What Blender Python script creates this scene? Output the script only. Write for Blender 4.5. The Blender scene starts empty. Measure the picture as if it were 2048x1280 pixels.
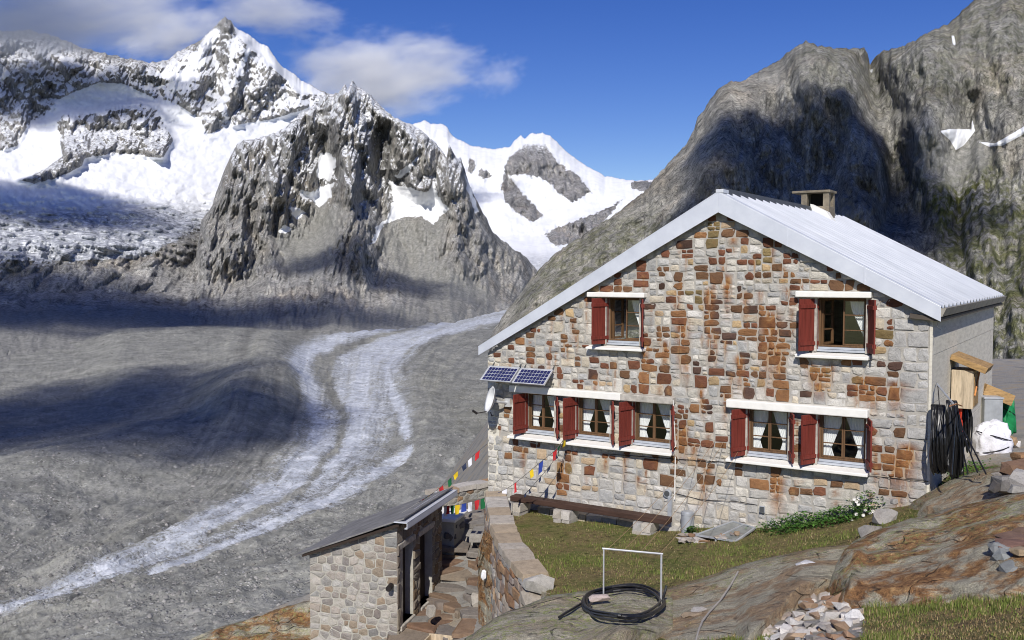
import bpy, bmesh, math, random
import numpy as np
from mathutils import Vector

# ------------------------------------------------------------------ camera, sky, sun, exposure
SC = bpy.context.scene
COL = SC.collection
FPX = 1900.0                                   # focal length in pixels of the 2048 px wide photograph
PITCH = math.atan(95 / FPX)
cam_data = bpy.data.cameras.new("camera")
cam_data.sensor_width = 36.0
cam_data.lens = FPX / 2048 * 36.0
cam_data.clip_start = 0.1
cam_data.clip_end = 60000
cam = bpy.data.objects.new("camera", cam_data)
COL.objects.link(cam)
cam.rotation_euler = (math.pi / 2 - PITCH, 0, 0)
SC.camera = cam

SUN_AZ = math.radians(-9.0)                   # the sun stands behind the viewer, to the left
SUN_EL = math.radians(39.0)
SUN_DIR = Vector((math.sin(SUN_AZ) * math.cos(SUN_EL), -math.cos(SUN_AZ) * math.cos(SUN_EL), math.sin(SUN_EL)))
world = bpy.data.worlds.new("World")
SC.world = world
world.use_nodes = True
wn = world.node_tree
for n in list(wn.nodes):
    wn.nodes.remove(n)
w_out = wn.nodes.new("ShaderNodeOutputWorld")
w_bg = wn.nodes.new("ShaderNodeBackground")
w_sky = wn.nodes.new("ShaderNodeTexSky")
w_sky.sky_type = 'NISHITA'
w_sky.sun_disc = False
w_sky.sun_elevation = SUN_EL
w_sky.sun_rotation = math.atan2(SUN_DIR.x, SUN_DIR.y)
w_sky.altitude = 2700
w_sky.air_density = 1.15
w_sky.dust_density = 0.25
w_sky.ozone_density = 2.2
w_bg.inputs[1].default_value = 0.094
w_hs = wn.nodes.new("ShaderNodeHueSaturation")            # clear high-mountain blue
w_hs.inputs["Hue"].default_value = 0.526
w_hs.inputs["Saturation"].default_value = 1.36
wn.links.new(w_sky.outputs[0], w_hs.inputs["Color"])
wn.links.new(w_hs.outputs[0], w_bg.inputs[0])
wn.links.new(w_bg.outputs[0], w_out.inputs[0])

sun_data = bpy.data.lights.new("sun", 'SUN')
sun_data.energy = 4.6
sun_data.angle = math.radians(0.53)
sun_data.color = (1.0, 0.955, 0.89)
sun = bpy.data.objects.new("sun", sun_data)
COL.objects.link(sun)
sun.rotation_euler = SUN_DIR.to_track_quat('Z', 'Y').to_euler()
sun.location = (0, 0, 60)

SC.view_settings.view_transform = 'Standard'
SC.view_settings.look = 'None'
SC.view_settings.exposure = 0.0
SC.view_settings.gamma = 1.0
SC.view_settings.use_curve_mapping = False
SC.render.engine = 'CYCLES'
SC.cycles.use_denoising = True
SC.cycles.pixel_filter_type = 'BLACKMAN_HARRIS'
SC.cycles.filter_width = 1.0
SC.cycles.max_bounces = 6
SC.cycles.diffuse_bounces = 3
SC.cycles.glossy_bounces = 2
SC.cycles.transmission_bounces = 4
SC.cycles.transparent_max_bounces = 16
SC.cycles.volume_bounces = 2
SC.cycles.volume_step_rate = 1.0
SC.cycles.volume_max_steps = 80

RNG = random.Random(11)
NPR = np.random.default_rng(7)

# ------------------------------------------------------------------ geometry helpers
_c, _s = math.cos(PITCH), math.sin(PITCH)

def ray(x, y):
    """direction (forward part 1) of the line of sight measured at x, y of the photograph"""
    x = np.asarray(x, float); y = np.asarray(y, float)
    fy = (640 - y) * _s + FPX * _c
    return np.stack([(x - 1024) / fy, np.ones_like(fy), ((640 - y) * _c - FPX * _s) / fy], -1)

def at(x, y, D):
    return ray(x, y) * np.asarray(D, float)[..., None]

def at_z(x, y, z):
    r = ray(x, y)
    return r * (z / r[..., 2])[..., None]

def pl(pts):
    """polyline y(x) through points"""
    a = np.array(sorted(pts), float)
    return lambda x: np.interp(x, a[:, 0], a[:, 1])

class MB:
    """collects vertices and faces for one mesh"""
    def __init__(self, T=None):
        self.v, self.f, self.T = [], [], T
    def add(self, vs, fs):
        o = len(self.v)
        T = self.T
        self.v += [tuple(T(*p)) if T else tuple(p) for p in vs]
        self.f += [tuple(i + o for i in f) for f in fs]
        return self
    def box(self, a, b):
        (x0, y0, z0), (x1, y1, z1) = a, b
        return self.add([(x0, y0, z0), (x1, y0, z0), (x1, y1, z0), (x0, y1, z0), (x0, y0, z1), (x1, y0, z1), (x1, y1, z1), (x0, y1, z1)],
                        [(0, 3, 2, 1), (4, 5, 6, 7), (0, 1, 5, 4), (1, 2, 6, 5), (2, 3, 7, 6), (3, 0, 4, 7)])
    def hexa(self, p):
        """eight corners: bottom loop then top loop"""
        return self.add(p, [(0, 3, 2, 1), (4, 5, 6, 7), (0, 1, 5, 4), (1, 2, 6, 5), (2, 3, 7, 6), (3, 0, 4, 7)])
    def obox(self, c, ax, ay, az):
        """box around c with half axes"""
        c, ax, ay, az = (np.array(q, float) for q in (c, ax, ay, az))
        p = [c + sx * ax + sy * ay + sz * az for sz in (-1, 1) for sx, sy in ((-1, -1), (1, -1), (1, 1), (-1, 1))]
        return self.hexa(p)
    def bar(self, p, q, w, h, up=(0, 0, 1)):
        p, q = np.array(p, float), np.array(q, float)
        d = q - p
        L = np.linalg.norm(d)
        d /= L
        s = np.cross(d, up); s /= np.linalg.norm(s)
        u = np.cross(s, d)
        return self.obox((p + q) / 2, d * L / 2, s * w / 2, u * h / 2)
    def tube(self, path, r, n=8, cap=True, taper=None):
        path = [np.array(p, float) for p in path]
        o = len(self.v)
        vs, fs = [], []
        up = np.array((0.13, 0.21, 0.97))
        for i, p in enumerate(path):
            d = path[min(i + 1, len(path) - 1)] - path[max(i - 1, 0)]
            d /= (np.linalg.norm(d) + 1e-9)
            a = np.cross(d, up); na = np.linalg.norm(a)
            if na < 0.05:
                a = np.cross(d, (1, 0, 0)); na = np.linalg.norm(a)
            a /= na
            b = np.cross(d, a)
            rr = r if taper is None else r * taper[i]
            for k in range(n):
                t = 2 * math.pi * k / n
                vs.append(p + rr * (math.cos(t) * a + math.sin(t) * b))
        for i in range(len(path) - 1):
            for k in range(n):
                k2 = (k + 1) % n
                fs.append((i * n + k, i * n + k2, (i + 1) * n + k2, (i + 1) * n + k))
        if cap:
            fs.append(tuple(range(n))[::-1])
            fs.append(tuple((len(path) - 1) * n + k for k in range(n)))
        return self.add(vs, fs)

def world_loc(o):
    p = np.zeros(3)
    while o is not None:
        p = p + np.array(o.location)
        o = o.parent
    return p

def mesh_from(name, v, f, mat, smooth=False, attrs=None):
    me = bpy.data.meshes.new(name)
    v = np.asarray(v, np.float32)
    if isinstance(f, np.ndarray):                       # all quads / all triangles, fast
        k = f.shape[1]
        me.vertices.add(len(v)); me.vertices.foreach_set("co", v.ravel())
        me.loops.add(f.size); me.loops.foreach_set("vertex_index", f.astype(np.int32).ravel())
        me.polygons.add(len(f))
        me.polygons.foreach_set("loop_start", (np.arange(len(f)) * k).astype(np.int32))
        me.polygons.foreach_set("loop_total", np.full(len(f), k, np.int32))
        me.update(calc_edges=True)
    else:
        me.from_pydata(v.tolist(), [], f)
        me.update()
    if smooth:
        me.polygons.foreach_set("use_smooth", np.ones(len(me.polygons), bool))
    if mat is not None:
        for m in (mat if isinstance(mat, (list, tuple)) else [mat]):
            me.materials.append(m)
    for k, a in (attrs or {}).items():
        a = np.asarray(a, np.float32)
        if a.ndim == 1:
            at_ = me.attributes.new(k, 'FLOAT', 'POINT'); at_.data.foreach_set("value", a)
        else:
            at_ = me.attributes.new(k, 'FLOAT_COLOR', 'POINT')
            if a.shape[1] == 3:
                a = np.concatenate([a, np.ones((len(a), 1), np.float32)], 1)
            at_.data.foreach_set("color", a.ravel())
    return me

def tag(o, label=None, cat=None, group=None, kind=None):
    if label: o["label"] = label
    if cat: o["category"] = cat
    if group: o["group"] = group
    if kind: o["kind"] = kind
    return o

def empty(name, loc, parent=None):
    o = bpy.data.objects.new(name, None)
    o.empty_display_size = 0.2
    COL.objects.link(o)
    o.location = [float(q) for q in np.array(loc, float) - (world_loc(parent) if parent else 0)]
    o.parent = parent
    return o

def obj(name, mb, mat, parent=None, smooth=False, attrs=None, origin=None, bevel=0, auto=False):
    """one mesh object; vertices are given in world space"""
    v, f = (mb.v, mb.f) if isinstance(mb, MB) else mb
    v = np.asarray(v, float)
    if origin is None:
        origin = world_loc(parent) if parent is not None else np.array([(v[:, 0].min() + v[:, 0].max()) / 2, (v[:, 1].min() + v[:, 1].max()) / 2, v[:, 2].min()])
    origin = np.array(origin, float)
    me = mesh_from(name, v - origin, f, mat, smooth, attrs)
    o = bpy.data.objects.new(name, me)
    COL.objects.link(o)
    if parent is not None:
        o.parent = parent
        o.location = [float(q) for q in origin - world_loc(parent)]
    else:
        o.location = [float(q) for q in origin]
    if bevel:
        m = o.modifiers.new("edge", 'BEVEL'); m.width = bevel; m.segments = 2; m.limit_method = 'ANGLE'; m.angle_limit = 0.7
    if auto:
        pass
    return o

def grid_faces(ny, nx):
    i = np.arange((ny - 1) * nx).reshape(ny - 1, nx)[:, :-1].ravel()
    return np.stack([i, i + 1, i + nx + 1, i + nx], 1)

# ------------------------------------------------------------------ noise and masks (numpy)
def _hash(ix, iy, seed):
    h = (ix.astype(np.int64) * 374761393 + iy.astype(np.int64) * 668265263 + seed * 1442695041) & 0xFFFFFFFF
    h = ((h ^ (h >> 13)) * 1274126177) & 0xFFFFFFFF
    return ((h ^ (h >> 16)) & 0xFFFF) / 65536.0

def pnoise(x, y, seed=0):
    x = np.asarray(x, float); y = np.asarray(y, float)
    ix, iy = np.floor(x), np.floor(y)
    fx, fy = x - ix, y - iy
    ux, uy = fx * fx * fx * (fx * (fx * 6 - 15) + 10), fy * fy * fy * (fy * (fy * 6 - 15) + 10)
    def g(dx, dy):
        a = _hash(ix + dx, iy + dy, seed) * 2 * math.pi
        return np.cos(a) * (fx - dx) + np.sin(a) * (fy - dy)
    a = g(0, 0); b = g(1, 0); c = g(0, 1); d = g(1, 1)
    return 1.41 * ((a + (b - a) * ux) * (1 - uy) + (c + (d - c) * ux) * uy)

def fbm(x, y, octv=5, seed=0, gain=0.5, lac=2.03):
    s = 0; a = 1.0; t = 0
    for i in range(octv):
        s = s + a * pnoise(x, y, seed + i * 17); t += a
        x = x * lac + 3.1; y = y * lac + 1.7; a *= gain
    return s / t

def ridged(x, y, octv=5, seed=0, gain=0.5, lac=2.07):
    s = 0; a = 1.0; t = 0; w = 1.0
    for i in range(octv):
        n = 1 - np.abs(pnoise(x, y, seed + i * 31)); n = n * n * w
        s = s + a * n; t += a
        w = np.clip(n * 1.6, 0, 1)
        x = x * lac + 5.3; y = y * lac + 2.9; a *= gain
    return s / t

def facets(x, y, seed=0, rot=0.9):
    """upper envelope of scattered pyramids: angular blocks with straight edges"""
    ix, iy = np.floor(x), np.floor(y)
    h = np.full(np.shape(x), -9.0)
    for dx in (-1, 0, 1):
        for dy in (-1, 0, 1):
            cx, cy = ix + dx, iy + dy
            r1 = _hash(cx, cy, seed); r2 = _hash(cx, cy, seed + 101); r3 = _hash(cx, cy, seed + 211)
            u, v = x - cx - r1, y - cy - r2
            a = (r3 - 0.5) * rot
            c, s = np.cos(a), np.sin(a)
            k = 0.6 + 0.9 * ((r1 * 7.3 + r3 * 3.1) % 1.0)
            up, vp = c * u + s * v, c * v - s * u
            q = np.abs(up) * np.where(up > 0, k, 1.6 - k * 0.6) + np.abs(vp) * (1.5 - k * 0.5)
            h = np.maximum(h, 0.55 * ((r2 * 5.7 + r3) % 1.0) - q)
    return h + 0.3

def sstep(a, b, x):
    t = np.clip((x - a) / (b - a), 0, 1)
    return t * t * (3 - 2 * t)

def poly_sd(X, Y, pts):
    """signed distance to a polygon, negative inside"""
    P = np.array(pts, float); Q = np.roll(P, -1, 0)
    d = np.full(X.shape, 1e18); ins = np.zeros(X.shape, bool)
    for (x0, y0), (x1, y1) in zip(P, Q):
        ex, ey = x1 - x0, y1 - y0
        t = np.clip(((X - x0) * ex + (Y - y0) * ey) / (ex * ex + ey * ey + 1e-9), 0, 1)
        d = np.minimum(d, (X - x0 - t * ex) ** 2 + (Y - y0 - t * ey) ** 2)
        c = ((y0 > Y) != (y1 > Y)) & (X < (x1 - x0) * (Y - y0) / ((y1 - y0) if y1 != y0 else 1e-9) + x0)
        ins ^= c
    d = np.sqrt(d)
    return np.where(ins, -d, d)

def poly(X, Y, pts, soft=6):
    return sstep(soft, -soft, poly_sd(X, Y, pts))

def stroke_d(X, Y, pts):
    """distance to a polyline in units of its local half width"""
    d = np.full(X.shape, 1e9)
    for (x0, y0, w0), (x1, y1, w1) in zip(pts[:-1], pts[1:]):
        ex, ey = x1 - x0, y1 - y0
        t = np.clip(((X - x0) * ex + (Y - y0) * ey) / (ex * ex + ey * ey + 1e-9), 0, 1)
        w = w0 + (w1 - w0) * t
        d = np.minimum(d, np.hypot(X - x0 - t * ex, Y - y0 - t * ey) / w)
    return d

def stroke(X, Y, pts, soft=0.4):
    return sstep(1 + soft, 1 - soft, stroke_d(X, Y, pts))
# ------------------------------------------------------------------ materials
class NT:
    def __init__(self, name):
        self.m = bpy.data.materials.new(name)
        self.m.use_nodes = True
        self.t = self.m.node_tree
        self.b = self.t.nodes["Principled BSDF"]
        self.out = self.t.nodes["Material Output"]
        self.b.inputs["Specular IOR Level"].default_value = 0.3
    def n(self, typ, **kw):
        nd = self.t.nodes.new("ShaderNode" + typ)
        for k, v in kw.items():
            setattr(nd, k, v)
        return nd
    def l(self, a, b):
        self.t.links.new(a, b)
    def put(self, sock, v):
        if hasattr(v, "is_output") or isinstance(v, bpy.types.NodeSocket):
            self.l(v, sock)
        elif isinstance(v, (tuple, list)) and len(v) == 3 and sock.type == 'RGBA':
            sock.default_value = (*v, 1)
        else:
            sock.default_value = v
    def pos(self):
        if not hasattr(self, "_p"):
            self._p = self.n("NewGeometry").outputs["Position"]
        return self._p
    def obj_co(self):
        if not hasattr(self, "_o"):
            self._o = self.n("TexCoord").outputs["Object"]
        return self._o
    def mapping(self, v, scale=(1, 1, 1), rot=(0, 0, 0), loc=(0, 0, 0)):
        m = self.n("Mapping")
        self.l(v, m.inputs[0])
        m.inputs["Scale"].default_value = scale
        m.inputs["Rotation"].default_value = rot
        m.inputs["Location"].default_value = loc
        return m.outputs[0]
    def noise(self, v, scale, detail=4, rough=0.55, dist=0.0, col=False):
        nd = self.n("TexNoise")
        self.l(v, nd.inputs["Vector"])
        nd.inputs["Scale"].default_value = scale
        nd.inputs["Detail"].default_value = detail
        nd.inputs["Roughness"].default_value = rough
        nd.inputs["Distortion"].default_value = dist
        return nd.outputs["Color" if col else "Fac"]
    def voro(self, v, scale, feature='F1', out="Distance", rnd=1.0):
        nd = self.n("TexVoronoi", feature=feature)
        self.l(v, nd.inputs["Vector"])
        nd.inputs["Scale"].default_value = scale
        nd.inputs["Randomness"].default_value = rnd
        return nd.outputs[out]
    def ramp(self, f, stops, interp='LINEAR'):
        r = self.n("ValToRGB")
        r.color_ramp.interpolation = interp
        e = r.color_ramp.elements
        while len(e) < len(stops):
            e.new(0.5)
        for k, (p, c) in enumerate(stops):
            e[k].position = p
            e[k].color = (*(c if isinstance(c, (tuple, list)) else (c, c, c)), 1)
        self.l(f, r.inputs[0])
        return r.outputs[0]
    def mix(self, f, a, b, blend='MIX'):
        m = self.n("Mix", data_type='RGBA', blend_type=blend)
        self.put(m.inputs[0], f); self.put(m.inputs[6], a); self.put(m.inputs[7], b)
        return m.outputs[2]
    def math(self, op, a, b=0.0, c=None, clamp=False):
        m = self.n("Math", operation=op, use_clamp=clamp)
        self.put(m.inputs[0], a); self.put(m.inputs[1], b)
        if c is not None:
            self.put(m.inputs[2], c)
        return m.outputs[0]
    def sst(self, f, a, b):
        m = self.n("MapRange", interpolation_type='SMOOTHSTEP')
        self.put(m.inputs[0], f)
        m.inputs[1].default_value = a; m.inputs[2].default_value = b
        return m.outputs[0]
    def attr(self, name, out="Fac"):
        a = self.n("Attribute", attribute_name=name)
        return a.outputs[out]
    def bump(self, h, strength=0.4, dist=0.02):
        b = self.n("Bump")
        b.inputs["Strength"].default_value = strength
        b.inputs["Distance"].default_value = dist
        self.l(h, b.inputs["Height"])
        self.l(b.outputs[0], self.b.inputs["Normal"])
        return b
    def fin(self, col, rough=0.85, metal=0.0, spec=None):
        self.put(self.b.inputs["Base Color"], col)
        self.put(self.b.inputs["Roughness"], rough)
        self.b.inputs["Metallic"].default_value = metal
        if spec is not None:
            self.b.inputs["Specular IOR Level"].default_value = spec
        return self.m

def plain(name, col, rough=0.6, metal=0.0, var=0.15, scale=6.0, bump=0.0, bscale=60, bdist=0.004, spec=None):
    t = NT(name)
    f = t.noise(t.pos(), scale, 5, 0.6)
    dk = tuple(c * (1 - var) for c in col); lt = tuple(min(1, c * (1 + var)) for c in col)
    c = t.ramp(f, [(0.3, dk), (0.7, lt)])
    if bump:
        t.bump(t.noise(t.pos(), bscale, 3), bump, bdist)
    return t.fin(c, rough, metal, spec)

def mat_stone(name="masonry_stone", bump=0.5, speck=1.0):
    """stone in walls and rubble: per-piece tint, grain, rust staining from the 'rust' attribute"""
    t = NT(name)
    p = t.pos()
    tint = t.attr("tint", "Color")
    g1 = t.noise(p, 9, 6, 0.65)
    g2 = t.noise(p, 70, 3, 0.6)
    c = t.mix(t.math('MULTIPLY', t.sst(g1, 0.35, 0.75), 0.55), tint, t.mix(1.0, tint, (1.22, 1.2, 1.16), 'MULTIPLY'))
    c = t.mix(t.math('MULTIPLY', t.sst(g1, 0.55, 0.3), 0.6), c, t.mix(1.0, c, (0.66, 0.65, 0.63), 'MULTIPLY'))
    c = t.mix(t.math('MULTIPLY', t.sst(g2, 0.52, 0.36), 0.4 * speck), c, t.mix(1.0, c, (0.5, 0.5, 0.5), 'MULTIPLY'))
    rust = t.attr("rust")
    pv = t.mapping(p, (1, 1, 0.12))
    st = t.noise(pv, 22, 4, 0.6)
    r = t.math('MULTIPLY', rust, t.sst(st, 0.22, 0.46))
    rc = t.ramp(t.noise(p, 6, 4), [(0.3, (0.13, 0.05, 0.022)), (0.55, (0.25, 0.108, 0.038)), (0.75, (0.40, 0.23, 0.10))])
    c = t.mix(t.math('MULTIPLY', r, 0.9, clamp=True), c, rc)
    t.bump(t.math('ADD', g1, t.math('MULTIPLY', g2, 0.35)), bump, 0.025)
    return t.fin(c, 0.9)

def mat_mortar(name, col):
    t = NT(name)
    p = t.pos()
    g = t.noise(p, 7, 6, 0.7)
    c = t.ramp(g, [(0.25, tuple(q * 0.72 for q in col)), (0.55, col), (0.8, tuple(q * 1.18 for q in col))])
    rust = t.attr("rust")
    st = t.noise(t.mapping(p, (1, 1, 0.12)), 22, 4, 0.6)
    r = t.math('MULTIPLY', rust, t.sst(st, 0.34, 0.62))
    c = t.mix(t.math('MULTIPLY', r, 0.85, clamp=True), c, (0.36, 0.19, 0.07))
    t.bump(t.noise(p, 45, 4), 0.5, 0.01)
    return t.fin(c, 0.95)

def mat_mountain(name, lo, mid, hi, sc, green=False, snowcol=(0.80, 0.815, 0.835), edge=0.55, stretch=(1, 1, 0.35)):
    """mountain rock with snow given by the 'snow' attribute, scree by 'scree', turf by 'turf'"""
    t = NT(name)
    p = t.pos()
    pv = t.mapping(p, stretch)
    a = t.noise(pv, sc, 9, 0.66, 0.0)
    b = t.noise(p, sc * 4.5, 7, 0.6)
    ck = t.voro(t.mapping(p, tuple(q * w for q, w in zip(stretch, (1, 1, 0.7))), (0.1, 0.35, 0.2)), sc * 5.5, 'DISTANCE_TO_EDGE')
    ck2 = t.voro(t.mapping(p, stretch, (0.3, -0.5, 0.1)), sc * 13, 'DISTANCE_TO_EDGE')
    crack = t.math('MAXIMUM', t.sst(ck, 0.05, 0.0), t.math('MULTIPLY', t.sst(ck2, 0.06, 0.0), 0.6))
    c = t.ramp(a, [(0.3, lo), (0.5, mid), (0.68, hi)])
    warm = t.noise(p, sc * 0.6, 3)
    c = t.mix(t.math('MULTIPLY', t.sst(warm, 0.5, 0.7), 0.4), c, t.mix(1.0, c, (1.12, 0.98, 0.82), 'MULTIPLY'))
    c = t.mix(t.math('MULTIPLY', t.sst(b, 0.5, 0.32), 0.75), c, t.mix(1.0, c, (0.45, 0.45, 0.46), 'MULTIPLY'))
    c = t.mix(t.math('MULTIPLY', t.sst(b, 0.56, 0.7), 0.6), c, t.mix(1.0, c, (1.35, 1.34, 1.3), 'MULTIPLY'))
    stk = t.noise(t.mapping(p, (1, 1, 0.13), (0.05, 0.12, 0)), sc * 3.4, 7, 0.66)  # rock streaks; with the cracks, their contrast also paints in relief shading
    c = t.mix(t.math('MULTIPLY', t.sst(stk, 0.48, 0.32), 0.8), c, t.mix(1.0, c, (0.42, 0.42, 0.43), 'MULTIPLY'))
    c = t.mix(t.math('MULTIPLY', t.sst(stk, 0.54, 0.70), 0.7), c, t.mix(1.0, c, (1.45, 1.43, 1.38), 'MULTIPLY'))
    big = t.noise(p, sc * 0.35, 4, 0.5)
    c = t.mix(t.math('MULTIPLY', t.sst(big, 0.52, 0.36), 0.5), c, t.mix(1.0, c, (0.55, 0.56, 0.57), 'MULTIPLY'))
    c = t.mix(t.math('MULTIPLY', crack, 0.7), c, t.mix(1.0, c, (0.38, 0.37, 0.36), 'MULTIPLY'))
    if green:
        gr = t.math('MULTIPLY', t.attr("turf"), t.sst(t.noise(p, sc * 3, 6, 0.65), 0.40, 0.58))
        c = t.mix(gr, c, t.ramp(b, [(0.35, (0.045, 0.055, 0.018)), (0.65, (0.15, 0.155, 0.055))]))
    fn = t.noise(t.mapping(p, (1, 1, 0.55), (0.2, 0.5, 0.1)), sc * 13, 6, 0.78)
    c = t.mix(t.math('MULTIPLY', t.sst(fn, 0.49, 0.40), 0.75), c, t.mix(1.0, c, (0.40, 0.40, 0.41), 'MULTIPLY'))
    c = t.mix(t.math('MULTIPLY', t.sst(fn, 0.53, 0.62), 0.75), c, t.mix(1.0, c, (1.5, 1.48, 1.44), 'MULTIPLY'))
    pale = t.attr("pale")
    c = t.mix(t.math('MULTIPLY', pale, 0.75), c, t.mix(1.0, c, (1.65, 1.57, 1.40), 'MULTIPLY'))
    scree = t.attr("scree")
    sn = t.ramp(t.noise(p, sc * 9, 6, 0.7), [(0.32, (0.19, 0.188, 0.175)), (0.5, (0.29, 0.288, 0.265)), (0.68, (0.40, 0.39, 0.36))])
    c = t.mix(scree, c, sn)
    sw = t.attr("snow")
    nz = t.math('ADD', t.math('MULTIPLY', t.math('SUBTRACT', t.noise(t.mapping(p, (1, 1, 0.7), (0.3, 0.6, 0.2)), sc * 7.5, 9, 0.72), 0.5), edge * 2.2),
                t.math('MULTIPLY', t.math('SUBTRACT', b, 0.5), edge))
    m = t.sst(t.math('ADD', sw, nz), 0.42, 0.62)
    sc_ = t.mix(t.sst(t.noise(p, sc * 1.4, 6), 0.4, 0.7), snowcol, tuple(q * 0.93 for q in snowcol))
    dirt = t.attr("dirt")
    db = t.math('MULTIPLY', dirt, t.sst(t.noise(t.mapping(p, (0.4, 1, 1.5), (0, 0.25, 0)), sc * 5, 9, 0.74, 0.3), 0.32, 0.54))
    sc_ = t.mix(db, sc_, t.ramp(b, [(0.35, (0.13, 0.14, 0.16)), (0.65, (0.42, 0.44, 0.48))]))
    c = t.mix(m, c, sc_)
    h = t.math('ADD', t.math('SUBTRACT', t.math('ADD', a, t.math('MULTIPLY', b, 0.5)), t.math('MULTIPLY', crack, 0.3)), t.math('MULTIPLY', stk, 0.5))
    h = t.math('ADD', h, t.math('MULTIPLY', fn, 0.35))
    t.bump(t.math('MULTIPLY', h, t.math('SUBTRACT', 1.0, t.math('MULTIPLY', m, 0.8))), 0.7, 0.10 / sc)
    return t.fin(c, 0.95, spec=0.1)
# ------------------------------------------------------------------ far landscape
def grid_nz(P):
    du = np.gradient(P, axis=1); dv = np.gradient(P, axis=0)
    n = np.cross(du, dv); n /= np.linalg.norm(n, axis=-1, keepdims=True) + 1e-9
    n *= np.sign(-n[..., 1:2] + 1e-9)
    return n

def relief(name, x0, x1, nx, ny, top, bot, Dfn, mat, attrfn, label, jag=(0, 1, 0), back=250, tpow=1.0, cat=None, kind="structure", smooth=True):
    """a mountain side: its crest follows top(x), every point has its own distance; a back slope falls away behind the crest"""
    xs = np.linspace(x0, x1, nx)
    TOP = top(xs) + jag[0] * fbm(xs / jag[1], xs * 0 + jag[2], 5, jag[2], 0.6) if jag[0] else top(xs)
    BOT = bot(xs)
    T = np.linspace(0, 1, ny) ** tpow
    X = np.repeat(xs[None], ny, 0)
    Y = BOT + (TOP - BOT) * T[:, None]
    D = Dfn(X, Y, Y - TOP)
    P = at(X, Y, D)
    nrm = grid_nz(P)
    A = attrfn(X, Y, nrm, D)
    b1 = P[-1] * (1 + back / D[-1])[:, None]; b1[:, 2] = P[-1][:, 2] - back * 0.9
    P = np.concatenate([P, b1[None]], 0)
    A = {k: np.concatenate([v, v[-1:]], 0).ravel() for k, v in A.items()}
    o = obj(name, (P.reshape(-1, 3), grid_faces(ny + 1, nx)), mat, smooth=smooth, attrs=A)
    return tag(o, label, cat, kind=kind)

def rock_relief(X, Y, sx, sy, seed, tilt=0.0, warp=30, octv=6, gain=0.55):
    Xw = X + tilt * Y + warp * fbm(X / 90, Y / 90, 3, seed + 5)
    Yw = Y + warp * fbm(X / 90, Y / 90, 3, seed + 9)
    return ridged(Xw / sx, Yw / sy, octv, seed, gain) - 0.5

GREY = ((0.215, 0.212, 0.205), (0.355, 0.35, 0.335), (0.49, 0.482, 0.46))
def crag(X, Y, sx, sy, seed, tilt=0.0, warp=8):
    """angular rock relief, 0 in clefts to about 1 on edges"""
    Xw = X + tilt * Y + warp * fbm(X / 60, Y / 60, 3, seed + 5); Yw = Y + warp * fbm(X / 60, Y / 60, 3, seed + 9)
    return facets(Xw / sx, Yw / sy, seed)
M_rock_far = mat_mountain("mountain_rock", *GREY, 0.010)
M_rock_back = mat_mountain("high_mountain_rock", *GREY, 0.011, edge=0.6)
M_snow_peak = mat_mountain("snow_peak_rock", (0.22, 0.22, 0.222), (0.36, 0.355, 0.35), (0.50, 0.49, 0.48), 0.009, edge=0.75)
M_rock_near = mat_mountain("cliff_rock", (0.155, 0.153, 0.142), (0.29, 0.285, 0.265), (0.46, 0.45, 0.415), 0.024, green=True, edge=0.12)

# --- far snow peaks at the head of the valley
c_top = pl([(780, 262), (835, 246), (850, 240), (862, 248), (880, 246), (895, 255), (905, 272), (940, 290), (985, 298), (1020, 293), (1030, 280), (1042, 270), (1050, 279),
            (1058, 270), (1065, 265), (1090, 268), (1100, 270), (1115, 285), (1135, 305), (1170, 330), (1210, 352), (1260, 360), (1280, 362), (1310, 358), (1360, 366)])
C_ROCK = [[(1018, 312), (1008, 335), (1002, 380), (1010, 402), (1030, 425), (1065, 446), (1088, 432), (1072, 412), (1050, 390), (1036, 372), (1018, 352), (1050, 350), (1080, 357), (1103, 370),
           (1118, 388), (1148, 406), (1186, 384), (1150, 345), (1120, 328), (1102, 300), (1090, 285), (1050, 285)],
          [(1088, 472), (1108, 456), (1150, 440), (1205, 420), (1250, 395), (1200, 455), (1150, 490), (1110, 492)], [(938, 312), (952, 320), (948, 348), (934, 345)], [(957, 338), (975, 338), (986, 352), (970, 362), (955, 352)],
          [(1262, 362), (1330, 362), (1300, 388), (1262, 378)]]
def c_D(X, Y, d):
    D = np.interp(Y, [230, 300, 400, 470, 520, 560, 640], [8300, 7900, 7200, 6500, 5600, 5200, 5000])
    m = sum(poly(X, Y, q, 8) for q in C_ROCK)
    D = D + 220 * fbm(X / 70, Y / 60, 5, 3) - 170 * m * crag(X, Y, 22, 50, 21, 0.3, 6) - 80 * m * crag(X, Y, 9, 22, 25, -0.2, 4)
    D = D + 500 * np.exp(-d / 25)
    return D
def c_A(X, Y, n, D):
    Xj, Yj = X + 7 * fbm(X / 8, Y / 8, 4, 33), Y + 7 * fbm(X / 8, Y / 8, 4, 35)
    m = np.clip(sum(poly(Xj, Yj, q, 5) for q in C_ROCK), 0, 1)
    top = np.clip((330 - Y) / 40, 0, 1) * m
    return {"snow": 1.7 - m * 1.62 + top * 0.5, "scree": X * 0, "dirt": sstep(495, 530, Y) * 0.6}
relief("snow_peaks", 780, 1360, 300, 170, c_top, lambda x: x * 0 + 640, c_D, M_snow_peak, c_A, "distant white snow peaks and glacier at the head of the valley", (5, 14, 4), 600)

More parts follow.
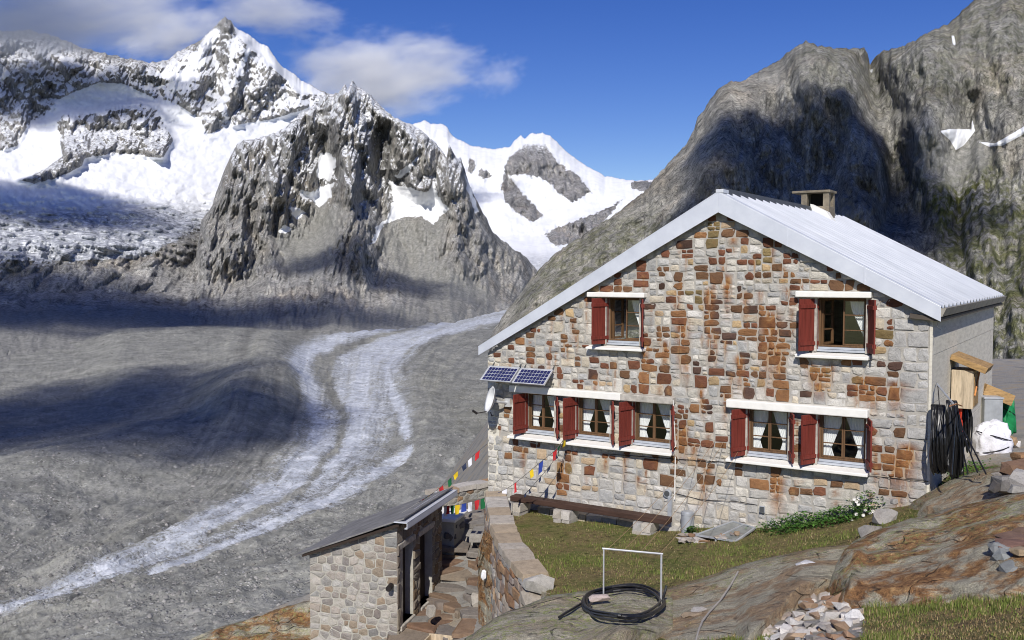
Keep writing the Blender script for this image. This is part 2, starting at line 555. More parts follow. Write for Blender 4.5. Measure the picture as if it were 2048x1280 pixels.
# --- the high mountain on the left with its glacier basin and icefall
b1_top = pl([(-90, 72), (0, 62), (60, 60), (110, 72), (150, 90), (220, 110), (300, 125), (335, 120), (355, 102), (400, 82), (420, 62), (436, 46), (450, 33), (462, 42), (470, 54), (500, 72), (535, 94),
             (548, 112), (560, 128), (585, 148), (615, 166), (650, 186), (700, 215), (800, 300)])
BASIN = [(-90, 300), (0, 302), (35, 292), (55, 252), (90, 232), (120, 198), (165, 178), (200, 165), (245, 168), (290, 188), (320, 204), (335, 202), (365, 216), (400, 240), (412, 272), (440, 262),
         (470, 250), (540, 240), (600, 222), (660, 200), (700, 320), (430, 520), (-90, 520)]
ISLE = [(112, 242), (125, 226), (180, 226), (230, 210), (280, 206), (312, 216), (330, 250), (347, 280), (326, 316), (280, 312), (222, 308), (170, 316), (164, 332), (118, 356), (68, 367), (38, 360),
        (92, 335), (124, 310), (118, 272)]
SUMSNOW = [(462, 40), (500, 66), (535, 88), (560, 122), (590, 150), (655, 192), (600, 185), (545, 135), (520, 108), (488, 84), (474, 70)]
PATCH = [(-20, 118), (8, 132), (20, 150), (0, 165), (-20, 168)]
b1_prof = [(-60, 5400), (35, 5150), (120, 4900), (200, 4700), (260, 4500), (320, 4150), (380, 3800), (440, 3520), (490, 3330), (540, 3230), (585, 3120), (610, 2960), (640, 2700), (700, 2250), (735, 2080)]
SUM_RIBS = [[(452, 40, 14), (462, 80, 14), (455, 130, 16), (470, 180, 18)], [(488, 85, 10), (480, 130, 14), (455, 200, 16), (420, 250, 18)], [(550, 130, 18), (520, 180, 22), (470, 235, 20)], [(400, 90, 12), (410, 150, 14), (380, 200, 16)]]
def b1_D(X, Y, d):
    D = np.interp(Y, *np.array(b1_prof).T)
    D = D + np.interp(X, [-90, 150, 330, 620, 800], [-350, -200, -30, 450, 700])
    basin = poly(X, Y, BASIN, 10) * (1 - poly(X, Y, ISLE, 6)) * sstep(505, 470, Y)
    rock = 1 - np.clip(basin + poly(X, Y, SUMSNOW, 5), 0, 1)
    D = D - rock * (120 * crag(X, Y, 70, 90, 40, 0.3, 16) + 62 * crag(X, Y, 24, 34, 47, -0.3, 8) + 30 * crag(X, Y, 9, 14, 52, 0.3, 4) + 16 * rock_relief(X, Y, 7, 12, 55, 0.2, 4, 4, 0.6)) * np.interp(Y, [470, 540], [1, 0.2])
    D = D - poly(X, Y, ISLE, 14) * 120
    for s in SUM_RIBS:
        D = D - 130 * np.exp(-stroke_d(X, Y, s) ** 2 / 2)
    ice = sstep(370, 420, Y) * sstep(560, 500, Y)
    D = D + basin * (60 * fbm(X / 80, Y / 40, 4, 61)) + ice * 42 * (ridged((X + 0.5 * Y) / 46, (Y - 0.25 * X) / 15, 5, 66) - 0.5) + basin * 22 * fbm(X / 22, Y / 12, 4, 63)
    low = sstep(490, 520, Y)
    D = D - low * (60 * crag(X, Y, 60, 50, 71, 0.9, 12) + 26 * crag(X, Y, 20, 22, 74, 0.6, 5)) * sstep(660, 600, Y)
    return D + 130 * np.exp(-d / 10)
def b1_A(X, Y, n, D):
    basin = poly(X, Y, BASIN, 4)
    isle = poly(X, Y, ISLE, 3)
    led = np.clip((n[..., 2] - 0.42) * 1.1, -0.35, 0.28) * np.clip((Y - b1_top(X)) / 30, 0.15, 1)
    base = np.interp(Y, [60, 230, 330, 400], [0.40, 0.38, 0.30, 0.16]) + np.interp(X, [0, 250, 330, 420, 560, 700], [-0.04, 0.04, 0.14, 0.08, 0.08, 0.06]) + led
    ribs = sum(np.exp(-stroke_d(X, Y, s) ** 2) for s in SUM_RIBS)
    base = base - 0.12 * ribs
    for s in ([(470, 75, 4), (455, 170, 5), (447, 215, 6), (455, 250, 8)], [(500, 95, 5), (475, 150, 5), (452, 195, 5)], [(430, 70, 9), (400, 110, 10), (380, 150, 14), (350, 170, 16)]):
        base = base + 0.6 * stroke(X, Y, s, 0.8)
    isl = 0.27 + led + 0.16 * sstep(320, 210, Y)
    s = base * (1 - basin) + basin * 1.2
    s = np.maximum(s * (1 - isle) + isl * isle, poly(X, Y, SUMSNOW, 4) * 1.2)
    s = np.maximum(s, poly(X, Y, PATCH, 3) * 1.2)
    lim = 505 + 25 * fbm(X / 50, Y * 0, 4, 77) + np.interp(X, [0, 150, 300, 430], [40, 25, 0, -60])
    s = s * sstep(lim + 22, lim - 22, Y)
    s = s + 0.22 * sstep(470, 560, Y) * sstep(640, 560, Y)
    dirt = sstep(385, 440, Y + 30 * fbm(X / 120, Y / 60, 3, 79)) * 0.95
    return {"snow": s, "scree": sstep(600, 640, Y + 22 * fbm(X / 60, Y / 30, 4, 78)), "dirt": dirt, "pale": 0.5 * np.clip(fbm(X / 60, Y / 40, 4, 76) * 2, 0, 1) * sstep(480, 530, Y)}  # pale patches put lit and dark variation into the rock colour
relief("high_mountain", -90, 800, 480, 330, b1_top, lambda x: x * 0 + 735, b1_D, M_rock_back, b1_A, "pointed high mountain dusted with snow above a white glacier basin and icefall", (9, 22, 5), 400, smooth=False)

# --- the dark rock buttress in the middle
b2_top = pl([(300, 640), (340, 600), (365, 560), (385, 520), (398, 470), (402, 440), (425, 412), (432, 385), (445, 350), (462, 310), (475, 288), (488, 280), (510, 278), (560, 262), (590, 240), (598, 226),
             (610, 222), (640, 200), (655, 188), (676, 186), (690, 168), (696, 180), (705, 160), (715, 173), (740, 188), (762, 212), (785, 232), (800, 240), (830, 252), (845, 262), (870, 285), (885, 302),
             (893, 314), (898, 288), (905, 302), (915, 318), (922, 316), (930, 340), (938, 368), (955, 405), (975, 440), (985, 465), (1000, 476), (1030, 500), (1050, 512), (1070, 535), (1090, 560), (1120, 600)])
b2_bot = pl([(300, 690), (650, 690), (760, 682), (870, 670), (1000, 655), (1120, 645)])
B2_SNOW = [[(640, 310), (655, 303), (672, 320), (668, 342), (660, 362), (640, 356), (632, 345)], [(598, 378), (620, 386), (650, 370), (668, 364), (662, 395), (640, 416), (625, 400), (605, 396)],
           [(575, 415), (600, 418), (612, 425), (592, 442)], [(778, 360), (800, 371), (850, 386), (862, 375), (868, 360), (875, 390), (897, 420), (882, 430), (868, 450), (840, 432), (800, 436), (768, 450), (752, 482), (741, 488),
           (752, 456), (775, 434), (786, 410)], [(556, 462), (568, 450), (586, 458), (570, 468)], [(790, 352), (826, 322), (838, 308), (818, 342), (796, 358)], [(930, 345), (940, 372), (958, 420), (950, 425), (935, 385)]]
B2_SCREE = [[(600, 445), (640, 410), (690, 425), (660, 500), (640, 545), (570, 545), (545, 480)], [(755, 480), (800, 440), (890, 432), (885, 510), (960, 565), (1000, 600), (870, 625), (790, 545)]]
B2_RIDGE = [([(692, 165, 26), (702, 250, 26), (700, 330, 30), (692, 400, 34), (705, 470, 40), (660, 560, 60)], 170), ([(600, 222, 20), (575, 300, 28), (560, 400, 30), (545, 480, 30)], 110), ([(475, 285, 30), (450, 380, 34), (440, 480, 40)], 60),
            ([(898, 290, 20), (905, 380, 34), (930, 450, 44), (985, 560, 60)], 160), ([(800, 240, 26), (830, 320, 34), (850, 370, 24)], 90), ([(415, 430, 30), (450, 500, 40)], 90)]
B2_GULLY = [([(650, 280, 20), (655, 350, 26), (640, 410, 34), (600, 480, 44)], 150), ([(770, 260, 18), (770, 340, 22), (800, 420, 40), (790, 500, 60)], 170), ([(722, 300, 8), (728, 400, 10)], 70), ([(560, 410, 10), (548, 470, 12)], 90), ([(880, 310, 10), (872, 380, 14), (880, 430, 30)], 90)]
def b2_D(X, Y, d):
    D = np.interp(Y, [150, 250, 350, 430, 480, 560, 595, 640, 680], [3900, 3760, 3620, 3480, 3370, 3180, 3020, 2700, 2350])
    D = D + np.interp(X, [300, 450, 700, 900, 1000, 1120], [120, 40, 0, 220, 700, 1150])
    for s, a in B2_RIDGE:
        D = D - a * np.exp(-stroke_d(X, Y, s) ** 2 / 1.4)
    for s, a in B2_GULLY:
        D = D + a * np.exp(-stroke_d(X, Y, s) ** 2 / 1.4)
    sm = np.clip(sum(poly(X, Y, q, 9) for q in B2_SNOW) + 0.8 * sum(poly(X + 20 * fbm(X / 30, Y / 30, 4, 97), Y, q, 34) for q in B2_SCREE), 0, 1)
    tl = np.where(X < 720, 0.05, -0.45)
    r = 150 * crag(X, Y, 62, 150, 80, 0.1, 18) + 95 * crag(X, Y, 25, 70, 86, -0.22, 9) + 42 * crag(X, Y, 10, 30, 92, 0.25, 4) + 16 * rock_relief(X, Y, 7, 18, 95, 0.2, 4, 4, 0.6)
    r = r * np.interp(Y, [470, 600], [1, 0.6])
    D = D - r * (1 - 0.85 * sm) + sm * 18 * fbm(X / 20, Y / 20, 4, 99)
    return D + 120 * np.exp(-d / 9)
def b2_A(X, Y, n, D):
    led = np.clip((n[..., 2] - 0.40) * 0.9, -0.3, 0.3)
    dust = np.interp(Y, [160, 240, 330, 420, 470], [0.58, 0.54, 0.42, 0.22, -0.1]) + led + 0.10 * np.exp(-((X - 640) / 60) ** 2 - ((Y - 240) / 60) ** 2) + 0.1 * np.exp(-((X - 760) / 50) ** 2 - ((Y - 230) / 50) ** 2)
    dust = dust - 0.25 * sstep(560, 500, X) * sstep(240, 300, Y) * 0.6
    s = np.clip(dust, -0.3, 0.58)
    for q in B2_SNOW:
        s = np.maximum(s, 1.15 * poly(X + 7 * fbm(X / 12, Y / 12, 4, 98), Y + 7 * fbm(X / 12, Y / 12, 4, 96), q, 6))
    sc = np.clip(sum(poly(X + 26 * fbm(X / 30, Y / 30, 4, 97), Y, q, 30) for q in B2_SCREE), 0, 1)
    sc = np.maximum(sc, sstep(600, 645, Y + 24 * fbm(X / 60, Y / 30, 4, 94) - np.interp(X, [700, 1000], [0, 40]) * 0))
    return {"snow": s - 0.2 * sc * (s < 0.6), "scree": sc, "dirt": X * 0, "pale": 0.45 * np.clip(fbm(X / 70, Y / 70, 4, 93) * 2.2, 0, 1)}  # pale: lit-looking patches painted into the buttress rock
relief("rock_buttress", 300, 1120, 560, 340, b2_top, b2_bot, b2_D, M_rock_far, b2_A, "dark grey rock buttress with jagged crest and snow patches above the glacier", (6, 12, 6), 260, smooth=False)

# --- the near mountain on the right
e_top = pl([(975, 690), (985, 665), (1005, 632), (1030, 600), (1060, 560), (1100, 515), (1150, 480), (1190, 455), (1225, 432), (1260, 405), (1295, 378), (1310, 355), (1330, 335), (1350, 310), (1372, 290), (1388, 258),
            (1395, 235), (1410, 218), (1430, 185), (1450, 166), (1470, 163), (1490, 160), (1510, 146), (1550, 125), (1590, 95), (1612, 82), (1632, 90), (1660, 95), (1700, 97), (1728, 95), (1735, 105), (1740, 129), (1747, 118),
            (1762, 103), (1800, 95), (1830, 80), (1850, 68), (1900, 45), (1925, 20), (1950, 0), (2000, -30), (2200, -110)])
E_SNOW = [[(1880, 262), (1900, 258), (1943, 259), (1944, 236), (1950, 262), (1928, 290), (1912, 300), (1900, 280)], [(1955, 283), (1990, 287), (2030, 264), (2075, 236), (2070, 256), (2005, 291), (1978, 293)], [(1738, 140), (1746, 138), (1744, 146)],
          [(1903, 70), (1908, 72), (1912, 92), (1906, 88)]]
E_GULLY = [([(1740, 125, 22), (1752, 200, 26), (1790, 330, 34), (1800, 420, 40)], 130), ([(1945, 200, 14), (1940, 260, 30), (1915, 320, 18), (1915, 420, 14), (1925, 560, 16), (1960, 700, 20)], 26), ([(1400, 240, 18), (1370, 330, 24), (1330, 420, 26), (1250, 520, 26)], 22)]
E_RIDGE = [([(1615, 85, 50), (1690, 200, 60), (1740, 320, 60), (1760, 430, 60)], 80), ([(1850, 70, 40), (1880, 160, 50), (1860, 240, 50)], 60), ([(2020, 120, 60), (2010, 220, 60)], 50), ([(1460, 165, 30), (1430, 300, 50), (1380, 420, 60)], 45)]
def e_D(X, Y, d):
    D = np.interp(Y, [-120, 85, 300, 420, 520, 660, 820, 1010], [1430, 1290, 1130, 1050, 980, 890, 790, 690])
    D = D + np.interp(X, [975, 1200, 1450, 1740, 2200], [150, 70, 30, 40, -120])
    for s, a in E_GULLY:
        D = D + a * np.exp(-stroke_d(X, Y, s) ** 2 / 1.5)
    for s, a in E_RIDGE:
        D = D - a * np.exp(-stroke_d(X, Y, s) ** 2 / 1.5)
    left = sstep(1480, 1280, X + 0.5 * (Y - 400))
    slab = 18 * crag(X, Y, 150, 60, 110, 1.1, 8) + 10 * crag(X, Y, 46, 20, 113, 1.1, 4) + 4 * crag(X, Y, 17, 9, 115, 1.1, 2)
    wall = 52 * crag(X, Y, 100, 190, 116, 0.05, 12) + 30 * crag(X, Y, 38, 95, 118, -0.12, 6) + 13 * crag(X, Y, 14, 38, 121, 0.1, 2) + 5 * rock_relief(X, Y, 8, 22, 126, 0, 2, 4, 0.6)
    D = D - left * slab - (1 - left) * wall * np.interp(X, [1750, 1900], [1, 0.6])
    sm = sum(poly(X, Y, q, 6) for q in E_SNOW)
    return D + 110 * np.exp(-d / np.interp(X, [1000, 1400, 1700], [50, 35, 18])) - 6 * sm
def e_A(X, Y, n, D):
    s = X * 0 - 0.5
    for q in E_SNOW:
        s = np.maximum(s, 1.2 * poly(X, Y, q, 2.5))
    turf = 0.5 * sstep(1000, 1080, X) * sstep(1420, 1300, X) * sstep(380, 480, Y) + 0.85 * sstep(1830, 1900, X) * sstep(300, 400, Y) + 0.5 * stroke(X, Y, [(1800, 320, 40), (1870, 380, 60), (1960, 320, 40)], 0.8) \
        + 0.35 * sstep(1500, 1700, X) * sstep(330, 120, Y)
    sc = stroke(X, Y, [(1840, 310, 30), (1900, 330, 40), (1960, 310, 26)], 0.7) + stroke(X, Y, [(1640, 430, 40), (1700, 450, 30)], 0.9)
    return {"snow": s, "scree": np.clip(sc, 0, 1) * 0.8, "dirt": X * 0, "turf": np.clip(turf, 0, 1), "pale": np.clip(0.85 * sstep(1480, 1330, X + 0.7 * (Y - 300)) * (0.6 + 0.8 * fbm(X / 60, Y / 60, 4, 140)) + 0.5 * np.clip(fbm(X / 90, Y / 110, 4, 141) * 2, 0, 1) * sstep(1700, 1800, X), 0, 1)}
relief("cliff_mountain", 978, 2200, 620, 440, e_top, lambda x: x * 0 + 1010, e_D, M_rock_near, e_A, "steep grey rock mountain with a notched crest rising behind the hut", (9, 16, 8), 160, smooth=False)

# --- glacier and moraine on the valley floor
ICE = [[(-60, 1262, 13), (0, 1238, 15), (120, 1190, 18), (300, 1110, 21), (450, 1048, 25), (560, 988, 34), (650, 925, 50), (700, 860, 60), (722, 800, 64), (726, 760, 60), (735, 715, 58), (780, 680, 46), (850, 652, 24), (930, 632, 15), (1020, 616, 9), (1100, 604, 6)],
       [(380, 1050, 7), (470, 1010, 9), (560, 960, 12), (622, 905, 17), (640, 850, 18), (625, 790, 19), (600, 745, 22), (615, 705, 16), (700, 668, 12), (800, 648, 8)],
       [(812, 872, 8), (806, 835, 15), (786, 790, 12), (768, 740, 9), (795, 705, 8), (870, 670, 8), (960, 645, 8), (1040, 630, 7)],
       [(820, 905, 8), (760, 940, 16), (700, 978, 15), (600, 1022, 12), (450, 1090, 8), (300, 1155, 7)]]
LANE = [(420, 1075, 5), (600, 985, 8), (672, 895, 9), (690, 835, 9), (662, 780, 8), (645, 735, 9), (680, 700, 8), (760, 672, 5), (860, 645, 3), (960, 628, 3)]
GX, GY = np.meshgrid(np.linspace(-80, 1140, 640), np.linspace(1345, 573, 430))
gh = np.interp(GY, [573, 600, 640, 700, 1345], [96, 122, 152, 163, 163])
GP = at_z(GX, GY, -gh)
wob = 9 * fbm(GX / 45, GY / 30, 4, 140)
ice = np.zeros(GX.shape)
for s in ICE:
    ice = np.maximum(ice, 0.95 - 0.95 * np.clip(stroke_d(GX + wob, GY + 0.6 * wob, s) - 0.35, 0, 1.7) / 1.7)
def flow_uv(X, Y, pts):
    d = np.full(X.shape, 1e9); lat = np.zeros(X.shape); tt = np.zeros(X.shape); s0 = 0.0
    for (x0, y0, w0), (x1, y1, w1) in zip(pts[:-1], pts[1:]):
        ex, ey = x1 - x0, y1 - y0; L = math.hypot(ex, ey)
        t = np.clip(((X - x0) * ex + (Y - y0) * ey) / (L * L), 0, 1)
        q = np.hypot(X - x0 - t * ex, Y - y0 - t * ey)
        m = q < d
        d = np.where(m, q, d); lat = np.where(m, ((X - x0) * ey - (Y - y0) * ex) / L / (w0 + (w1 - w0) * t), lat); tt = np.where(m, s0 + t * L, tt)
        s0 += L
    return lat, tt
flat_, ft_ = flow_uv(GX + 0.4 * wob, GY + 0.3 * wob, ICE[0])
near_ice = np.exp(-(flat_ / 2.6) ** 2)
ice = ice - near_ice * (0.40 * np.clip(fbm(flat_ * 3.2, ft_ / 150, 4, 162) + 0.06, 0, 1) + 0.25 * np.clip(fbm(flat_ * 9, ft_ / 60, 3, 166), 0, 1)) * 1.3 + 0.45 * near_ice * np.clip(fbm(flat_ * 2.2, ft_ / 200, 4, 168), 0, 1) * (np.abs(flat_) > 0.8)
ice = ice - 0.75 * np.exp(-stroke_d(GX + wob * 0.5, GY, LANE) ** 2)
mx, my = GP[..., 0], GP[..., 1]
dz = 11 * fbm(mx / 170, my / 170, 4, 150) + (3.2 * ridged(mx / 34, my / 46, 5, 151) + 1.1 * fbm(mx / 7, my / 9, 3, 157)) * (1 - 0.8 * np.clip(ice, 0, 1))
for s, a in (([(-60, 1050, 60), (150, 950, 55), (330, 870, 50), (480, 800, 45), (560, 750, 40)], 20), ([(250, 700, 40), (420, 690, 30), (520, 705, 30)], 20), ([(480, 830, 40), (560, 790, 34)], 14), ([(0, 790, 60), (200, 820, 60), (360, 820, 50)], -20),
             ([(860, 690, 20), (830, 780, 24), (870, 900, 40)], 5), (LANE, -1.5)):
    dz = dz + a * np.exp(-stroke_d(GX, GY, s) ** 2 / 2)
band = fbm(flat_ * 1.6 + 0.4 * fbm(GX / 60, GY / 40, 3, 181), ft_ / 420, 5, 177, 0.6) * np.exp(-(flat_ / 7) ** 2)
dz = dz + 5.0 * band * np.clip((GY - 640) / 100, 0, 1)
dz = dz * np.clip((GY - 560) / 120, 0.15, 1)
GP[..., 2] += dz
t = NT("moraine_gravel")
p = t.pos()
n1 = t.noise(p, 0.035, 8, 0.65); n2 = t.noise(p, 0.4, 5, 0.7)
vo = t.voro(p, 0.55, 'F1', "Color"); vd = t.voro(p, 0.55)
bou = t.math('MULTIPLY', t.sst(vd, 0.42, 0.26), t.sst(t.noise(p, 0.06, 4), 0.42, 0.62))
gc = t.ramp(n1, [(0.28, (0.165, 0.166, 0.148)), (0.5, (0.27, 0.27, 0.242)), (0.72, (0.385, 0.38, 0.338))])
gc = t.mix(t.math('MULTIPLY', t.sst(n2, 0.5, 0.36), 0.6), gc, t.mix(1.0, gc, (0.55, 0.55, 0.56), 'MULTIPLY'))
gc = t.mix(t.math('MULTIPLY', t.sst(n2, 0.56, 0.68), 0.55), gc, t.mix(1.0, gc, (1.55, 1.55, 1.5), 'MULTIPLY'))
gc = t.mix(bou, gc, t.ramp(vo, [(0.2, (0.12, 0.12, 0.115)), (0.55, (0.30, 0.295, 0.28)), (0.85, (0.55, 0.54, 0.52))]))
bd = t.attr("band")
gc = t.mix(t.math('MULTIPLY', t.sst(bd, 0.05, -0.35), 0.55), gc, t.mix(1.0, gc, (0.50, 0.50, 0.51), 'MULTIPLY'))
gc = t.mix(t.math('MULTIPLY', t.sst(bd, 0.02, 0.3), 0.6), gc, t.mix(1.0, gc, (1.3, 1.28, 1.2), 'MULTIPLY'))
md = t.noise(p, 0.13, 6, 0.7)
gc = t.mix(t.math('MULTIPLY', t.sst(md, 0.48, 0.34), 0.6), gc, t.mix(1.0, gc, (0.55, 0.55, 0.55), 'MULTIPLY'))
ia = t.attr("ice")
im = t.sst(t.math('ADD', ia, t.math('ADD', t.math('MULTIPLY', t.math('SUBTRACT', t.noise(p, 0.05, 10, 0.75), 0.5), 1.7), t.math('MULTIPLY', t.math('SUBTRACT', n2, 0.5), 1.6))), 0.22, 1.02)
ic = t.ramp(t.noise(p, 0.09, 8, 0.7), [(0.32, (0.34, 0.36, 0.39)), (0.5, (0.55, 0.58, 0.62)), (0.66, (0.78, 0.80, 0.83))])
c = t.mix(im, gc, ic)
t.bump(t.math('ADD', t.math('MULTIPLY', n2, 0.6), t.math('ADD', n1, t.math('MULTIPLY', bou, 0.6))), 0.8, 1.6)
M_glacier = t.fin(c, 0.9, spec=0.15)
o = obj("glacier", (GP.reshape(-1, 3), grid_faces(430, 640)), M_glacier, smooth=True, attrs={"ice": ice.ravel(), "band": band.ravel()})
tag(o, "curving glacier with white ice bands between grey moraine gravel", kind="structure")

# boulders strewn over the moraine
nb = 5500
bx_, by_ = NPR.uniform(-60, 1000, nb * 3), 640 + 640 * NPR.uniform(0, 1, nb * 3) ** 1.2
def gsamp(A, x, y):
    i = (x - GX[0, 0]) / (GX[0, -1] - GX[0, 0]) * (GX.shape[1] - 1); j = (y - GY[0, 0]) / (GY[-1, 0] - GY[0, 0]) * (GX.shape[0] - 1)
    i0 = np.clip(i.astype(int), 0, GX.shape[1] - 2); j0 = np.clip(j.astype(int), 0, GX.shape[0] - 2); a = (i - i0); b = (j - j0)
    if A.ndim == 3: a = a[:, None]; b = b[:, None]
    return (A[j0, i0] * (1 - a) + A[j0, i0 + 1] * a) * (1 - b) + (A[j0 + 1, i0] * (1 - a) + A[j0 + 1, i0 + 1] * a) * b
keepb = NPR.uniform(0, 1, nb * 3) < np.clip(0.75 - gsamp(ice, bx_, by_), 0.05, 1) * np.clip(0.5 + fbm(bx_ / 60, by_ / 40, 3, 172) * 1.6, 0.05, 1)
bx_, by_ = bx_[keepb][:nb], by_[keepb][:nb]
BP = gsamp(GP, bx_, by_)
nb = len(BP)
bs = 0.45 + 1.5 * NPR.uniform(0, 1, nb) ** 5 + BP[:, 1] / 1900
oct_ = np.array([(1, 0, 0), (0, 1, 0), (-1, 0, 0), (0, -1, 0), (0, 0, 1), (0.5, 0.5, 0.6), (-0.5, 0.4, 0.7)], float)
octf = np.array([(0, 5, 4), (5, 1, 4), (0, 1, 5), (1, 6, 4), (1, 2, 6), (6, 2, 4), (2, 3, 4), (3, 0, 4)])
ang = NPR.uniform(0, 6.28, nb); ca, sa = np.cos(ang), np.sin(ang)
B = oct_[None] * NPR.uniform(0.65, 1.15, (nb, 7, 3)) * bs[:, None, None] * np.array([1.1, 1.0, 0.75])
B = np.stack([B[..., 0] * ca[:, None] - B[..., 1] * sa[:, None], B[..., 0] * sa[:, None] + B[..., 1] * ca[:, None], B[..., 2] - 0.15 * bs[:, None]], -1) + BP[:, None]
bt = np.repeat((np.array([0.30, 0.29, 0.27]) * NPR.uniform(0.4, 1.25, (nb, 1)))[:, None], 7, 1)
t = NT("moraine_boulder"); M_mb = t.fin(t.attr("tint", "Color"), 0.95, spec=0.1)
o = obj("boulders", (B.reshape(-1, 3), (octf[None] + (np.arange(nb) * 7)[:, None, None]).reshape(-1, 3)), M_mb, attrs={"tint": bt.reshape(-1, 3)})
tag(o, "grey boulders strewn over the moraine gravel", kind="stuff")
# ------------------------------------------------------------------ clouds (real vapour bodies)
def cloud_mat(name, dens, scale, thr, seed, soft=0.55, aniso=-0.46):
    m = bpy.data.materials.new(name)
    m.use_nodes = True
    nt = m.node_tree
    for n in list(nt.nodes):
        nt.nodes.remove(n)
    out = nt.nodes.new("ShaderNodeOutputMaterial")
    pv = nt.nodes.new("ShaderNodeVolumePrincipled")
    pv.inputs["Color"].default_value = (0.98, 0.985, 1.0, 1)
    pv.inputs["Anisotropy"].default_value = aniso
    tc = nt.nodes.new("ShaderNodeTexCoord")
    ln = nt.nodes.new("ShaderNodeVectorMath"); ln.operation = 'LENGTH'
    nt.links.new(tc.outputs["Object"], ln.inputs[0])
    nz = nt.nodes.new("ShaderNodeTexNoise")
    nz.noise_dimensions = '4D'
    nz.inputs["W"].default_value = seed
    nz.inputs["Scale"].default_value = scale
    nz.inputs["Detail"].default_value = 6
    nz.inputs["Roughness"].default_value = 0.58
    nt.links.new(tc.outputs["Object"], nz.inputs["Vector"])
    a = nt.nodes.new("ShaderNodeMath"); a.operation = 'MULTIPLY_ADD'      # noise - thr*r
    nt.links.new(ln.outputs["Value"], a.inputs[0]); a.inputs[1].default_value = -soft
    nt.links.new(nz.outputs["Fac"], a.inputs[2])
    b = nt.nodes.new("ShaderNodeMapRange"); b.interpolation_type = 'SMOOTHSTEP'
    nt.links.new(a.outputs[0], b.inputs[0])
    b.inputs[1].default_value = thr; b.inputs[2].default_value = thr + 0.28
    b.inputs[3].default_value = 0; b.inputs[4].default_value = dens
    nt.links.new(b.outputs[0], pv.inputs["Density"])
    nt.links.new(pv.outputs[0], out.inputs["Volume"])
    return m

def cloud(loc, half, mat, label, rot=0.0, tilt=0.0):
    bm = bmesh.new()
    bmesh.ops.create_icosphere(bm, subdivisions=2, radius=1.0)
    me = bpy.data.meshes.new("cloud"); bm.to_mesh(me); bm.free()
    me.materials.append(mat)
    o = bpy.data.objects.new("cloud", me)
    COL.objects.link(o)
    o.location = [float(q) for q in loc]; o.scale = half; o.rotation_euler = (0, tilt, rot)
    return tag(o, label, "cloud", "clouds around the mountains", kind="stuff")

def px_half(D, hx, hy, depth):
    return (hx * D / FPX, depth, hy * D / FPX)

CL = [  # x, y, D, half width, half height, depth, tilt, density, noise scale, threshold, label
    (110, 40, 4300, 350, 100, 300, 0.12, 0.0055, 2.9, 0.03, "broad grey white cloud bank hiding the left end of the ridge"),
    (350, 70, 5300, 165, 66, 260, 0.25, 0.006, 3.0, 0.08, "small cloud resting against the left shoulder of the summit"),
    (545, 20, 6100, 190, 80, 300, -0.05, 0.004, 2.8, 0.10, "thin cloud veil streaming from the pointed summit"),
    (755, 150, 6300, 260, 120, 380, 0.12, 0.006, 3.2, 0.07, "large white cumulus cloud behind the rock buttress"),
    (1000, 150, 6600, 85, 60, 160, 0.3, 0.003, 3.0, 0.14, "faint wisp of cloud alone in the blue sky"),
]
for i, (x, y, D, hx, hy, dp, tl, de, ns, th, lb) in enumerate(CL):
    cloud(at(x, y, D), px_half(D, hx, hy, dp), cloud_mat("cloud_vapour", de, ns, th, 3.7 * i + 1), lb, 0.0, -tl)

# clouds standing overhead towards the sun; their shadows lie on the slopes
SD = np.array(SUN_DIR)
SH = [  # shaded place (photo x, y, D), half sizes of the cloud, height above the place, density
    ((90, 805, 1150), (300, 500, 150), 1500, 0.009, "grey cloud overhead shading the dark moraine hollow"),
    ((430, 850, 980), (150, 240, 110), 1500, 0.012, "small grey cloud overhead shading the moraine ridge"),
    ((40, 640, 2700), (800, 560, 200), 1700, 0.008, "broad grey cloud overhead shading the foot of the high mountain"),
    ((520, 650, 2800), (640, 300, 130), 1700, 0.008, "long grey cloud overhead shading the foot of the rock buttress"),
    ((720, 525, 3200), (420, 170, 90), 1700, 0.012, "narrow grey cloud overhead shading the buttress scree"),
    ((90, 440, 3500), (620, 300, 160), 1800, 0.013, "thin cloud overhead shading the icefall"),
    ((90, 170, 4400), (640, 420, 220), 1700, 0.008, "thin cloud overhead shading the left ridge"),
    ((1620, 330, 1120), (165, 180, 110), 800, 0.04, "grey cloud overhead shading the cliff behind the hut"),
    ((1455, 450, 1030), (90, 95, 70), 800, 0.03, "small grey cloud overhead shading the flank left of the cliff"),
    ((1740, 430, 1030), (150, 110, 80), 800, 0.03, "small grey cloud overhead shading the foot of the cliff"),
]
for i, (q, half, h, de, lb) in enumerate(SH):
    P = at(*q) + SD * (h / SD[2])
    cloud(P, half, cloud_mat("cloud_vapour", de, 2.9, 0.02, 31.0 + 5.3 * i, 0.46), lb, math.radians(-9))
# ------------------------------------------------------------------ the hut: axes u along the gable (0 = its near corner), v into the house
HA = math.radians(32.7)
HU = np.array([math.cos(HA), -math.sin(HA), 0.0])
HV = np.array([math.sin(HA), math.cos(HA), 0.0])
HR = np.array(at(1857, 1000, 16.0)); HR[2] = 0
def H(u, v, z):
    return HR + HU * u + HV * v + np.array([0, 0, z])
def G(x, y, off=0.0):
    """where a line of sight meets the gable plane (off = distance in front of it): u, z"""
    d = ray(x, y)
    n = -HV
    p = d * (((HR + n * off) @ n) / (d @ n))[..., None]
    return (p - HR) @ HU, p[..., 2]
def Sd(x, y, off=0.0):
    """the same for the concrete side wall: v, z"""
    d = ray(x, y)
    p = d * (((HR + HU * off) @ HU) / (d @ HU))[..., None]
    return (p - HR) @ HV, p[..., 2]
WL, DEP = -9.06, 9.1
APEX_U, APEX_Z = -3.83, 1.20
ZR, ZL = -0.72, -1.86                                   # wall tops under the roof, near corner / far corner
def roofline(u):
    return np.interp(u, [WL, APEX_U, 0], [ZL, APEX_Z, ZR])

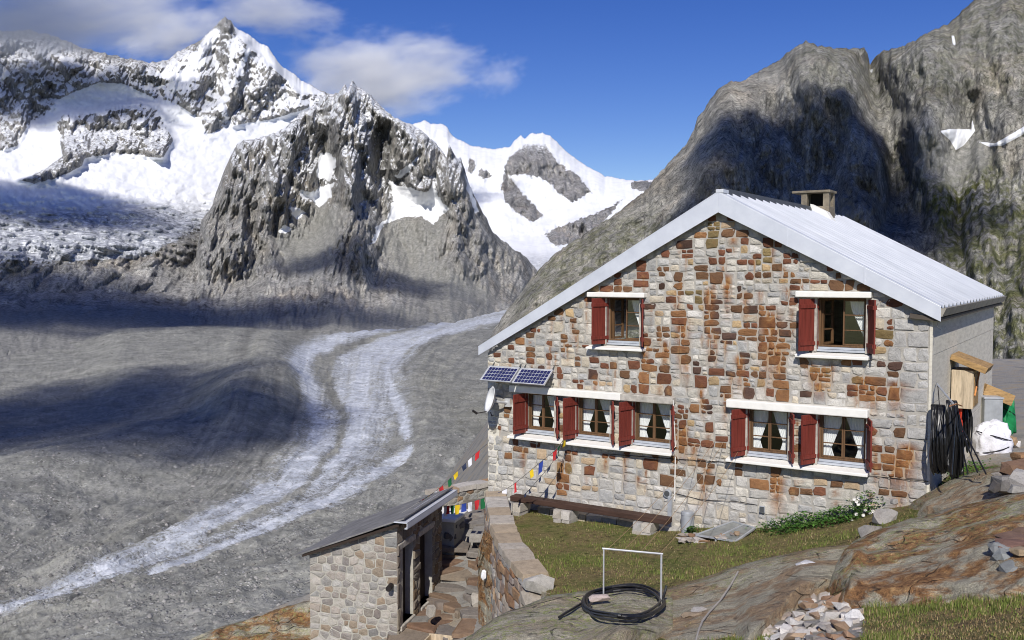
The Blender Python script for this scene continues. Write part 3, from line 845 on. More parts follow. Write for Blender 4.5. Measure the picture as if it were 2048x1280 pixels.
hut = empty("mountain_hut", H(WL / 2, DEP / 2, -5.2))
tag(hut, "stone mountain hut with red shutters and a pale metal gable roof", "hut")

M_stone = mat_stone()
M_stone_dark = M_stone
M_mortar = mat_mortar("wall_mortar", (0.41, 0.385, 0.34))
M_mortar_pale = mat_mortar("pale_mortar", (0.42, 0.40, 0.345))
M_white = plain("white_painted_stone", (0.80, 0.78, 0.72), 0.8, 0, 0.07, 5, 0.4, 40, 0.006)
M_greystone = plain("bare_lintel_stone", (0.42, 0.39, 0.34), 0.9, 0, 0.3, 9, 0.6, 40, 0.01)

# ---- masonry: cells of an uneven pattern, each a bevelled stone
def clip(pg, nx, ny, c):
    """keep the side nx*x+ny*y <= c of a convex polygon"""
    out = []
    k = len(pg)
    for i in range(k):
        a, b = pg[i], pg[(i + 1) % k]
        da, db = nx * a[0] + ny * a[1] - c, nx * b[0] + ny * b[1] - c
        if da <= 0:
            out.append(a)
        if da * db < 0:
            t = da / (da - db)
            out.append((a[0] + t * (b[0] - a[0]), a[1] + t * (b[1] - a[1])))
    return out

def masonry_cells(seeds, wts, asp, lims, holes, gap, caps=None, sharp=0.9):
    """power cells of the seeds (height scaled by asp), cut by half planes lims and kept clear of rectangular holes"""
    S = np.array(seeds, float); W = np.array(wts, float)
    Q = S * np.array([1, asp])
    cells = []
    for i in range(len(S)):
        x, y = Q[i]
        d2 = ((Q - Q[i]) ** 2).sum(1)
        pg = [(x - 0.6, y - 0.6), (x + 0.6, y - 0.6), (x + 0.6, y + 0.6), (x - 0.6, y + 0.6)]
        if caps is not None and caps[i] is not None:
            hw, hh = caps[i]; hh *= asp
            pg = [(x + hw * math.cos(a) * k, y + hh * math.sin(a) * k) for a, k in ((math.pi / 8 + j * math.pi / 4, 1.22) for j in range(8))]
        for j in np.argsort(d2)[1:22]:
            dx, dy = Q[j] - Q[i]
            L = math.hypot(dx, dy)
            k = 0.5 + (W[i] - W[j]) / (2 * L * L)
            nx, ny = dx * abs(dx) ** sharp, dy * abs(dy) ** sharp
            q = math.hypot(nx, ny); nx /= q; ny /= q
            pg = clip(pg, nx, ny, nx * (x + dx * k) + ny * (y + dy * k) - gap / 2)
            if len(pg) < 3:
                break
        if len(pg) < 3:
            continue
        pg = [(a, b / asp) for a, b in pg]
        for (nx, ny, c) in lims:
            pg = clip(pg, nx, ny, c)
        sx, sy = S[i]
        for (x0, x1, y0, y1) in holes:
            if not (min(p[0] for p in pg or [(0, 0)]) < x1 and max(p[0] for p in pg or [(0, 0)]) > x0):
                continue
            o = [(x0 - sx, (1, 0, x0)), (sx - x1, (-1, 0, -x1)), (y0 - sy, (0, 1, y0)), (sy - y1, (0, -1, -y1))]
            o.sort(key=lambda q: -q[0])
            if o[0][0] < -0.0:
                pg = []
                break
            pg = clip(pg, *o[0][1])
        if len(pg) >= 3:
            cells.append((i, pg))
    return cells

def stone_mesh(pg, T, proud, rng, bev=0.014, back=-0.01):
    """bevelled block with rounded corners standing proud of a wall; T(x, y, out) gives world space"""
    n = len(pg)
    q = []
    for k in range(n):
        a, b = pg[k], pg[(k + 1) % n]
        L = math.hypot(a[0] - b[0], a[1] - b[1])
        t = min(0.3, rng.uniform(0.003, 0.014) / (L + 1e-6))
        q.append((a[0] + (b[0] - a[0]) * t, a[1] + (b[1] - a[1]) * t))
        if L > 0.05:
            q.append((b[0] + (a[0] - b[0]) * t, b[1] + (a[1] - b[1]) * t))
    n = len(q)
    cx = sum(p[0] for p in q) / n; cy = sum(p[1] for p in q) / n
    q = [(x + rng.uniform(-.008, .008), y + rng.uniform(-.008, .008)) for x, y in q]
    r = max(1e-3, min(math.hypot(x - cx, y - cy) for x, y in q))
    f = max(0.4, 1 - bev / r)
    tx, ty = rng.uniform(-.1, .1), rng.uniform(-.1, .1)
    fl = lambda x, y: proud + tx * (x - cx) + ty * (y - cy) + rng.uniform(-.004, .004)
    v = [T(x, y, back) for x, y in q] + [T(x, y, proud * 0.45) for x, y in q]
    i2 = [(cx + (x - cx) * f, cy + (y - cy) * f) for x, y in q]
    i3 = [(cx + (x - cx) * f * 0.5, cy + (y - cy) * f * 0.5) for x, y in q]
    v += [T(x, y, fl(x, y)) for x, y in i2] + [T(x, y, fl(x, y) + 0.004) for x, y in i3] + [T(cx, cy, fl(cx, cy) + 0.006)]
    fs = []
    for k in range(n):
        k2 = (k + 1) % n
        fs += [(k, k2, n + k2, n + k), (n + k, n + k2, 2 * n + k2, 2 * n + k), (2 * n + k, 2 * n + k2, 3 * n + k2, 3 * n + k), (3 * n + k, 3 * n + k2, 4 * n)]
    p2 = q + q + i2 + i3 + [(cx, cy)]
    return v, fs, p2

def poly_area(pg):
    return abs(sum(a[0] * b[1] - a[1] * b[0] for a, b in zip(pg, pg[1:] + pg[:1]))) / 2

PALE = [(0.51, 0.485, 0.435), (0.46, 0.445, 0.41), (0.56, 0.53, 0.465), (0.41, 0.405, 0.385), (0.49, 0.46, 0.40), (0.54, 0.52, 0.48), (0.37, 0.365, 0.35), (0.53, 0.47, 0.37)]
RUSTY = {'r': (0.150, 0.062, 0.036), 'b': (0.140, 0.078, 0.043), 'd': (0.080, 0.047, 0.036), 'o': (0.25, 0.13, 0.06), 'l': (0.47, 0.37, 0.25), 'g': (0.20, 0.155, 0.070)}

# brown and rusty stones of the gable, read off the photograph tile by tile: x y width height kind
TILES = [(960, 400, """2000 155 40 60 r;1990 240 110 90 g;1845 300 60 60 o;1975 385 110 70 g;1700 370 70 50 d;1580 472 90 55 r;1752 460 75 75 r;1825 500 60 28 r;1985 515 80 50 r;1545 597 90 60 b;1875 607 65 75 b;1390 620 125 115 r;1280 595 90 30 o;1170 645 80 45 r;1200 697 50 60 r;1390 710 45 70 r;1690 670 90 70 b;1685 735 85 70 o;2010 680 120 80 b;1550 740 85 65 d;1095 765 80 30 r;1195 757 90 40 b;1265 765 70 30 b;910 838 65 40 r;1675 860 90 80 r;1840 810 110 90 g;1690 800 100 30 b;1975 890 130 110 d;1975 960 110 60 d;1460 885 70 70 d;1705 975 100 70 o;1525 968 80 55 l;1672 1035 95 65 r;1820 925 60 40 r;790 1010 70 85 b;690 950 35 55 b;910 950 75 45 b;605 1005 80 40 b;695 1062 50 55 r;485 1115 65 45 r;420 1165 75 50 b;812 1130 75 50 b;710 1155 90 45 b;690 1200 60 60 o;325 1205 35 75 o;585 1210 65 80 r;250 1255 70 50 r;750 1232 70 40 b;910 1245 95 50 r;920 1078 60 25 o;1540 1105 90 60 b;1565 1165 120 80 b;1730 1110 50 80 r;1425 1190 70 80 r;1425 1250 70 70 o;1725 1245 100 70 b;1940 1000 160 30 o;1900 1040 90 70 o;2000 1130 110 90 d;1985 1050 120 60 b;1885 1165 80 40 r"""),
 (1380, 400, """365 305 150 85 b;340 160 60 40 r;345 220 70 50 l;465 367 75 35 r;310 440 95 65 r;275 520 60 70 r;470 530 150 50 r;630 475 115 130 g;545 490 40 40 r;855 495 130 90 r;785 578 100 55 b;850 630 85 70 o;700 365 100 35 r;620 305 40 40 b;535 655 65 35 r;640 655 110 50 b;405 760 65 60 d;465 795 140 55 b;610 780 110 35 b;835 750 90 70 r;940 695 110 45 b;1090 695 130 35 r;1245 690 140 75 b;1355 690 70 50 o;1405 745 150 60 b;485 945 75 60 d;580 935 110 80 o;690 937 75 35 r;860 890 120 60 r;390 940 95 50 b;685 1055 160 75 d;510 1070 100 50 r;470 1130 75 80 o;880 1070 90 60 b;790 1145 140 90 d;510 1205 130 70 b;310 1190 90 70 d;655 1215 150 60 d;790 1230 130 70 o;1605 1025 115 35 r;1690 1050 30 80 r;1695 1155 145 95 g;1700 1225 60 70 o;1720 865 90 50 r;1190 585 60 40 r"""),
 (960, 690, """140 85 80 45 r;255 120 45 30 r;420 45 100 60 b;580 100 60 75 r;445 155 55 45 r;520 182 80 30 d;695 50 55 55 b;640 75 50 25 r;830 145 60 80 b;765 185 70 55 b;970 130 90 55 r;1085 185 45 70 r;1145 158 50 30 b;670 280 75 130 r;845 322 75 55 r;970 255 75 65 d;980 310 50 60 o;1045 335 90 50 l;1215 275 120 40 b;1360 175 100 75 r;1425 120 80 50 r;1440 170 50 60 o;1400 245 90 50 g;1395 300 110 70 o;1365 362 150 35 r;1525 60 55 70 b;1580 85 60 70 o;1565 188 90 35 b;1635 183 30 40 d;1725 30 110 60 b;1750 85 110 60 r;1755 145 110 70 b;1850 175 45 80 d;1540 310 80 60 r;1620 365 110 55 d;1880 345 115 55 r;1985 230 70 70 r;1990 95 100 75 d;1920 465 70 40 r;1840 510 80 45 b;1845 555 70 60 o;1965 575 100 80 d;1720 555 80 60 r;1715 610 80 50 b;1710 680 100 75 r;1710 750 90 50 b;1705 815 85 70 o;1690 880 70 50 o;1820 830 110 70 r;1915 840 100 60 r;1960 715 95 70 r;2020 800 70 60 r;2020 860 70 60 o;165 685 60 55 r;230 560 70 50 b;220 610 60 50 o;290 828 70 40 r;470 848 105 45 r;360 895 110 50 b;515 915 110 60 l;475 1005 75 65 b;700 885 45 50 r;770 922 130 30 r;745 970 80 60 d;695 1025 115 50 g;700 1085 120 70 o;705 1150 125 60 o;705 1210 100 60 r;660 1250 170 60 o;590 1165 115 60 l;905 1050 80 50 r;1075 1075 85 55 o;1080 955 100 40 r;940 895 45 35 r;1205 1025 35 40 o;920 985 140 45 l;1240 935 80 50 r;1325 1060 80 45 r;1335 1118 100 40 b;1425 1065 90 28 r;1500 950 95 45 b;1500 1015 80 55 r;1680 1090 145 60 b;1650 965 80 40 b;1605 1190 110 45 b;1730 942 85 30 d;1800 1005 80 60 l;1940 1030 135 50 b;1910 1150 180 90 b;2030 1170 60 70 o;215 945 40 65 o;935 1225 150 50 l;1170 770 60 30 r;690 700 40 40 d;1160 480 60 50 l"""),
 (1380, 690, """460 115 95 110 d;450 230 70 60 r;450 300 75 70 o;345 250 80 55 d;300 390 105 95 b;490 400 120 85 d;605 265 100 80 b;690 120 150 110 b;690 30 170 60 r;810 50 110 70 o;760 160 110 90 b;755 280 100 70 b;745 335 90 70 o;690 410 90 75 r;760 410 70 80 o;985 420 110 60 d;1030 160 110 50 b;1100 240 160 75 g;1085 310 150 60 o;1165 360 110 80 l;1190 170 120 40 b;1320 165 70 30 o;1425 165 90 30 r;1440 300 120 75 g;1550 305 120 75 b;1410 385 140 60 r;1535 380 150 70 r;1530 450 170 70 o;1725 170 160 50 d;1735 245 85 45 b;1760 375 140 65 d;1740 440 90 80 o;1810 540 40 90 r;1800 720 125 75 b;1830 800 80 80 b;1570 735 70 35 r;1630 730 30 35 r;1620 775 150 30 b;1575 900 110 30 r;1585 1030 90 45 r;1700 915 90 60 b;1820 915 70 40 b;1760 990 190 110 o;1770 1080 180 110 b;1870 1070 70 150 r;1760 1270 170 60 b;410 1060 75 65 b;705 1095 140 70 b;685 1155 100 50 o;680 1220 90 80 o;545 1185 95 100 o;275 1180 90 80 o;910 1155 110 30 r;885 1215 90 60 b;960 1250 90 60 b;1085 1145 190 45 l;1245 1195 110 80 b;1365 1185 100 60 l;1115 1230 100 45 r;1420 1255 100 40 l;1540 1260 110 40 b;910 660 60 40 b;910 880 90 40 b;880 940 50 50 b;1690 50 110 30 b""")]

# window openings: left u, right u, sill z, head z, shutter opening angle, kind
WIN = [("w1", -8.387, -7.296, -3.47, -2.58, 9, 0), ("w2", -7.14, -5.99, -3.47, -2.57, 12, 0), ("w3", -5.837, -4.678, -3.47, -2.56, 15, 0),
       ("w4", -3.478, -2.368, -3.45, -2.53, 23, 0), ("w5", -2.162, -1.005, -3.46, -2.53, 25, 0), ("ul", -6.475, -5.347, -1.47, -0.50, 19, 1), ("ur", -2.237, -1.04, -1.42, -0.45, 30, 1)]
def view_tan(u):
    p = H(u, 0, 0)
    return (p @ HU) / (p @ HV) * -1.0                    # sideways shift per metre of depth, seen from the viewer
SW = 0.46
wins = []
for nm, u0, u1, z0, z1, al, kind in WIN:
    a = math.radians(al)
    tv = view_tan(u0)
    p = SW * math.cos(a) - 0.10
    b0 = u0 + tv * p + SW * math.sin(a)
    b1 = u1 - 0.10 * view_tan(u1) - 0.02
    wins.append((nm, b0, b1, z0, z1, a, kind))
HOLES = [(b0 - 0.05, b1 + 0.05, z0 - 0.02, z1 + 0.02) for _, b0, b1, z0, z1, _, _ in wins]
# lintels and sills: u0, u1, z0, z1, front distance, stone?
LINTELS = [(-8.41, -5.75, -2.575, -2.43, 0.16, 0), (-5.75, -4.62, -2.57, -2.43, 0.16, 1), (-3.54, -0.985, -2.535, -2.385, 0.17, 0), (-6.53, -5.25, -0.50, -0.40, 0.14, 0), (-2.28, -0.97, -0.445, -0.335, 0.14, 0)]
SILLS = [(-8.42, -4.62, -3.575, -3.47, 0.22), (-3.52, -0.955, -3.555, -3.45, 0.22), (-6.53, -5.26, -1.565, -1.47, 0.18), (-2.26, -0.99, -1.525, -1.42, 0.18)]
HOLES_ALL = HOLES + [(a, b, c, d) for a, b, c, d, *_ in LINTELS] + [(a, b, c, d) for a, b, c, d, *_ in SILLS]

hand = []
for tx, ty, txt in TILES:
    for q in txt.split(";"):
        x, y, w, h, k = q.split()
        px, py = tx + float(x) / 4.267, ty + float(y) / 4.267
        u, z = G(px, py, 0.03)
        D = float((HR + HU * u)[1])
        m = D / FPX / 4.267
        hand.append((float(u), float(z), float(w) * m / 0.93 * 0.5, float(h) * m * 0.5, k))
seeds, wts, caps, kinds = [], [], [], []
for u, z, hw, hh, k in hand:
    if any(abs(u - s[0]) < 0.5 * (hw + c[0]) and abs(z - s[1]) < 0.5 * (hh + c[1]) for s, c in zip(seeds, caps)):
        continue
    if any(a - 0.01 < u < b + 0.01 and c - 0.01 < z < d + 0.01 for a, b, c, d in HOLES_ALL):
        continue
    seeds.append((u, z)); caps.append((hw, hh)); kinds.append(k)
nh = len(seeds)
R1 = random.Random(5)
HS = np.array([(q[0], q[1], c[0], c[1]) for q, c in zip(seeds, caps)])
def split(r, depth=0):
    """cut a piece of wall into roughly coursed blocks; openings and rusty stones steer the cuts"""
    u0, u1, z0, z1 = r
    w, h = u1 - u0, z1 - z0
    if w < .03 or h < .03:
        return
    for a, b, c, d in HOLES_ALL:
        if a < u1 - 1e-4 and b > u0 + 1e-4 and c < z1 - 1e-4 and d > z0 + 1e-4:
            if u0 >= a - 1e-3 and u1 <= b + 1e-3 and z0 >= c - 1e-3 and z1 <= d + 1e-3:
                return
            for e, ax in ((c, 1), (d, 1), (a, 0), (b, 0)):
                if ax and z0 + 1e-3 < e < z1 - 1e-3:
                    split((u0, u1, z0, e)); split((u0, u1, e, z1)); return
                if not ax and u0 + 1e-3 < e < u1 - 1e-3:
                    split((u0, e, z0, z1)); split((e, u1, z0, z1)); return
    low = (z0 + z1) / 2 < -3.75 or u0 > -0.8
    amax = R1.uniform(0.045, 0.13) if low else R1.uniform(0.024, 0.085)
    asp = w / h
    if w * h < amax and 0.75 < asp < 2.6 or (w < 0.13 and h < 0.13):
        blocks.append(r); return
    # cut along the side of a rusty stone when one lies here
    ins = HS[(HS[:, 0] > u0) & (HS[:, 0] < u1) & (HS[:, 1] > z0) & (HS[:, 1] < z1)]
    hor = h * 1.65 > w if h > 0.13 else False
    if w < 0.15: hor = True
    lo, hi = (z0, z1) if hor else (u0, u1)
    cand = []
    if len(ins):
        for q in ins:
            k, e = (1, 3) if hor else (0, 2)
            cand += [q[k] - q[e], q[k] + q[e]]
    L = hi - lo
    cand = [x for x in cand if lo + max(.1, .25 * L) < x < hi - max(.1, .25 * L)]
    cut = R1.choice(cand) if cand and R1.random() < .85 else lo + L * R1.uniform(.36, .64)
    if hor:
        split((u0, u1, z0, cut)); split((u0, u1, cut, z1))
    else:
        split((u0, cut, z0, z1)); split((cut, u1, z0, z1))
blocks = []
zc = -5.35
while zc < APEX_Z:                                              # rough courses first, broken up within
    zn = min(zc + R1.uniform(0.42, 0.75), APEX_Z + .1)
    uc = WL
    while uc < -0.04:
        un = min(uc + R1.uniform(0.6, 1.3), -0.035)
        if -0.035 - un < .3: un = -0.035
        dz = R1.uniform(-.06, .06)
        split((uc, un, zc, zn))
        uc = un
    zc = zn
sl, sr = (APEX_Z - ZL) / (APEX_U - WL), (APEX_Z - ZR) / (0 - APEX_U)
lims = [(-sl, 1, APEX_Z - sl * APEX_U + 0.05), (sr, 1, APEX_Z + sr * APEX_U + 0.05)]
cells, kinds2 = [], []
for (u0, u1, z0, z1) in blocks:
    cx, cz = (u0 + u1) / 2, (z0 + z1) / 2
    if cz > roofline(cx) + .12:
        continue
    d = ((HS[:, 0] - cx) / (HS[:, 2] * 1.12 + .015)) ** 2 + ((HS[:, 1] - cz) / (HS[:, 3] * 1.12 + .015)) ** 2
    k = int(np.argmin(d))
    kd = kinds[k] if d[k] < 1.0 else 'p'
    g = .006
    j = lambda s_: R1.uniform(-1, 1) * s_
    w, h = u1 - u0, z1 - z0
    sj = min(.024, .13 * min(w, h))
    tl = j(.05)
    P = []
    for fx_, fz_ in ((0, 0), (.5, 0), (1, 0), (1, .5), (1, 1), (.5, 1), (0, 1), (0, .5)):
        mid = fx_ == .5 or fz_ == .5
        if mid and R1.random() < .35: continue
        inx = (1 if fx_ == 0 else -1 if fx_ == 1 else 0); inz = (1 if fz_ == 0 else -1 if fz_ == 1 else 0)
        rr = abs(j(sj)) if not mid else j(.4 * sj)
        cut_ = (0.0 if mid else R1.choice((0, 0, .3, .9)) * sj)
        P.append((u0 + w * fx_ + inx * (g + max(0, rr) + cut_), z0 + h * fz_ + inz * (g + max(0, rr * R1.random()) + cut_ * .7) + tl * (fx_ - .5) * .4 * h))
    for l_ in lims:
        P = clip(P, *l_)
    if len(P) >= 3:
        cells.append((len(kinds2), P)); kinds2.append((kd, cx, cz))

# rust streaks running down from the iron-bearing stones
R2 = random.Random(9)
streaks = []
for (u, z), c, k in zip(seeds[:nh], caps, kinds[:nh]):
    if k in 'rbdg' and R2.random() < 0.5:
        streaks.append((u + R2.uniform(-.3, .3) * c[0], z - c[1] * 0.7, c[0] * R2.uniform(0.25, 0.7), R2.uniform(0.22, 0.7), R2.uniform(0.8, 1.3)))
for px, y0, y1, w in ((1540, 640, 790, 26), (1556, 700, 790, 16), (1420, 590, 700, 14), (1365, 650, 760, 18), (1290, 690, 760, 12), (1455, 560, 640, 12), (1640, 740, 800, 26), (1735, 760, 810, 28), (1795, 920, 1000, 34), (1790, 770, 830, 18), (1555, 960, 1040, 18), (1815, 900, 1000, 20), (1125, 930, 1000, 16), (1480, 720, 790, 12), (1640, 770, 800, 18), (1745, 770, 830, 16), (1420, 640, 730, 10), (1330, 690, 760, 10), (1370, 860, 930, 10)):
    u, za = G(px, y0); _, zb = G(px, y1)
    streaks.append((float(u), float(za), w * 0.0085, float(za - zb), 1.35))
SA = np.array(streaks)
def rust_at(u, z):
    u = np.asarray(u, float); z = np.asarray(z, float)
    if u.size > 2000:
        return np.stack([rust_at(a_, b_) for a_, b_ in zip(u, z)])
    U_, Z_ = u[..., None], z[..., None]
    t = (SA[:, 1] - Z_) / SA[:, 3]
    m = np.where((t > -0.2) & (t < 1.1), np.exp(-((U_ - SA[:, 0]) / (SA[:, 2] * (1.05 - 0.3 * np.clip(t, 0, 1)))) ** 2 * 1.2) * np.clip(1.08 - t, 0, 1) ** 0.7 * np.clip((t + 0.2) * 6, 0, 1), 0) * SA[:, 4]
    return m.max(-1)

# mortar bed: a fine sheet with the openings left out
us = np.unique(np.round(np.concatenate([np.arange(WL, 0.0, 0.045), [0.0]] + [[a, b] for a, b, _, _ in HOLES]), 4))
zs = np.unique(np.round(np.concatenate([np.arange(-5.9, APEX_Z + 0.1, 0.045)] + [[c, d] for _, _, c, d in HOLES]), 4))
UU, ZZ = np.meshgrid(us, zs)
mo = 0.006 * fbm(UU * 6, ZZ * 6, 3, 200)
PW = HR + UU[..., None] * HU + np.maximum(0, mo)[..., None] * HV
PW = PW.copy(); PW[..., 2] = ZZ
fc = grid_faces(len(zs), len(us))
cu, cz = UU.ravel()[fc].mean(1), ZZ.ravel()[fc].mean(1)
keep = cz < roofline(cu) + 0.10
for a, b, c, d in HOLES:
    keep &= ~((cu > a) & (cu < b) & (cz > c) & (cz < d))
gable = obj("gable_wall", (PW.reshape(-1, 3), fc[keep]), M_mortar, hut, smooth=True, attrs={"rust": rust_at(UU, ZZ).ravel()})
gable["label"] = "sunlit gable wall of grey and rusty brown rubble stone"

def T_gable(x, y, o):
    return HR + HU * x - HV * o + np.array([0, 0, y])
R3 = random.Random(3)
built = []
for i, pg in cells:
    k, cx0, cz0 = kinds2[i]
    A = poly_area(pg)
    if A < 0.0035:
        continue
    if k == 'p':
        c = np.array(R3.choice(PALE)) * R3.uniform(0.82, 1.14)
        if R3.random() < 0.06 and cz0 > -3.6: c = np.array((0.50, 0.36, 0.20)) * R3.uniform(0.7, 1.0)
        if cx0 > -0.75: c = np.array((0.44, 0.43, 0.41)) * R3.uniform(0.8, 1.1)
    else:
        c = np.array(RUSTY[k]) * R3.uniform(0.75, 1.3)
    v, f, p2 = stone_mesh(pg, T_gable, R3.uniform(0.008, 0.024), R3)
    p2 = np.array(p2)
    r = rust_at(p2[:, 0], p2[:, 1])
    if k != 'p':
        r = np.maximum(r * 0.8, {'r': .06, 'd': .04, 'b': .14, 'o': .35, 'l': .25, 'g': .12}[k])
    cc = np.tile(c, (len(v), 1))
    built.append((A, v, f, cc, r))
built.sort(key=lambda q: -q[0])
for A, v, f, cc, r in built[:300]:
    obj("stone", (v, f), M_stone, gable, attrs={"tint": cc, "rust": r})
if len(built) > 300:
    V, F, C_, Rr = [], [], [], []
    for A, v, f, cc, r in built[300:]:
        o_ = len(V)
        V += [tuple(q) for q in v]; F += [tuple(i + o_ for i in g) for g in f]; C_.append(cc); Rr.append(r)
    o = obj("small_stones", (V, F), M_stone, gable, attrs={"tint": np.concatenate(C_), "rust": np.concatenate(Rr)})
    o["kind"] = "stuff"

# ---- other walls
t = NT("board_marked_concrete")
p = t.pos()
lz = t.n("SeparateXYZ"); t.l(p, lz.inputs[0])
g = t.noise(t.mapping(p, (1, 1, 5)), 3, 6, 0.65); g2 = t.noise(p, 25, 5, 0.6)
c = t.ramp(g, [(0.3, (0.52, 0.485, 0.40)), (0.55, (0.66, 0.62, 0.52)), (0.75, (0.73, 0.69, 0.58))])
c = t.mix(t.math('MULTIPLY', t.sst(g2, 0.42, 0.3), 0.5), c, (0.27, 0.26, 0.235))
t.bump(g2, 0.35, 0.01)
M_concrete = t.fin(c, 0.9)
zb = -5.6
mb = MB(H)
zl = [-5.6, -3.08, -2.25, -1.41, ZR + 0.02]                 # pour joints
for a, b in zip(zl[:-1], zl[1:]):
    mb.box((-0.30, 0.012, a + 0.007), (0, DEP, b - 0.007))
mb.box((-0.295, 0.02, zb), (-0.012, DEP - 0.01, ZR))
o = obj("side_wall", mb, M_concrete, hut); o["label"] = "plain grey concrete side wall with pour joints"
mb = MB(H); mb.box((-0.034, -0.012, -5.3), (0.012, 0.012, ZR + 0.02))
obj("corner_bead", mb, M_concrete, hut)
mb = MB(H); mb.box((WL, 0.0, -6.4), (WL + 0.3, DEP, ZL)); obj("far_side_wall", mb, M_concrete, hut)
mb = MB(H)
mb.add([(WL + .3, DEP - .3, zb), (-.3, DEP - .3, zb), (-.3, DEP - .3, ZR - .1), (APEX_U, DEP - .3, APEX_Z - .1), (WL + .3, DEP - .3, ZL - .1),
        (WL + .3, DEP - .01, zb), (-.3, DEP - .01, zb), (-.3, DEP - .01, ZR - .1), (APEX_U, DEP - .01, APEX_Z - .1), (WL + .3, DEP - .01, ZL - .1)],
       [(0, 1, 2, 3, 4), (9, 8, 7, 6, 5), (0, 5, 6, 1), (1, 6, 7, 2), (2, 7, 8, 3), (3, 8, 9, 4), (4, 9, 5, 0)])
obj("back_wall", mb, M_concrete, hut)
mb = MB(H)
for z in (-4.5, -1.85):
    mb.box((WL + .31, 0.42, z - .2), (-.31, DEP - .31, z))
obj("inner_floor", mb, plain("dark_boards", (0.10, 0.07, 0.045), 0.8), hut)

# ---- roof
t = NT("galvanised_sheet")
p = t.pos()
g = t.noise(p, 1.3, 5, 0.6)
c = t.ramp(g, [(0.3, (0.60, 0.625, 0.66)), (0.7, (0.72, 0.74, 0.77))])
sk = t.noise(t.mapping(t.mapping(p, (1, 1, 1), (0, 0, HA)), (0.25, 7, 0.25)), 1.6, 6, 0.65)
c = t.mix(t.math('MULTIPLY', t.sst(sk, 0.50, 0.34), 0.4), c, (0.40, 0.42, 0.45))
t.bump(t.noise(p, 14, 3), 0.06, 0.01)
M_sheet = t.fin(c, t.ramp(t.noise(p, 6, 4), [(0.3, 0.42), (0.7, 0.62)]), 0.08, 0.5)
t = NT("flashing_sheet")
p = t.pos()
c = t.ramp(t.noise(p, 2.2, 6, 0.65), [(0.3, (0.56, 0.585, 0.64)), (0.7, (0.69, 0.715, 0.76))])
t.bump(t.noise(p, 3, 3), 0.15, 0.02)
M_flash = t.fin(c, 0.5, 0.2, 0.5)
M_darkmetal = plain("grey_ridge_metal", (0.085, 0.09, 0.092), 0.6, 0.2)
OV = 0.16                                                   # roof overhang in front of the gable
uA, zA = G(1437, 384, OV); uB, zB = G(1885, 613, OV); uL, zLe = G(957, 694, OV)
uA, zA, uB, zB, uL, zLe = (float(q) for q in (uA, zA, uB, zB, uL, zLe))
VB = DEP + 0.55
def roof_sheet(name, ue, ze, lab):
    vs = np.unique(np.concatenate([[-OV + 0.01, VB]] + [np.array((0.0, .04, .11, .15)) + k * 0.46 for k in range(0, 22)]))
    vs = vs[vs <= VB]; n = len(vs)
    wave = np.where((np.mod(vs + 1e-6, 0.46) > 0.02) & (np.mod(vs + 1e-6, 0.46) < 0.13), 0.05, 0.0)
    P = []
    for s in (0, 1):
        for v_, w in zip(vs, wave):
            P.append(H(uA + (ue - uA) * s, v_, zA + (ze - zA) * s + w - 0.02))
    for s in (1, 0):
        for v_, w in zip(vs, wave):
            P.append(H(uA + (ue - uA) * s, v_, zA + (ze - zA) * s + w - 0.035))
    f = grid_faces(4, n)
    o = obj(name, (np.array(P), f), M_sheet, hut, smooth=False)
    o["label"] = lab
    return o
roof_r = roof_sheet("roof_sheet", uB, zB, "corrugated pale metal roof slope facing the viewer")
roof_l = roof_sheet("roof_sheet", uL, zLe, "corrugated metal roof slope on the far side")
# verge flashings on the gable
def verge(u0, z0, u1, z1, z0b, z1b, lab):
    mb = MB(H)
    y0, y1 = -OV - 0.012, -OV + 0.012
    mb.hexa([(u0, y0, z0b), (u1, y0, z1b), (u1, y1, z1b), (u0, y1, z0b), (u0, y0, z0), (u1, y0, z1), (u1, y1, z1), (u0, y1, z0)])
    o = obj("verge_board", mb, M_flash, hut, bevel=0.006)
    o["label"] = lab
    mb = MB(H)                                              # top return of the flashing
    mb.hexa([(u0, y0, z0), (u1, y0, z1), (u1, y1 + .13, z1), (u0, y1 + .13, z0), (u0, y0, z0 + .018), (u1, y0, z1 + .018), (u1, y1 + .13, z1 + .018), (u0, y1 + .13, z0 + .018)])
    obj("verge_cap", mb, M_flash, o)
    mb = MB(H)                                              # dark soffit batten under the overhang
    mb.hexa([(u0, y1, z0b + .04), (u1, y1, z1b + .04), (u1, 0.0, z1b + .04), (u0, 0.0, z0b + .04), (u0, y1, z0b + .07), (u1, y1, z1b + .07), (u1, 0.0, z1b + .07), (u0, 0.0, z0b + .07)])
    obj("soffit_board", mb, M_soffit, o)
M_soffit = plain("dark_soffit_wood", (0.09, 0.075, 0.06), 0.8)
_, zAb = G(1433, 425, OV); _, zBb = G(1868, 637, OV); uLb, zLb = G(962, 711, OV)
sr2 = (float(zAb) - float(zBb)) / (float(uA) - float(G(1868, 637, OV)[0]))
verge(uA, zA, uB - 0.02, zB, float(zAb), float(zAb) + sr2 * (uB - 0.02 - uA), "wide pale metal verge on the near slope of the gable")
verge(uA, zA, uL, zLe, float(zAb), float(zLb), "wide pale metal verge on the far slope of the gable")
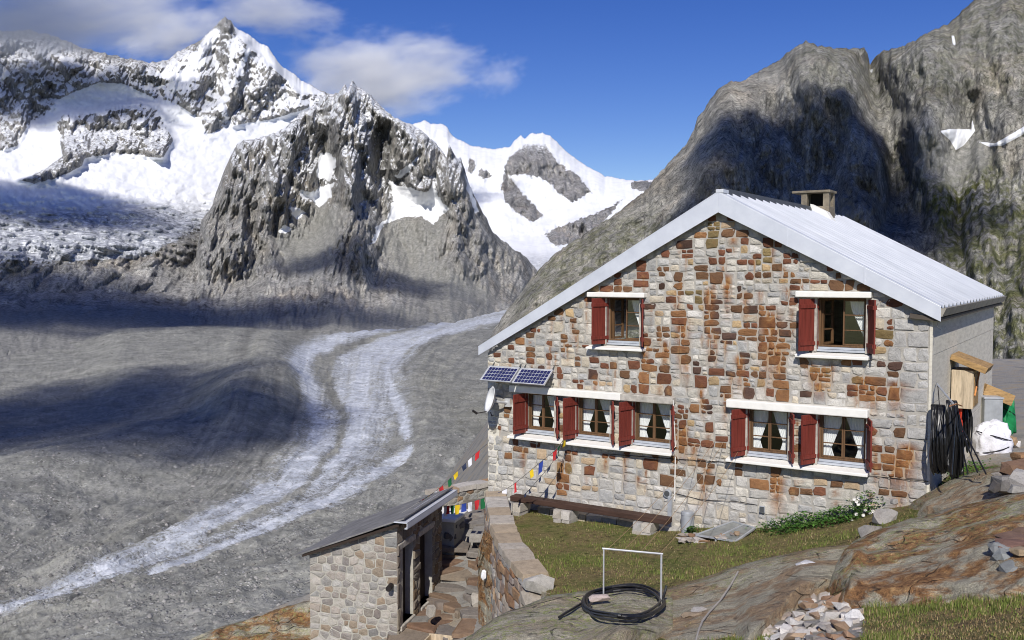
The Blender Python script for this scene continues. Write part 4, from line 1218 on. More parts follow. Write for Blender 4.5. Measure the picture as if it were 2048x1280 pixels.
for fr_u in (.33, .68):                                     # lap joints of the verge sheets
    for ue_, zt0, ze_, zb0_, zb1_ in ((uB - .02, zA, zB, float(zAb), float(zAb) + sr2 * (uB - 0.02 - uA)), (uL, zA, zLe, float(zAb), float(zLb))):
        um_ = uA + (ue_ - uA) * fr_u; du = .03 if ue_ > uA else -.03
        k0, k1 = fr_u, fr_u + du / (ue_ - uA)
        zz = lambda a, b, k: a + (b - a) * k
        y0, y1 = -OV - 0.017, -OV - 0.011
        mb = MB(H); mb.hexa([(um_, y0, zz(zb0_, zb1_, k0)), (um_ + du, y0, zz(zb0_, zb1_, k1)), (um_ + du, y1, zz(zb0_, zb1_, k1)), (um_, y1, zz(zb0_, zb1_, k0)), (um_, y0, zz(zt0, ze_, k0)), (um_ + du, y0, zz(zt0, ze_, k1)), (um_ + du, y1, zz(zt0, ze_, k1)), (um_, y1, zz(zt0, ze_, k0))])
        obj("lap_joint", mb, M_flash, hut)
# ridge cap, higher on the far side, and the chimney that interrupts it
mb = MB(H)
mb.box((uA - 0.05, -OV - 0.02, zA - 0.02), (uA + 0.10, 0.12, zA + 0.05)); obj("ridge_end_cap", mb, M_sheet, hut, bevel=0.01)
sl2 = (zA - zLe) / (uA - uL); sr3 = (zA - zB) / (uB - uA)
for a, b in ((0.12, 6.1), (7.35, 8.4)):
    mb = MB(H)
    mb.hexa([(uA - .05, a, zA - .03), (uA + .05, a, zA - .02), (uA + .05, b, zA - .02), (uA - .05, b, zA - .03),
             (uA - .05, a, zA + .10), (uA - .01, a, zA + .10), (uA - .01, b, zA + .10), (uA - .05, b, zA + .10)])
    obj("ridge_cap", mb, M_darkmetal, hut)
# eaves trim along the side wall
mb = MB(H)
mb.hexa([(uB - .02, -OV, zB - .17), (uB + .0, -OV, zB - .17), (uB + .0, VB, zB - .17), (uB - .02, VB, zB - .17), (uB - .02, -OV, zB - .03), (uB + .06, -OV, zB - .03), (uB + .06, VB, zB - .03), (uB - .02, VB, zB - .03)])
obj("eaves_trim", mb, plain("dull_zinc", (0.30, 0.28, 0.235), 0.6, 0.1, 0.25, 3), hut)
mb = MB(H); mb.hexa([(-.34, -OV + .03, ZR - .05), (uB - .03, -OV + .03, ZR - .1), (uB - .03, VB - .03, ZR - .1), (-.34, VB - .03, ZR - .05), (-.34, -OV + .03, ZR + .03), (uB - .03, -OV + .03, ZR - .04), (uB - .03, VB - .03, ZR - .04), (-.34, VB - .03, ZR + .03)])
obj("eaves_soffit", mb, M_soffit, hut)
mb = MB(H).tube([H(0, 0, 0) * 0 + np.array(q) for q in ((uB - .05, -OV, zB - .2), (uB - .08, -OV + .03, zB - .33), (uB - .02, -OV, zB - .38))], 0.008, 6)
obj("eaves_hook", mb, M_darkmetal, hut)

M_chim = plain("weathered_chimney_concrete", (0.20, 0.17, 0.125), 0.95, 0, 0.35, 5, 0.7, 25, 0.02)
ch = MB(H)
cu0, cu1, cv0, cv1 = uA - 0.34, uA + 0.34, 6.45, 7.05
ctop = zA + 0.12
ch.box((cu0, cv0, zA - 0.6), (cu1, cv1, ctop))
chim = obj("chimney", ch, M_chim, hut, bevel=0.02)
chim["label"] = "squat concrete chimney with a slab cap"
for (x, y) in ((cu0, cv0), (cu1 - .15, cv0), (cu0, cv1 - .16), (cu1 - .15, cv1 - .16)):
    mb = MB(H); mb.box((x + .005, y + .005, ctop), (x + .145, y + .155, ctop + .33)); obj("chimney_post", mb, M_chim, chim)
mb = MB(H); mb.box((cu0 + .155, cv0 + .30, ctop), (cu1 - .155, cv1 - .17, ctop + .32)); obj("flue", mb, plain("opening_black", (0.012, 0.011, 0.01), 0.95), chim)  # near-black block: the dark of the chimney opening is put into its colour
mb = MB(H); mb.box((cu0 - .22, cv0 - .04, ctop + .33), (cu1 + .03, cv1 + .04, ctop + .39)); obj("chimney_cap", mb, M_chim, chim, bevel=0.015)
mb = MB(H)
mb.hexa([(uA + .05, 6.12, zA - .42), (uA + .62, 6.12, zA - .42), (uA + .62, 6.44, zA - .42), (uA + .05, 6.44, zA - .42), (uA - .02, 6.12, zA + .16), (uA + .36, 6.12, zA - .04), (uA + .36, 6.44, zA - .04), (uA - .02, 6.44, zA + .16)])
o = obj("chimney_flashing", mb, M_white, chim); o["label"] = "white painted flashing saddle in front of the chimney"

# ---- lintels and sills
for u0, u1, z0, z1, fr, bare in LINTELS:
    mb = MB(H); mb.box((u0, -fr, z0), (u1, 0.05, z1))
    o = obj("lintel", mb, M_greystone if bare else M_white, hut, bevel=0.018)
    o["label"] = "lintel of bare chipped stone" if bare else "white painted lintel"
for u0, u1, z0, z1, fr in SILLS:
    mb = MB(H)
    mb.hexa([(u0, -fr, z0), (u1, -fr, z0), (u1, 0.17, z0), (u0, 0.17, z0), (u0, -fr, z1 - .05), (u1, -fr, z1 - .05), (u1, 0.17, z1), (u0, 0.17, z1)])
    o = obj("window_sill", mb, M_white, hut, bevel=0.012); o["label"] = "white painted projecting sill"

# ---- windows with shutters
def wood(name, col, rough=0.6, sc=(14, 14, 0.8)):
    t = NT(name)
    p = t.pos()
    g = t.noise(t.mapping(p, sc), 2.5, 6, 0.65, 0.3)
    c = t.ramp(g, [(0.28, tuple(q * 0.55 for q in col)), (0.5, col), (0.75, tuple(min(1, q * 1.35) for q in col))])
    t.bump(g, 0.3, 0.006)
    return t.fin(c, rough)
M_red = wood("red_stained_wood", (0.165, 0.030, 0.020), 0.65)
M_brown = wood("brown_window_wood", (0.135, 0.075, 0.036), 0.6)
M_iron = plain("shutter_iron", (0.035, 0.03, 0.03), 0.6, 0.5)
M_tin = plain("tin_sill", (0.50, 0.53, 0.57), 0.45, 0.3)
t = NT("curtain_cloth")
t.b.inputs["Roughness"].default_value = 0.9
g = t.noise(t.mapping(t.pos(), (30, 30, 1.2)), 2, 3)
M_curtain = t.fin(t.ramp(g, [(0.3, (0.76, 0.76, 0.76)), (0.7, (0.90, 0.90, 0.90))]), 0.95)
gm = bpy.data.materials.new("window_glass"); gm.use_nodes = True
gn = gm.node_tree
for n in list(gn.nodes): gn.nodes.remove(n)
go = gn.nodes.new("ShaderNodeOutputMaterial"); gx_ = gn.nodes.new("ShaderNodeMixShader"); gt = gn.nodes.new("ShaderNodeBsdfTransparent"); gg = gn.nodes.new("ShaderNodeBsdfGlossy")
gx_.inputs[0].default_value = 0.045; gg.inputs["Roughness"].default_value = 0.02; gt.inputs[0].default_value = (0.96, 0.97, 0.965, 1)
gn.links.new(gt.outputs[0], gx_.inputs[1]); gn.links.new(gg.outputs[0], gx_.inputs[2]); gn.links.new(gx_.outputs[0], go.inputs[0])
M_glass = gm

def shutter(win, hu, z0, z1, a, side, lab):
    """a boarded shutter hinged at u = hu, opened by 90 degrees + a"""
    hz = 0.10
    dirv = np.array([side * math.sin(a), -math.cos(a)])       # in (u, v), from hinge outwards
    nr = np.array([-side * math.cos(a), -math.sin(a)]) * -1    # towards the opening
    def T(s, o, z):
        q = np.array([hu, hz]) + dirv * s + nr * o
        return H(q[0], q[1], z)
    root = None
    nb = 4
    za, zb_ = z0 + 0.015, z1 - 0.02
    for k in range(nb):
        mb = MB(T); mb.box((SW * k / nb + .002, -.014, za + R3.uniform(0, .004)), (SW * (k + 1) / nb - .002, .014, zb_))
        if root is None:
            root = obj("shutter", mb, M_red, win, bevel=0.003); root["label"] = lab
        else:
            obj("shutter", mb, M_red, root, bevel=0.003).name = "board"
    for zz in (za + 0.10, zb_ - 0.17):
        for o_ in (1, -1):
            mb = MB(T); mb.box((.012, .015 if o_ > 0 else -.034, zz), (SW - .012, .034 if o_ > 0 else -.015, zz + .07)); obj("batten", mb, M_red, root, bevel=0.004)
    mb = MB(T); zc = (za + zb_) / 2
    mb.box((SW * .62, .016, zc + .05), (SW * .95, .026, zc + .063)); mb.box((SW * .80, .016, zc - .16), (SW * .83, .024, zc - .04))
    obj("latch", mb, M_iron, root)
    mb = MB(T); mb.box((SW * .3, -.01, za - .035), (SW * .34, .05, za + .02)); obj("shutter_stay", mb, M_iron, root)
    return root

def curtain(win, u0, u1, z0, z1, side, v, full=False):
    """white curtain gathered to one side: its free edge swings in to a tie low down"""
    n, m = 22, 14
    P = []
    w = u1 - u0
    for j in range(m):
        t = j / (m - 1)                                         # 0 top .. 1 bottom
        e = np.interp(t, [0, 0.1, 0.72, 0.78, 1.0], [0.49, 0.47, 0.22, 0.19, 0.27]) if not full else np.interp(t, [0, 0.25, 0.8, 1], [0.80, 0.68, 0.12, 0.04])
        for i in range(n):
            s = i / (n - 1) * e
            uu = u0 + w * s if side > 0 else u1 - w * s
            P.append(H(uu, v + 0.016 * math.sin(i * 1.9 + 0.6 * t) * (0.4 + 0.6 * t) + 0.003 * math.sin(j * 2 + i), z1 - (z1 - z0) * t))
    obj("curtain", (np.array(P), grid_faces(m, n)), M_curtain, win, smooth=True)

def bars(mb, u0, u1, v0, v1, z0, z1, t):
    mb.box((u0, v0, z0), (u0 + t, v1, z1)); mb.box((u1 - t, v0, z0), (u1, v1, z1)); mb.box((u0 + t, v0, z0), (u1 - t, v1, z0 + t)); mb.box((u0 + t, v0, z1 - t), (u1 - t, v1, z1))

PLACE = {"w1": "leftmost of the lower windows, beside the satellite dish", "w2": "second lower window from the satellite dish", "w3": "third lower window from the satellite dish", "w4": "lower window of the near pair, farther from the corner",
         "w5": "lower window nearest the concrete corner", "ul": "open upper window above the solar panels", "ur": "open upper window nearest the concrete corner"}
for nm, b0, b1, z0, z1, a, kind in wins:
    V0 = 0.145
    mb = MB(H)
    bars(mb, b0, b1, V0, V0 + .07, z0 + .085, z1, 0.034)
    win = obj("window", mb, M_brown, hut, bevel=0.004)
    win["label"] = PLACE[nm]
    mb = MB(H)                                                   # plastered reveal
    mb.box((b0 - .055, 0.002, z0), (b0 - .002, 0.42, z1)); mb.box((b1 + .002, 0.002, z0), (b1 + .055, 0.42, z1)); mb.box((b0 - .055, .002, z1), (b1 + .055, .42, z1 + .03))
    obj("reveal", mb, M_mortar if False else M_greystone, win)
    mb = MB(H)
    mb.box((b0 + .0, .03, z0 + .004), (b1, .143, z0 + .04)); mb.box((b0, .085, z0 + .044), (b1, .142, z0 + .083)); mb.box((b0, .144, z0 + .004), (b1, .4, z0 + .08))
    obj("tin_sill", mb, M_tin, win, bevel=0.004)
    um = (b0 + b1) / 2
    ia, ib, iz0, iz1 = b0 + .036, b1 - .036, z0 + .121, z1 - .036
    leaves = ((ia, um - .002), (um + .002, ib)) if kind == 0 else ((um - 0.0, ib),)
    for (x0, x1) in leaves:
        mb = MB(H); bars(mb, x0, x1, V0 + .012, V0 + .055, iz0, iz1, 0.026)
        cs = obj("casement", mb, M_brown, win, bevel=0.003)
        for k in (1, 2):
            zz = iz0 + (iz1 - iz0) * k / 3
            mb = MB(H); mb.box((x0 + .026, V0 + .02, zz - .009), (x1 - .026, V0 + .048, zz + .009)); obj("casement", mb, M_brown, win).name = "glazing_bar"
        for k in range(3):
            za, zb_ = iz0 + (iz1 - iz0) * k / 3, iz0 + (iz1 - iz0) * (k + 1) / 3
            mb = MB(H); mb.box((x0 + .024, V0 + .031, za + .012), (x1 - .024, V0 + .036, zb_ - .012)); obj("pane", mb, M_glass, win)
    if kind == 1:                                                # the other casement stands open into the room
        def TO(s, o_, z):
            q = np.array([ia + .01, V0 + .06]) + np.array([0.26, 0.965]) * s + np.array([0.965, -0.26]) * o_
            return H(q[0], q[1], z)
        wv = (um - ia) * 0.98
        mb = MB(TO); bars(mb, 0, wv, -.02, .02, iz0, iz1, 0.036)
        for k in (1, 2):
            zz = iz0 + (iz1 - iz0) * k / 3; mb.box((.036, -.012, zz - .012), (wv - .036, .012, zz + .012))
        o = obj("casement", mb, M_brown, win); o["label"] = "casement swung open into the dark room"
    if kind == 0:
        curtain(win, ia, ib, iz0 - .02, iz1 + .02, 1, V0 + .13); curtain(win, ia, ib, iz0 - .02, iz1 + .02, -1, V0 + .13)
    else:
        curtain(win, um, ib, iz0 - .02, iz1 + .02, -1, V0 + .12, True)
    shutter(win, b0 - .002, z0, z1, a, -1, "sunlit red shutter folded back on the left of the window")
    av = math.atan(view_tan(b1)); shutter(win, b1 + .002, z0, z1, av + math.radians(3 if av > 0.4 else (9 if kind == 0 else 16)), 1, "red shutter seen nearly edge on at the right of the window")
# ------------------------------------------------------------------ ground around the hut
def rbf(pts, box):
    P = np.array(pts, float)
    n = len(P)
    d = np.hypot(P[:, None, 0] - P[None, :, 0], P[:, None, 1] - P[None, :, 1])
    A = np.zeros((n + 3, n + 3))
    A[:n, :n] = d; A[:n, n] = 1; A[:n, n + 1] = P[:, 0]; A[:n, n + 2] = P[:, 1]
    A[n:, :n] = A[:n, n:].T
    w = np.linalg.solve(A, np.concatenate([P[:, 2], [0, 0, 0]]))
    def f(x, y):
        x = np.clip(np.asarray(x, float), box[0], box[1]); y = np.clip(np.asarray(y, float), box[2], box[3])
        r = w[n] + w[n + 1] * x + w[n + 2] * y
        for k in range(n):
            r = r + w[k] * np.hypot(x - P[k, 0], y - P[k, 1])
        return r
    return f
def pz(x, y, z):
    q = at_z(np.array(float(x)), np.array(float(y)), z)
    return tuple(q)
UP = [pz(1330, 1058, -5.07), pz(1200, 1042, -5.1), pz(1080, 1020, -5.12), pz(1010, 1010, -5.1), pz(1560, 1052, -4.70), pz(1700, 1030, -4.3), pz(1857, 1003, -3.9), pz(1200, 1100, -5.05), pz(1100, 1140, -5.0), pz(1060, 1080, -5.08),
      pz(1245, 1210, -4.62), pz(1100, 1205, -4.75), pz(1180, 1280, -4.3), pz(1000, 1290, -4.6), pz(1400, 1150, -4.68), pz(1500, 1225, -4.1), pz(1450, 1280, -3.9), pz(1600, 1100, -4.42), pz(1650, 1160, -4.05),
      pz(1600, 1280, -3.6), pz(1740, 1060, -4.1), pz(1850, 1245, -3.4), pz(2048, 1280, -2.9), pz(2048, 1235, -2.95), pz(1900, 965, -3.75), pz(1985, 915, -3.85), pz(2048, 890, -3.8), pz(2040, 775, -4.25), pz(2040, 727, -5.0), pz(2040, 1000, -3.0),
      (3.0, 34.0, -5.3), (14, 34, -4.6), (26, 50, -5.2), (12, 12, -2.4), (10, 4, -2.2), (3, 3, -2.6), (-2, 5, -3.8), (20, 20, -2.8), (8, 25, -4.3), (2, 26, -5.0)]
LOW = [pz(930, 1060, -5.95), pz(960, 1030, -5.8), pz(900, 1040, -5.95), pz(870, 1215, -6.95), pz(800, 1285, -7.0), pz(900, 1275, -6.95), pz(960, 1180, -6.6), pz(940, 1120, -6.4), pz(1000, 1240, -6.5), pz(615, 1207, -7.25), pz(500, 1243, -7.7),
       pz(380, 1283, -8.4), (-9, 15, -9.5), (-4, 10, -8.5), (-2, 14, -7.6), (-1, 28, -6.3), (-3, 24, -6.4), (1, 30, -6.2), (-6, 30, -9), (-1, 11, -7.5)]
f_up, f_low = rbf(UP, (-3, 27, 3, 56)), rbf(LOW, (-10, 2, 9, 31))
# centre line of the curved retaining wall, running on as the edge of the upper ground
RW = [pz(992, 985, -4.58), pz(996, 1010, -4.60), pz(1004, 1045, -4.62), pz(1020, 1085, -4.66), pz(1044, 1120, -4.70), pz(1072, 1150, -4.72)]
EDGE = [(-0.05, 30.0), (-0.42, 21.2)] + [(q[0] + 0.05, q[1]) for q in RW] + [tuple(pz(1085, 1190, -4.8)[:2]), tuple(pz(1030, 1240, -4.7)[:2]), tuple(pz(930, 1310, -4.8)[:2]), (-1.8, 7.0), (-2.5, 3.0)]
UPPOLY = EDGE + [(-2, -2), (60, -2), (60, 80), (-0.05, 80)]
HUTPOLY = [tuple(H(u, v, 0)[:2]) for u, v in ((WL + .15, .1), (-.15, .1), (-.15, DEP - .1), (WL + .15, DEP - .1))]
CLIFF = [(-9.3, 14), (-7.4, 21.0), (-5.8, 21.2), (-4.6, 21.3), (-4.2, 22.6), (-2.4, 24.2), (0.6, 25.2), (0.6, 60), (60, 62), (60, -3), (-9, -3)]     # land inside, the drop to the glacier outside
def ground_z(x, y):
    sd = poly_sd(np.asarray(x, float), np.asarray(y, float), UPPOLY)
    k = sstep(0.22, -0.05, sd)
    z = f_low(x, y) * (1 - k) + f_up(x, y) * k
    z = z + 0.05 * fbm(np.asarray(x) * 0.9, np.asarray(y) * 0.9, 4, 210) + 0.02 * fbm(np.asarray(x) * 4, np.asarray(y) * 4, 3, 215)
    c = poly_sd(np.asarray(x, float), np.asarray(y, float), CLIFF)
    far = np.clip(c, 0, None)
    return z - far * (0.95 + 0.12 * fbm(np.asarray(x) * 0.06, np.asarray(y) * 0.06, 4, 220)) - 0.25 * sstep(-0.3, 0.4, c), c
def axis(segs):
    out = []
    for a, b, st in segs:
        out.append(np.arange(a, b, st))
    return np.unique(np.concatenate(out))
gx = axis([(-190, -30, 8), (-30, -9, 0.8), (-9, 12, 0.09), (12, 20, 0.4), (20, 61, 2)])
gy = axis([(-3, 6, 0.5), (6, 24, 0.09), (24, 30, 0.3), (30, 64, 1.2), (64, 260, 8)])
XX, YY = np.meshgrid(gx, gy)
GZ, GC = ground_z(XX, YY)
GZ = np.maximum(GZ, -170)
sdup = poly_sd(XX, YY, UPPOLY)
# where turf grows: the upper level between rocks; soil and slabs elsewhere
turf = sstep(0.1, -0.25, sdup) * sstep(0.3, -0.5, GC)
turf = turf * (1 - 0.9 * sstep(20, 24, YY)) * (1 - 0.8 * sstep(8.6, 9.6, XX) * sstep(17, 19, YY))
turf = turf * (1 - 0.95 * poly(XX, YY, [pz(1590, 1160, -4.2)[:2], pz(1715, 1140, -4.0)[:2], pz(1730, 1290, -3.5)[:2], pz(1500, 1290, -3.7)[:2]], 0.2))
path = sstep(0.05, 0.3, sdup) * sstep(0.3, -0.3, GC)
t = NT("turf_soil")
p = t.pos()
n1 = t.noise(p, 1.1, 6, 0.6); n2 = t.noise(p, 9, 6, 0.65); n3 = t.noise(p, 45, 4)
gcol = t.ramp(n1, [(0.32, (0.19, 0.14, 0.075)), (0.47, (0.17, 0.145, 0.062)), (0.60, (0.12, 0.135, 0.04))])
gcol = t.mix(t.math('MULTIPLY', t.sst(n2, 0.5, 0.68), 0.55), gcol, (0.24, 0.20, 0.10))
gcol = t.mix(t.math('MULTIPLY', t.sst(n2, 0.48, 0.34), 0.7), gcol, (0.032, 0.028, 0.014))
rc = t.ramp(n1, [(0.3, (0.20, 0.19, 0.18)), (0.5, (0.32, 0.305, 0.275)), (0.68, (0.36, 0.29, 0.20))])
rc = t.mix(t.math('MULTIPLY', t.sst(n2, 0.5, 0.66), 0.6), rc, (0.34, 0.31, 0.26))
c = t.mix(t.sst(t.math('ADD', t.attr("turf"), t.math('MULTIPLY', t.math('SUBTRACT', n2, 0.5), 0.9)), 0.35, 0.6), rc, gcol)
t.bump(t.math('ADD', n2, t.math('MULTIPLY', n3, 0.5)), 0.9, 0.06)
M_ground = t.fin(c, 0.95, spec=0.1)
o = obj("ground", (np.stack([XX, YY, GZ], -1).reshape(-1, 3), grid_faces(len(gy), len(gx))), M_ground, smooth=True, attrs={"turf": turf.ravel()})
tag(o, "grassy ground and rocky slope around the hut", kind="structure")
def gzf(x, y):
    """height of the ground sheet as built"""
    x = np.asarray(x, float); y = np.asarray(y, float)
    i = np.clip(np.searchsorted(gx, x) - 1, 0, len(gx) - 2); j = np.clip(np.searchsorted(gy, y) - 1, 0, len(gy) - 2)
    a = np.clip((x - gx[i]) / (gx[i + 1] - gx[i]), 0, 1); b = np.clip((y - gy[j]) / (gy[j + 1] - gy[j]), 0, 1)
    return (GZ[j, i] * (1 - a) + GZ[j, i + 1] * a) * (1 - b) + (GZ[j + 1, i] * (1 - a) + GZ[j + 1, i + 1] * a) * b
def gz1(x, y):
    return float(gzf(x, y))
def gp(px, py, z=-4.4):
    """where a line of sight first meets the ground near the hut"""
    px = np.atleast_1d(np.asarray(px, float)); py = np.atleast_1d(np.asarray(py, float))
    Ds = np.arange(6.5, 26, 0.13)
    r = ray(px, py)
    P = r[:, None, :] * Ds[None, :, None]
    below = gzf(P[..., 0], P[..., 1]) > P[..., 2]
    k = np.argmax(below, 1)
    ar = np.arange(len(px)); k0 = np.maximum(k - 1, 0)
    e1 = P[ar, k, 2] - gzf(P[ar, k, 0], P[ar, k, 1]); e0 = P[ar, k0, 2] - gzf(P[ar, k0, 0], P[ar, k0, 1])
    w = np.clip(e0 / (e0 - e1 + 1e-9), 0, 1)[:, None]
    Q = P[ar, k0] * (1 - w) + P[ar, k] * w
    Q[:, 2] = gzf(Q[:, 0], Q[:, 1])
    return Q, below.any(1)

# ---- bedrock outcrops: smooth glacier-polished gneiss, iron stained, lichened on top
def mat_outcrop(name, lichen=0.6, rust=0.6, dirx=0.5):
    t = NT(name)
    p = t.pos()
    band = t.noise(t.mapping(p, (0.9, 2.2, 4.5), (0.12, 0.25, -0.5)), 1.3, 10, 0.72, 0.15)
    n2 = t.noise(p, 9, 9, 0.74); n3 = t.noise(p, 70, 5, 0.7); nb_ = t.noise(p, 1.6, 6, 0.6)
    c = t.ramp(band, [(0.30, (0.17, 0.15, 0.115)), (0.40, (0.31, 0.285, 0.22)), (0.50, (0.47, 0.435, 0.335)), (0.60, (0.37, 0.34, 0.265)), (0.72, (0.24, 0.21, 0.16))])
    rn = t.noise(t.mapping(p, (0.7, 1.6, 3.5), (0, 0.2, -0.5), (3, 1, 7)), 0.9, 9, 0.68, 0.2)
    c = t.mix(t.math('MULTIPLY', t.sst(rn, 0.44, 0.56), rust), c, t.ramp(n2, [(0.32, (0.11, 0.05, 0.028)), (0.5, (0.29, 0.145, 0.058)), (0.68, (0.46, 0.285, 0.13))]))
    c = t.mix(t.math('MULTIPLY', t.sst(n2, 0.46, 0.34), 0.6), c, t.mix(1.0, c, (0.48, 0.45, 0.42), 'MULTIPLY'))
    c = t.mix(t.math('MULTIPLY', t.sst(n2, 0.54, 0.66), 0.55), c, t.mix(1.0, c, (1.4, 1.38, 1.32), 'MULTIPLY'))
    c = t.mix(t.math('MULTIPLY', t.sst(n3, 0.53, 0.62), 0.75), c, t.mix(1.0, c, (1.6, 1.58, 1.5), 'MULTIPLY'))
    c = t.mix(t.math('MULTIPLY', t.sst(n3, 0.47, 0.38), 0.75), c, t.mix(1.0, c, (0.5, 0.5, 0.5), 'MULTIPLY'))
    ce = t.voro(t.mapping(p, (0.7, 1.5, 2.2), (0.1, 0.3, -0.5)), 0.9, 'DISTANCE_TO_EDGE')
    ckm = t.math('MULTIPLY', t.sst(ce, 0.012, 0.0), t.sst(nb_, 0.42, 0.55))
    c = t.mix(t.math('MULTIPLY', ckm, 0.6), c, (0.05, 0.042, 0.034))
    li = t.math('MULTIPLY', t.attr("lichen"), t.math('MULTIPLY', t.sst(t.noise(p, 16, 6, 0.65), 0.50, 0.56), t.sst(t.noise(p, 2.2, 4), 0.36, 0.52)))
    c = t.mix(t.math('MULTIPLY', li, lichen), c, t.ramp(n3, [(0.35, (0.20, 0.23, 0.06)), (0.65, (0.42, 0.46, 0.18))]))
    dk = t.math('MULTIPLY', t.attr("lichen"), t.sst(t.noise(p, 6, 5, 0.65), 0.56, 0.66))
    c = t.mix(t.math('MULTIPLY', dk, 0.75), c, (0.045, 0.048, 0.042))
    t.bump(t.math('SUBTRACT', t.math('ADD', t.math('ADD', band, t.math('MULTIPLY', n2, 0.7)), t.math('MULTIPLY', n3, 0.15)), t.math('MULTIPLY', ckm, 0.6)), 0.95, 0.10)
    return t.fin(c, 0.9, spec=0.2)
M_out = mat_outcrop("polished_gneiss")
M_out_l = mat_outcrop("lichened_gneiss", 0.95, 0.25)
M_out_r = mat_outcrop("rusty_gneiss", 0.5, 0.95)
def outcrop(name, x0, x1, nx, ny, top, bot, Dt, Db, pw, mat, label, lich, amp=0.05, seed=300, side=0.35):
    """bedrock hump: top and foot lines in the view, with distances; foot and edges run into the ground"""
    xs = np.linspace(x0, x1, nx)
    T = np.linspace(0, 1, ny)[:, None]
    TOP, BOT = top(xs), bot(xs)
    X = np.repeat(xs[None], ny, 0); Y = BOT + (TOP - BOT) * T
    D = Db(xs) + (Dt(xs) - Db(xs)) * T ** pw
    P = at(X, Y, D)
    n = fbm(P[..., 0] * 1.2, P[..., 1] * 1.2 + P[..., 2], 5, seed) + 0.5 * (ridged((P[..., 0] + P[..., 2]) * 1.1, P[..., 1] * 2.2, 4, seed + 7) - 0.5)
    fq = P[..., 1] * 0.8 + P[..., 2] * 1.6
    n = n + 0.9 * (facets(P[..., 0] * 0.9 + 0.5 * fq, fq * 1.5, seed + 21) - 0.2) + 0.35 * (facets(P[..., 0] * 3.1 - fq, fq * 4.2, seed + 23) - 0.2) + 0.12 * fbm(P[..., 0] * 14, fq * 14, 3, seed + 27)
    P = P * (1 - (amp * n / D * 2.2))[..., None]
    P[..., 2] += amp * 0.6 * n
    b1 = P[-1].copy(); b1[:, 1] += 0.5; b1[:, 2] -= 0.12
    b2 = P[-1].copy(); b2[:, 1] += 1.2; b2[:, 2] -= 0.8
    f1 = P[0].copy(); f1[:, 1] -= 0.02; f1[:, 2] -= 0.5
    P = np.concatenate([f1[None], P, b1[None], b2[None]], 0)
    e = P[:, 0].copy(); e[:, 0] -= 0.12; e[:, 1] += side; e[:, 2] -= 0.45
    e2 = P[:, -1].copy(); e2[:, 0] += 0.12; e2[:, 1] += side; e2[:, 2] -= 0.45
    P = np.concatenate([e[:, None], P, e2[:, None]], 1)
    L = np.repeat(np.concatenate([[0], lich(T[:, 0]), [1, 1]])[:, None], nx + 2, 1)
    o = obj(name, (P.reshape(-1, 3), grid_faces(ny + 3, nx + 2)), mat, smooth=True, attrs={"lichen": L.ravel()})
    fn = lambda x, y: float(Db(x) + (Dt(x) - Db(x)) * np.clip((y - bot(x)) / (top(x) - bot(x)), 0, 1) ** pw)
    OUT.append(fn)
    return tag(o, label, "rock")
OUT = []
outcrop("rock_outcrop", 1696, 2180, 150, 70, pl([(1696, 1165), (1703, 1135), (1716, 1108), (1735, 1085), (1790, 1062), (1860, 1036), (1950, 1012), (2048, 990), (2180, 965)]), pl([(1696, 1190), (1715, 1222), (1790, 1240), (1900, 1222), (2000, 1206), (2180, 1190)]),
        pl([(1696, 10.6), (1735, 12.0), (1860, 12.6), (2048, 12.2), (2180, 12)]), pl([(1696, 10.2), (1790, 9.6), (1900, 9.4), (2048, 8.9), (2180, 8.5)]), 1.7, M_out_r, "large rounded rust streaked bedrock hump with a lichened crest near the right edge", lambda T: sstep(0.55, 0.8, T), 0.06, 300)
outcrop("rock_outcrop", 1285, 1712, 120, 44, pl([(1285, 1208), (1330, 1185), (1400, 1168), (1480, 1140), (1560, 1118), (1640, 1102), (1712, 1092)]), pl([(1285, 1262), (1360, 1290), (1470, 1300), (1540, 1230), (1600, 1170), (1712, 1150)]),
        pl([(1285, 12.9), (1400, 13.2), (1560, 13.3), (1712, 13.0)]), pl([(1285, 11.0), (1400, 9.7), (1500, 9.5), (1600, 11.0), (1712, 11.8)]), 1.15, M_out, "low flat rock slab with brown bands between the lawn and the rubble", lambda T: sstep(0.7, 0.95, T) * 0.8, 0.035, 320)
outcrop("rock_outcrop", 925, 1345, 120, 44, pl([(925, 1290), (990, 1245), (1060, 1212), (1110, 1196), (1180, 1187), (1250, 1182), (1310, 1186), (1345, 1195)]), pl([(925, 1310), (1000, 1340), (1150, 1345), (1240, 1262), (1345, 1250)]),
        pl([(925, 11.0), (1060, 12.0), (1180, 12.5), (1345, 12.7)]), pl([(925, 10.0), (1000, 9.3), (1150, 9.2), (1345, 10.7)]), 1.1, M_out_l, "grey rock slab spotted with yellow green lichen under the hose coil", lambda T: 0.5 + 0.5 * T, 0.05, 340)
outcrop("rock_outcrop", 1852, 2120, 90, 36, pl([(1852, 1003), (1880, 985), (1930, 958), (1985, 940), (2048, 925), (2120, 915)]), pl([(1852, 1012), (1900, 1018), (1980, 1006), (2120, 985)]),
        pl([(1852, 15.3), (1930, 15.4), (2048, 15.0), (2120, 15)]), pl([(1852, 14.6), (1900, 13.8), (1980, 13.2), (2120, 12.8)]), 1.3, M_out, "grey rock rib by the concrete corner of the hut", lambda T: sstep(0.6, 0.9, T) * 0.5, 0.05, 360)
outcrop("rock_outcrop", 360, 640, 80, 30, pl([(360, 1290), (430, 1258), (500, 1236), (560, 1216), (640, 1196)]), pl([(360, 1300), (430, 1330), (640, 1340)]),
        pl([(360, 19.4), (500, 19.8), (640, 19.9)]), pl([(360, 19), (430, 18.2), (640, 17.8)]), 1.0, M_out_r, "reddish lichened rock at the brink left of the small stone hut", lambda T: 0.3 + 0.7 * T, 0.10, 380)
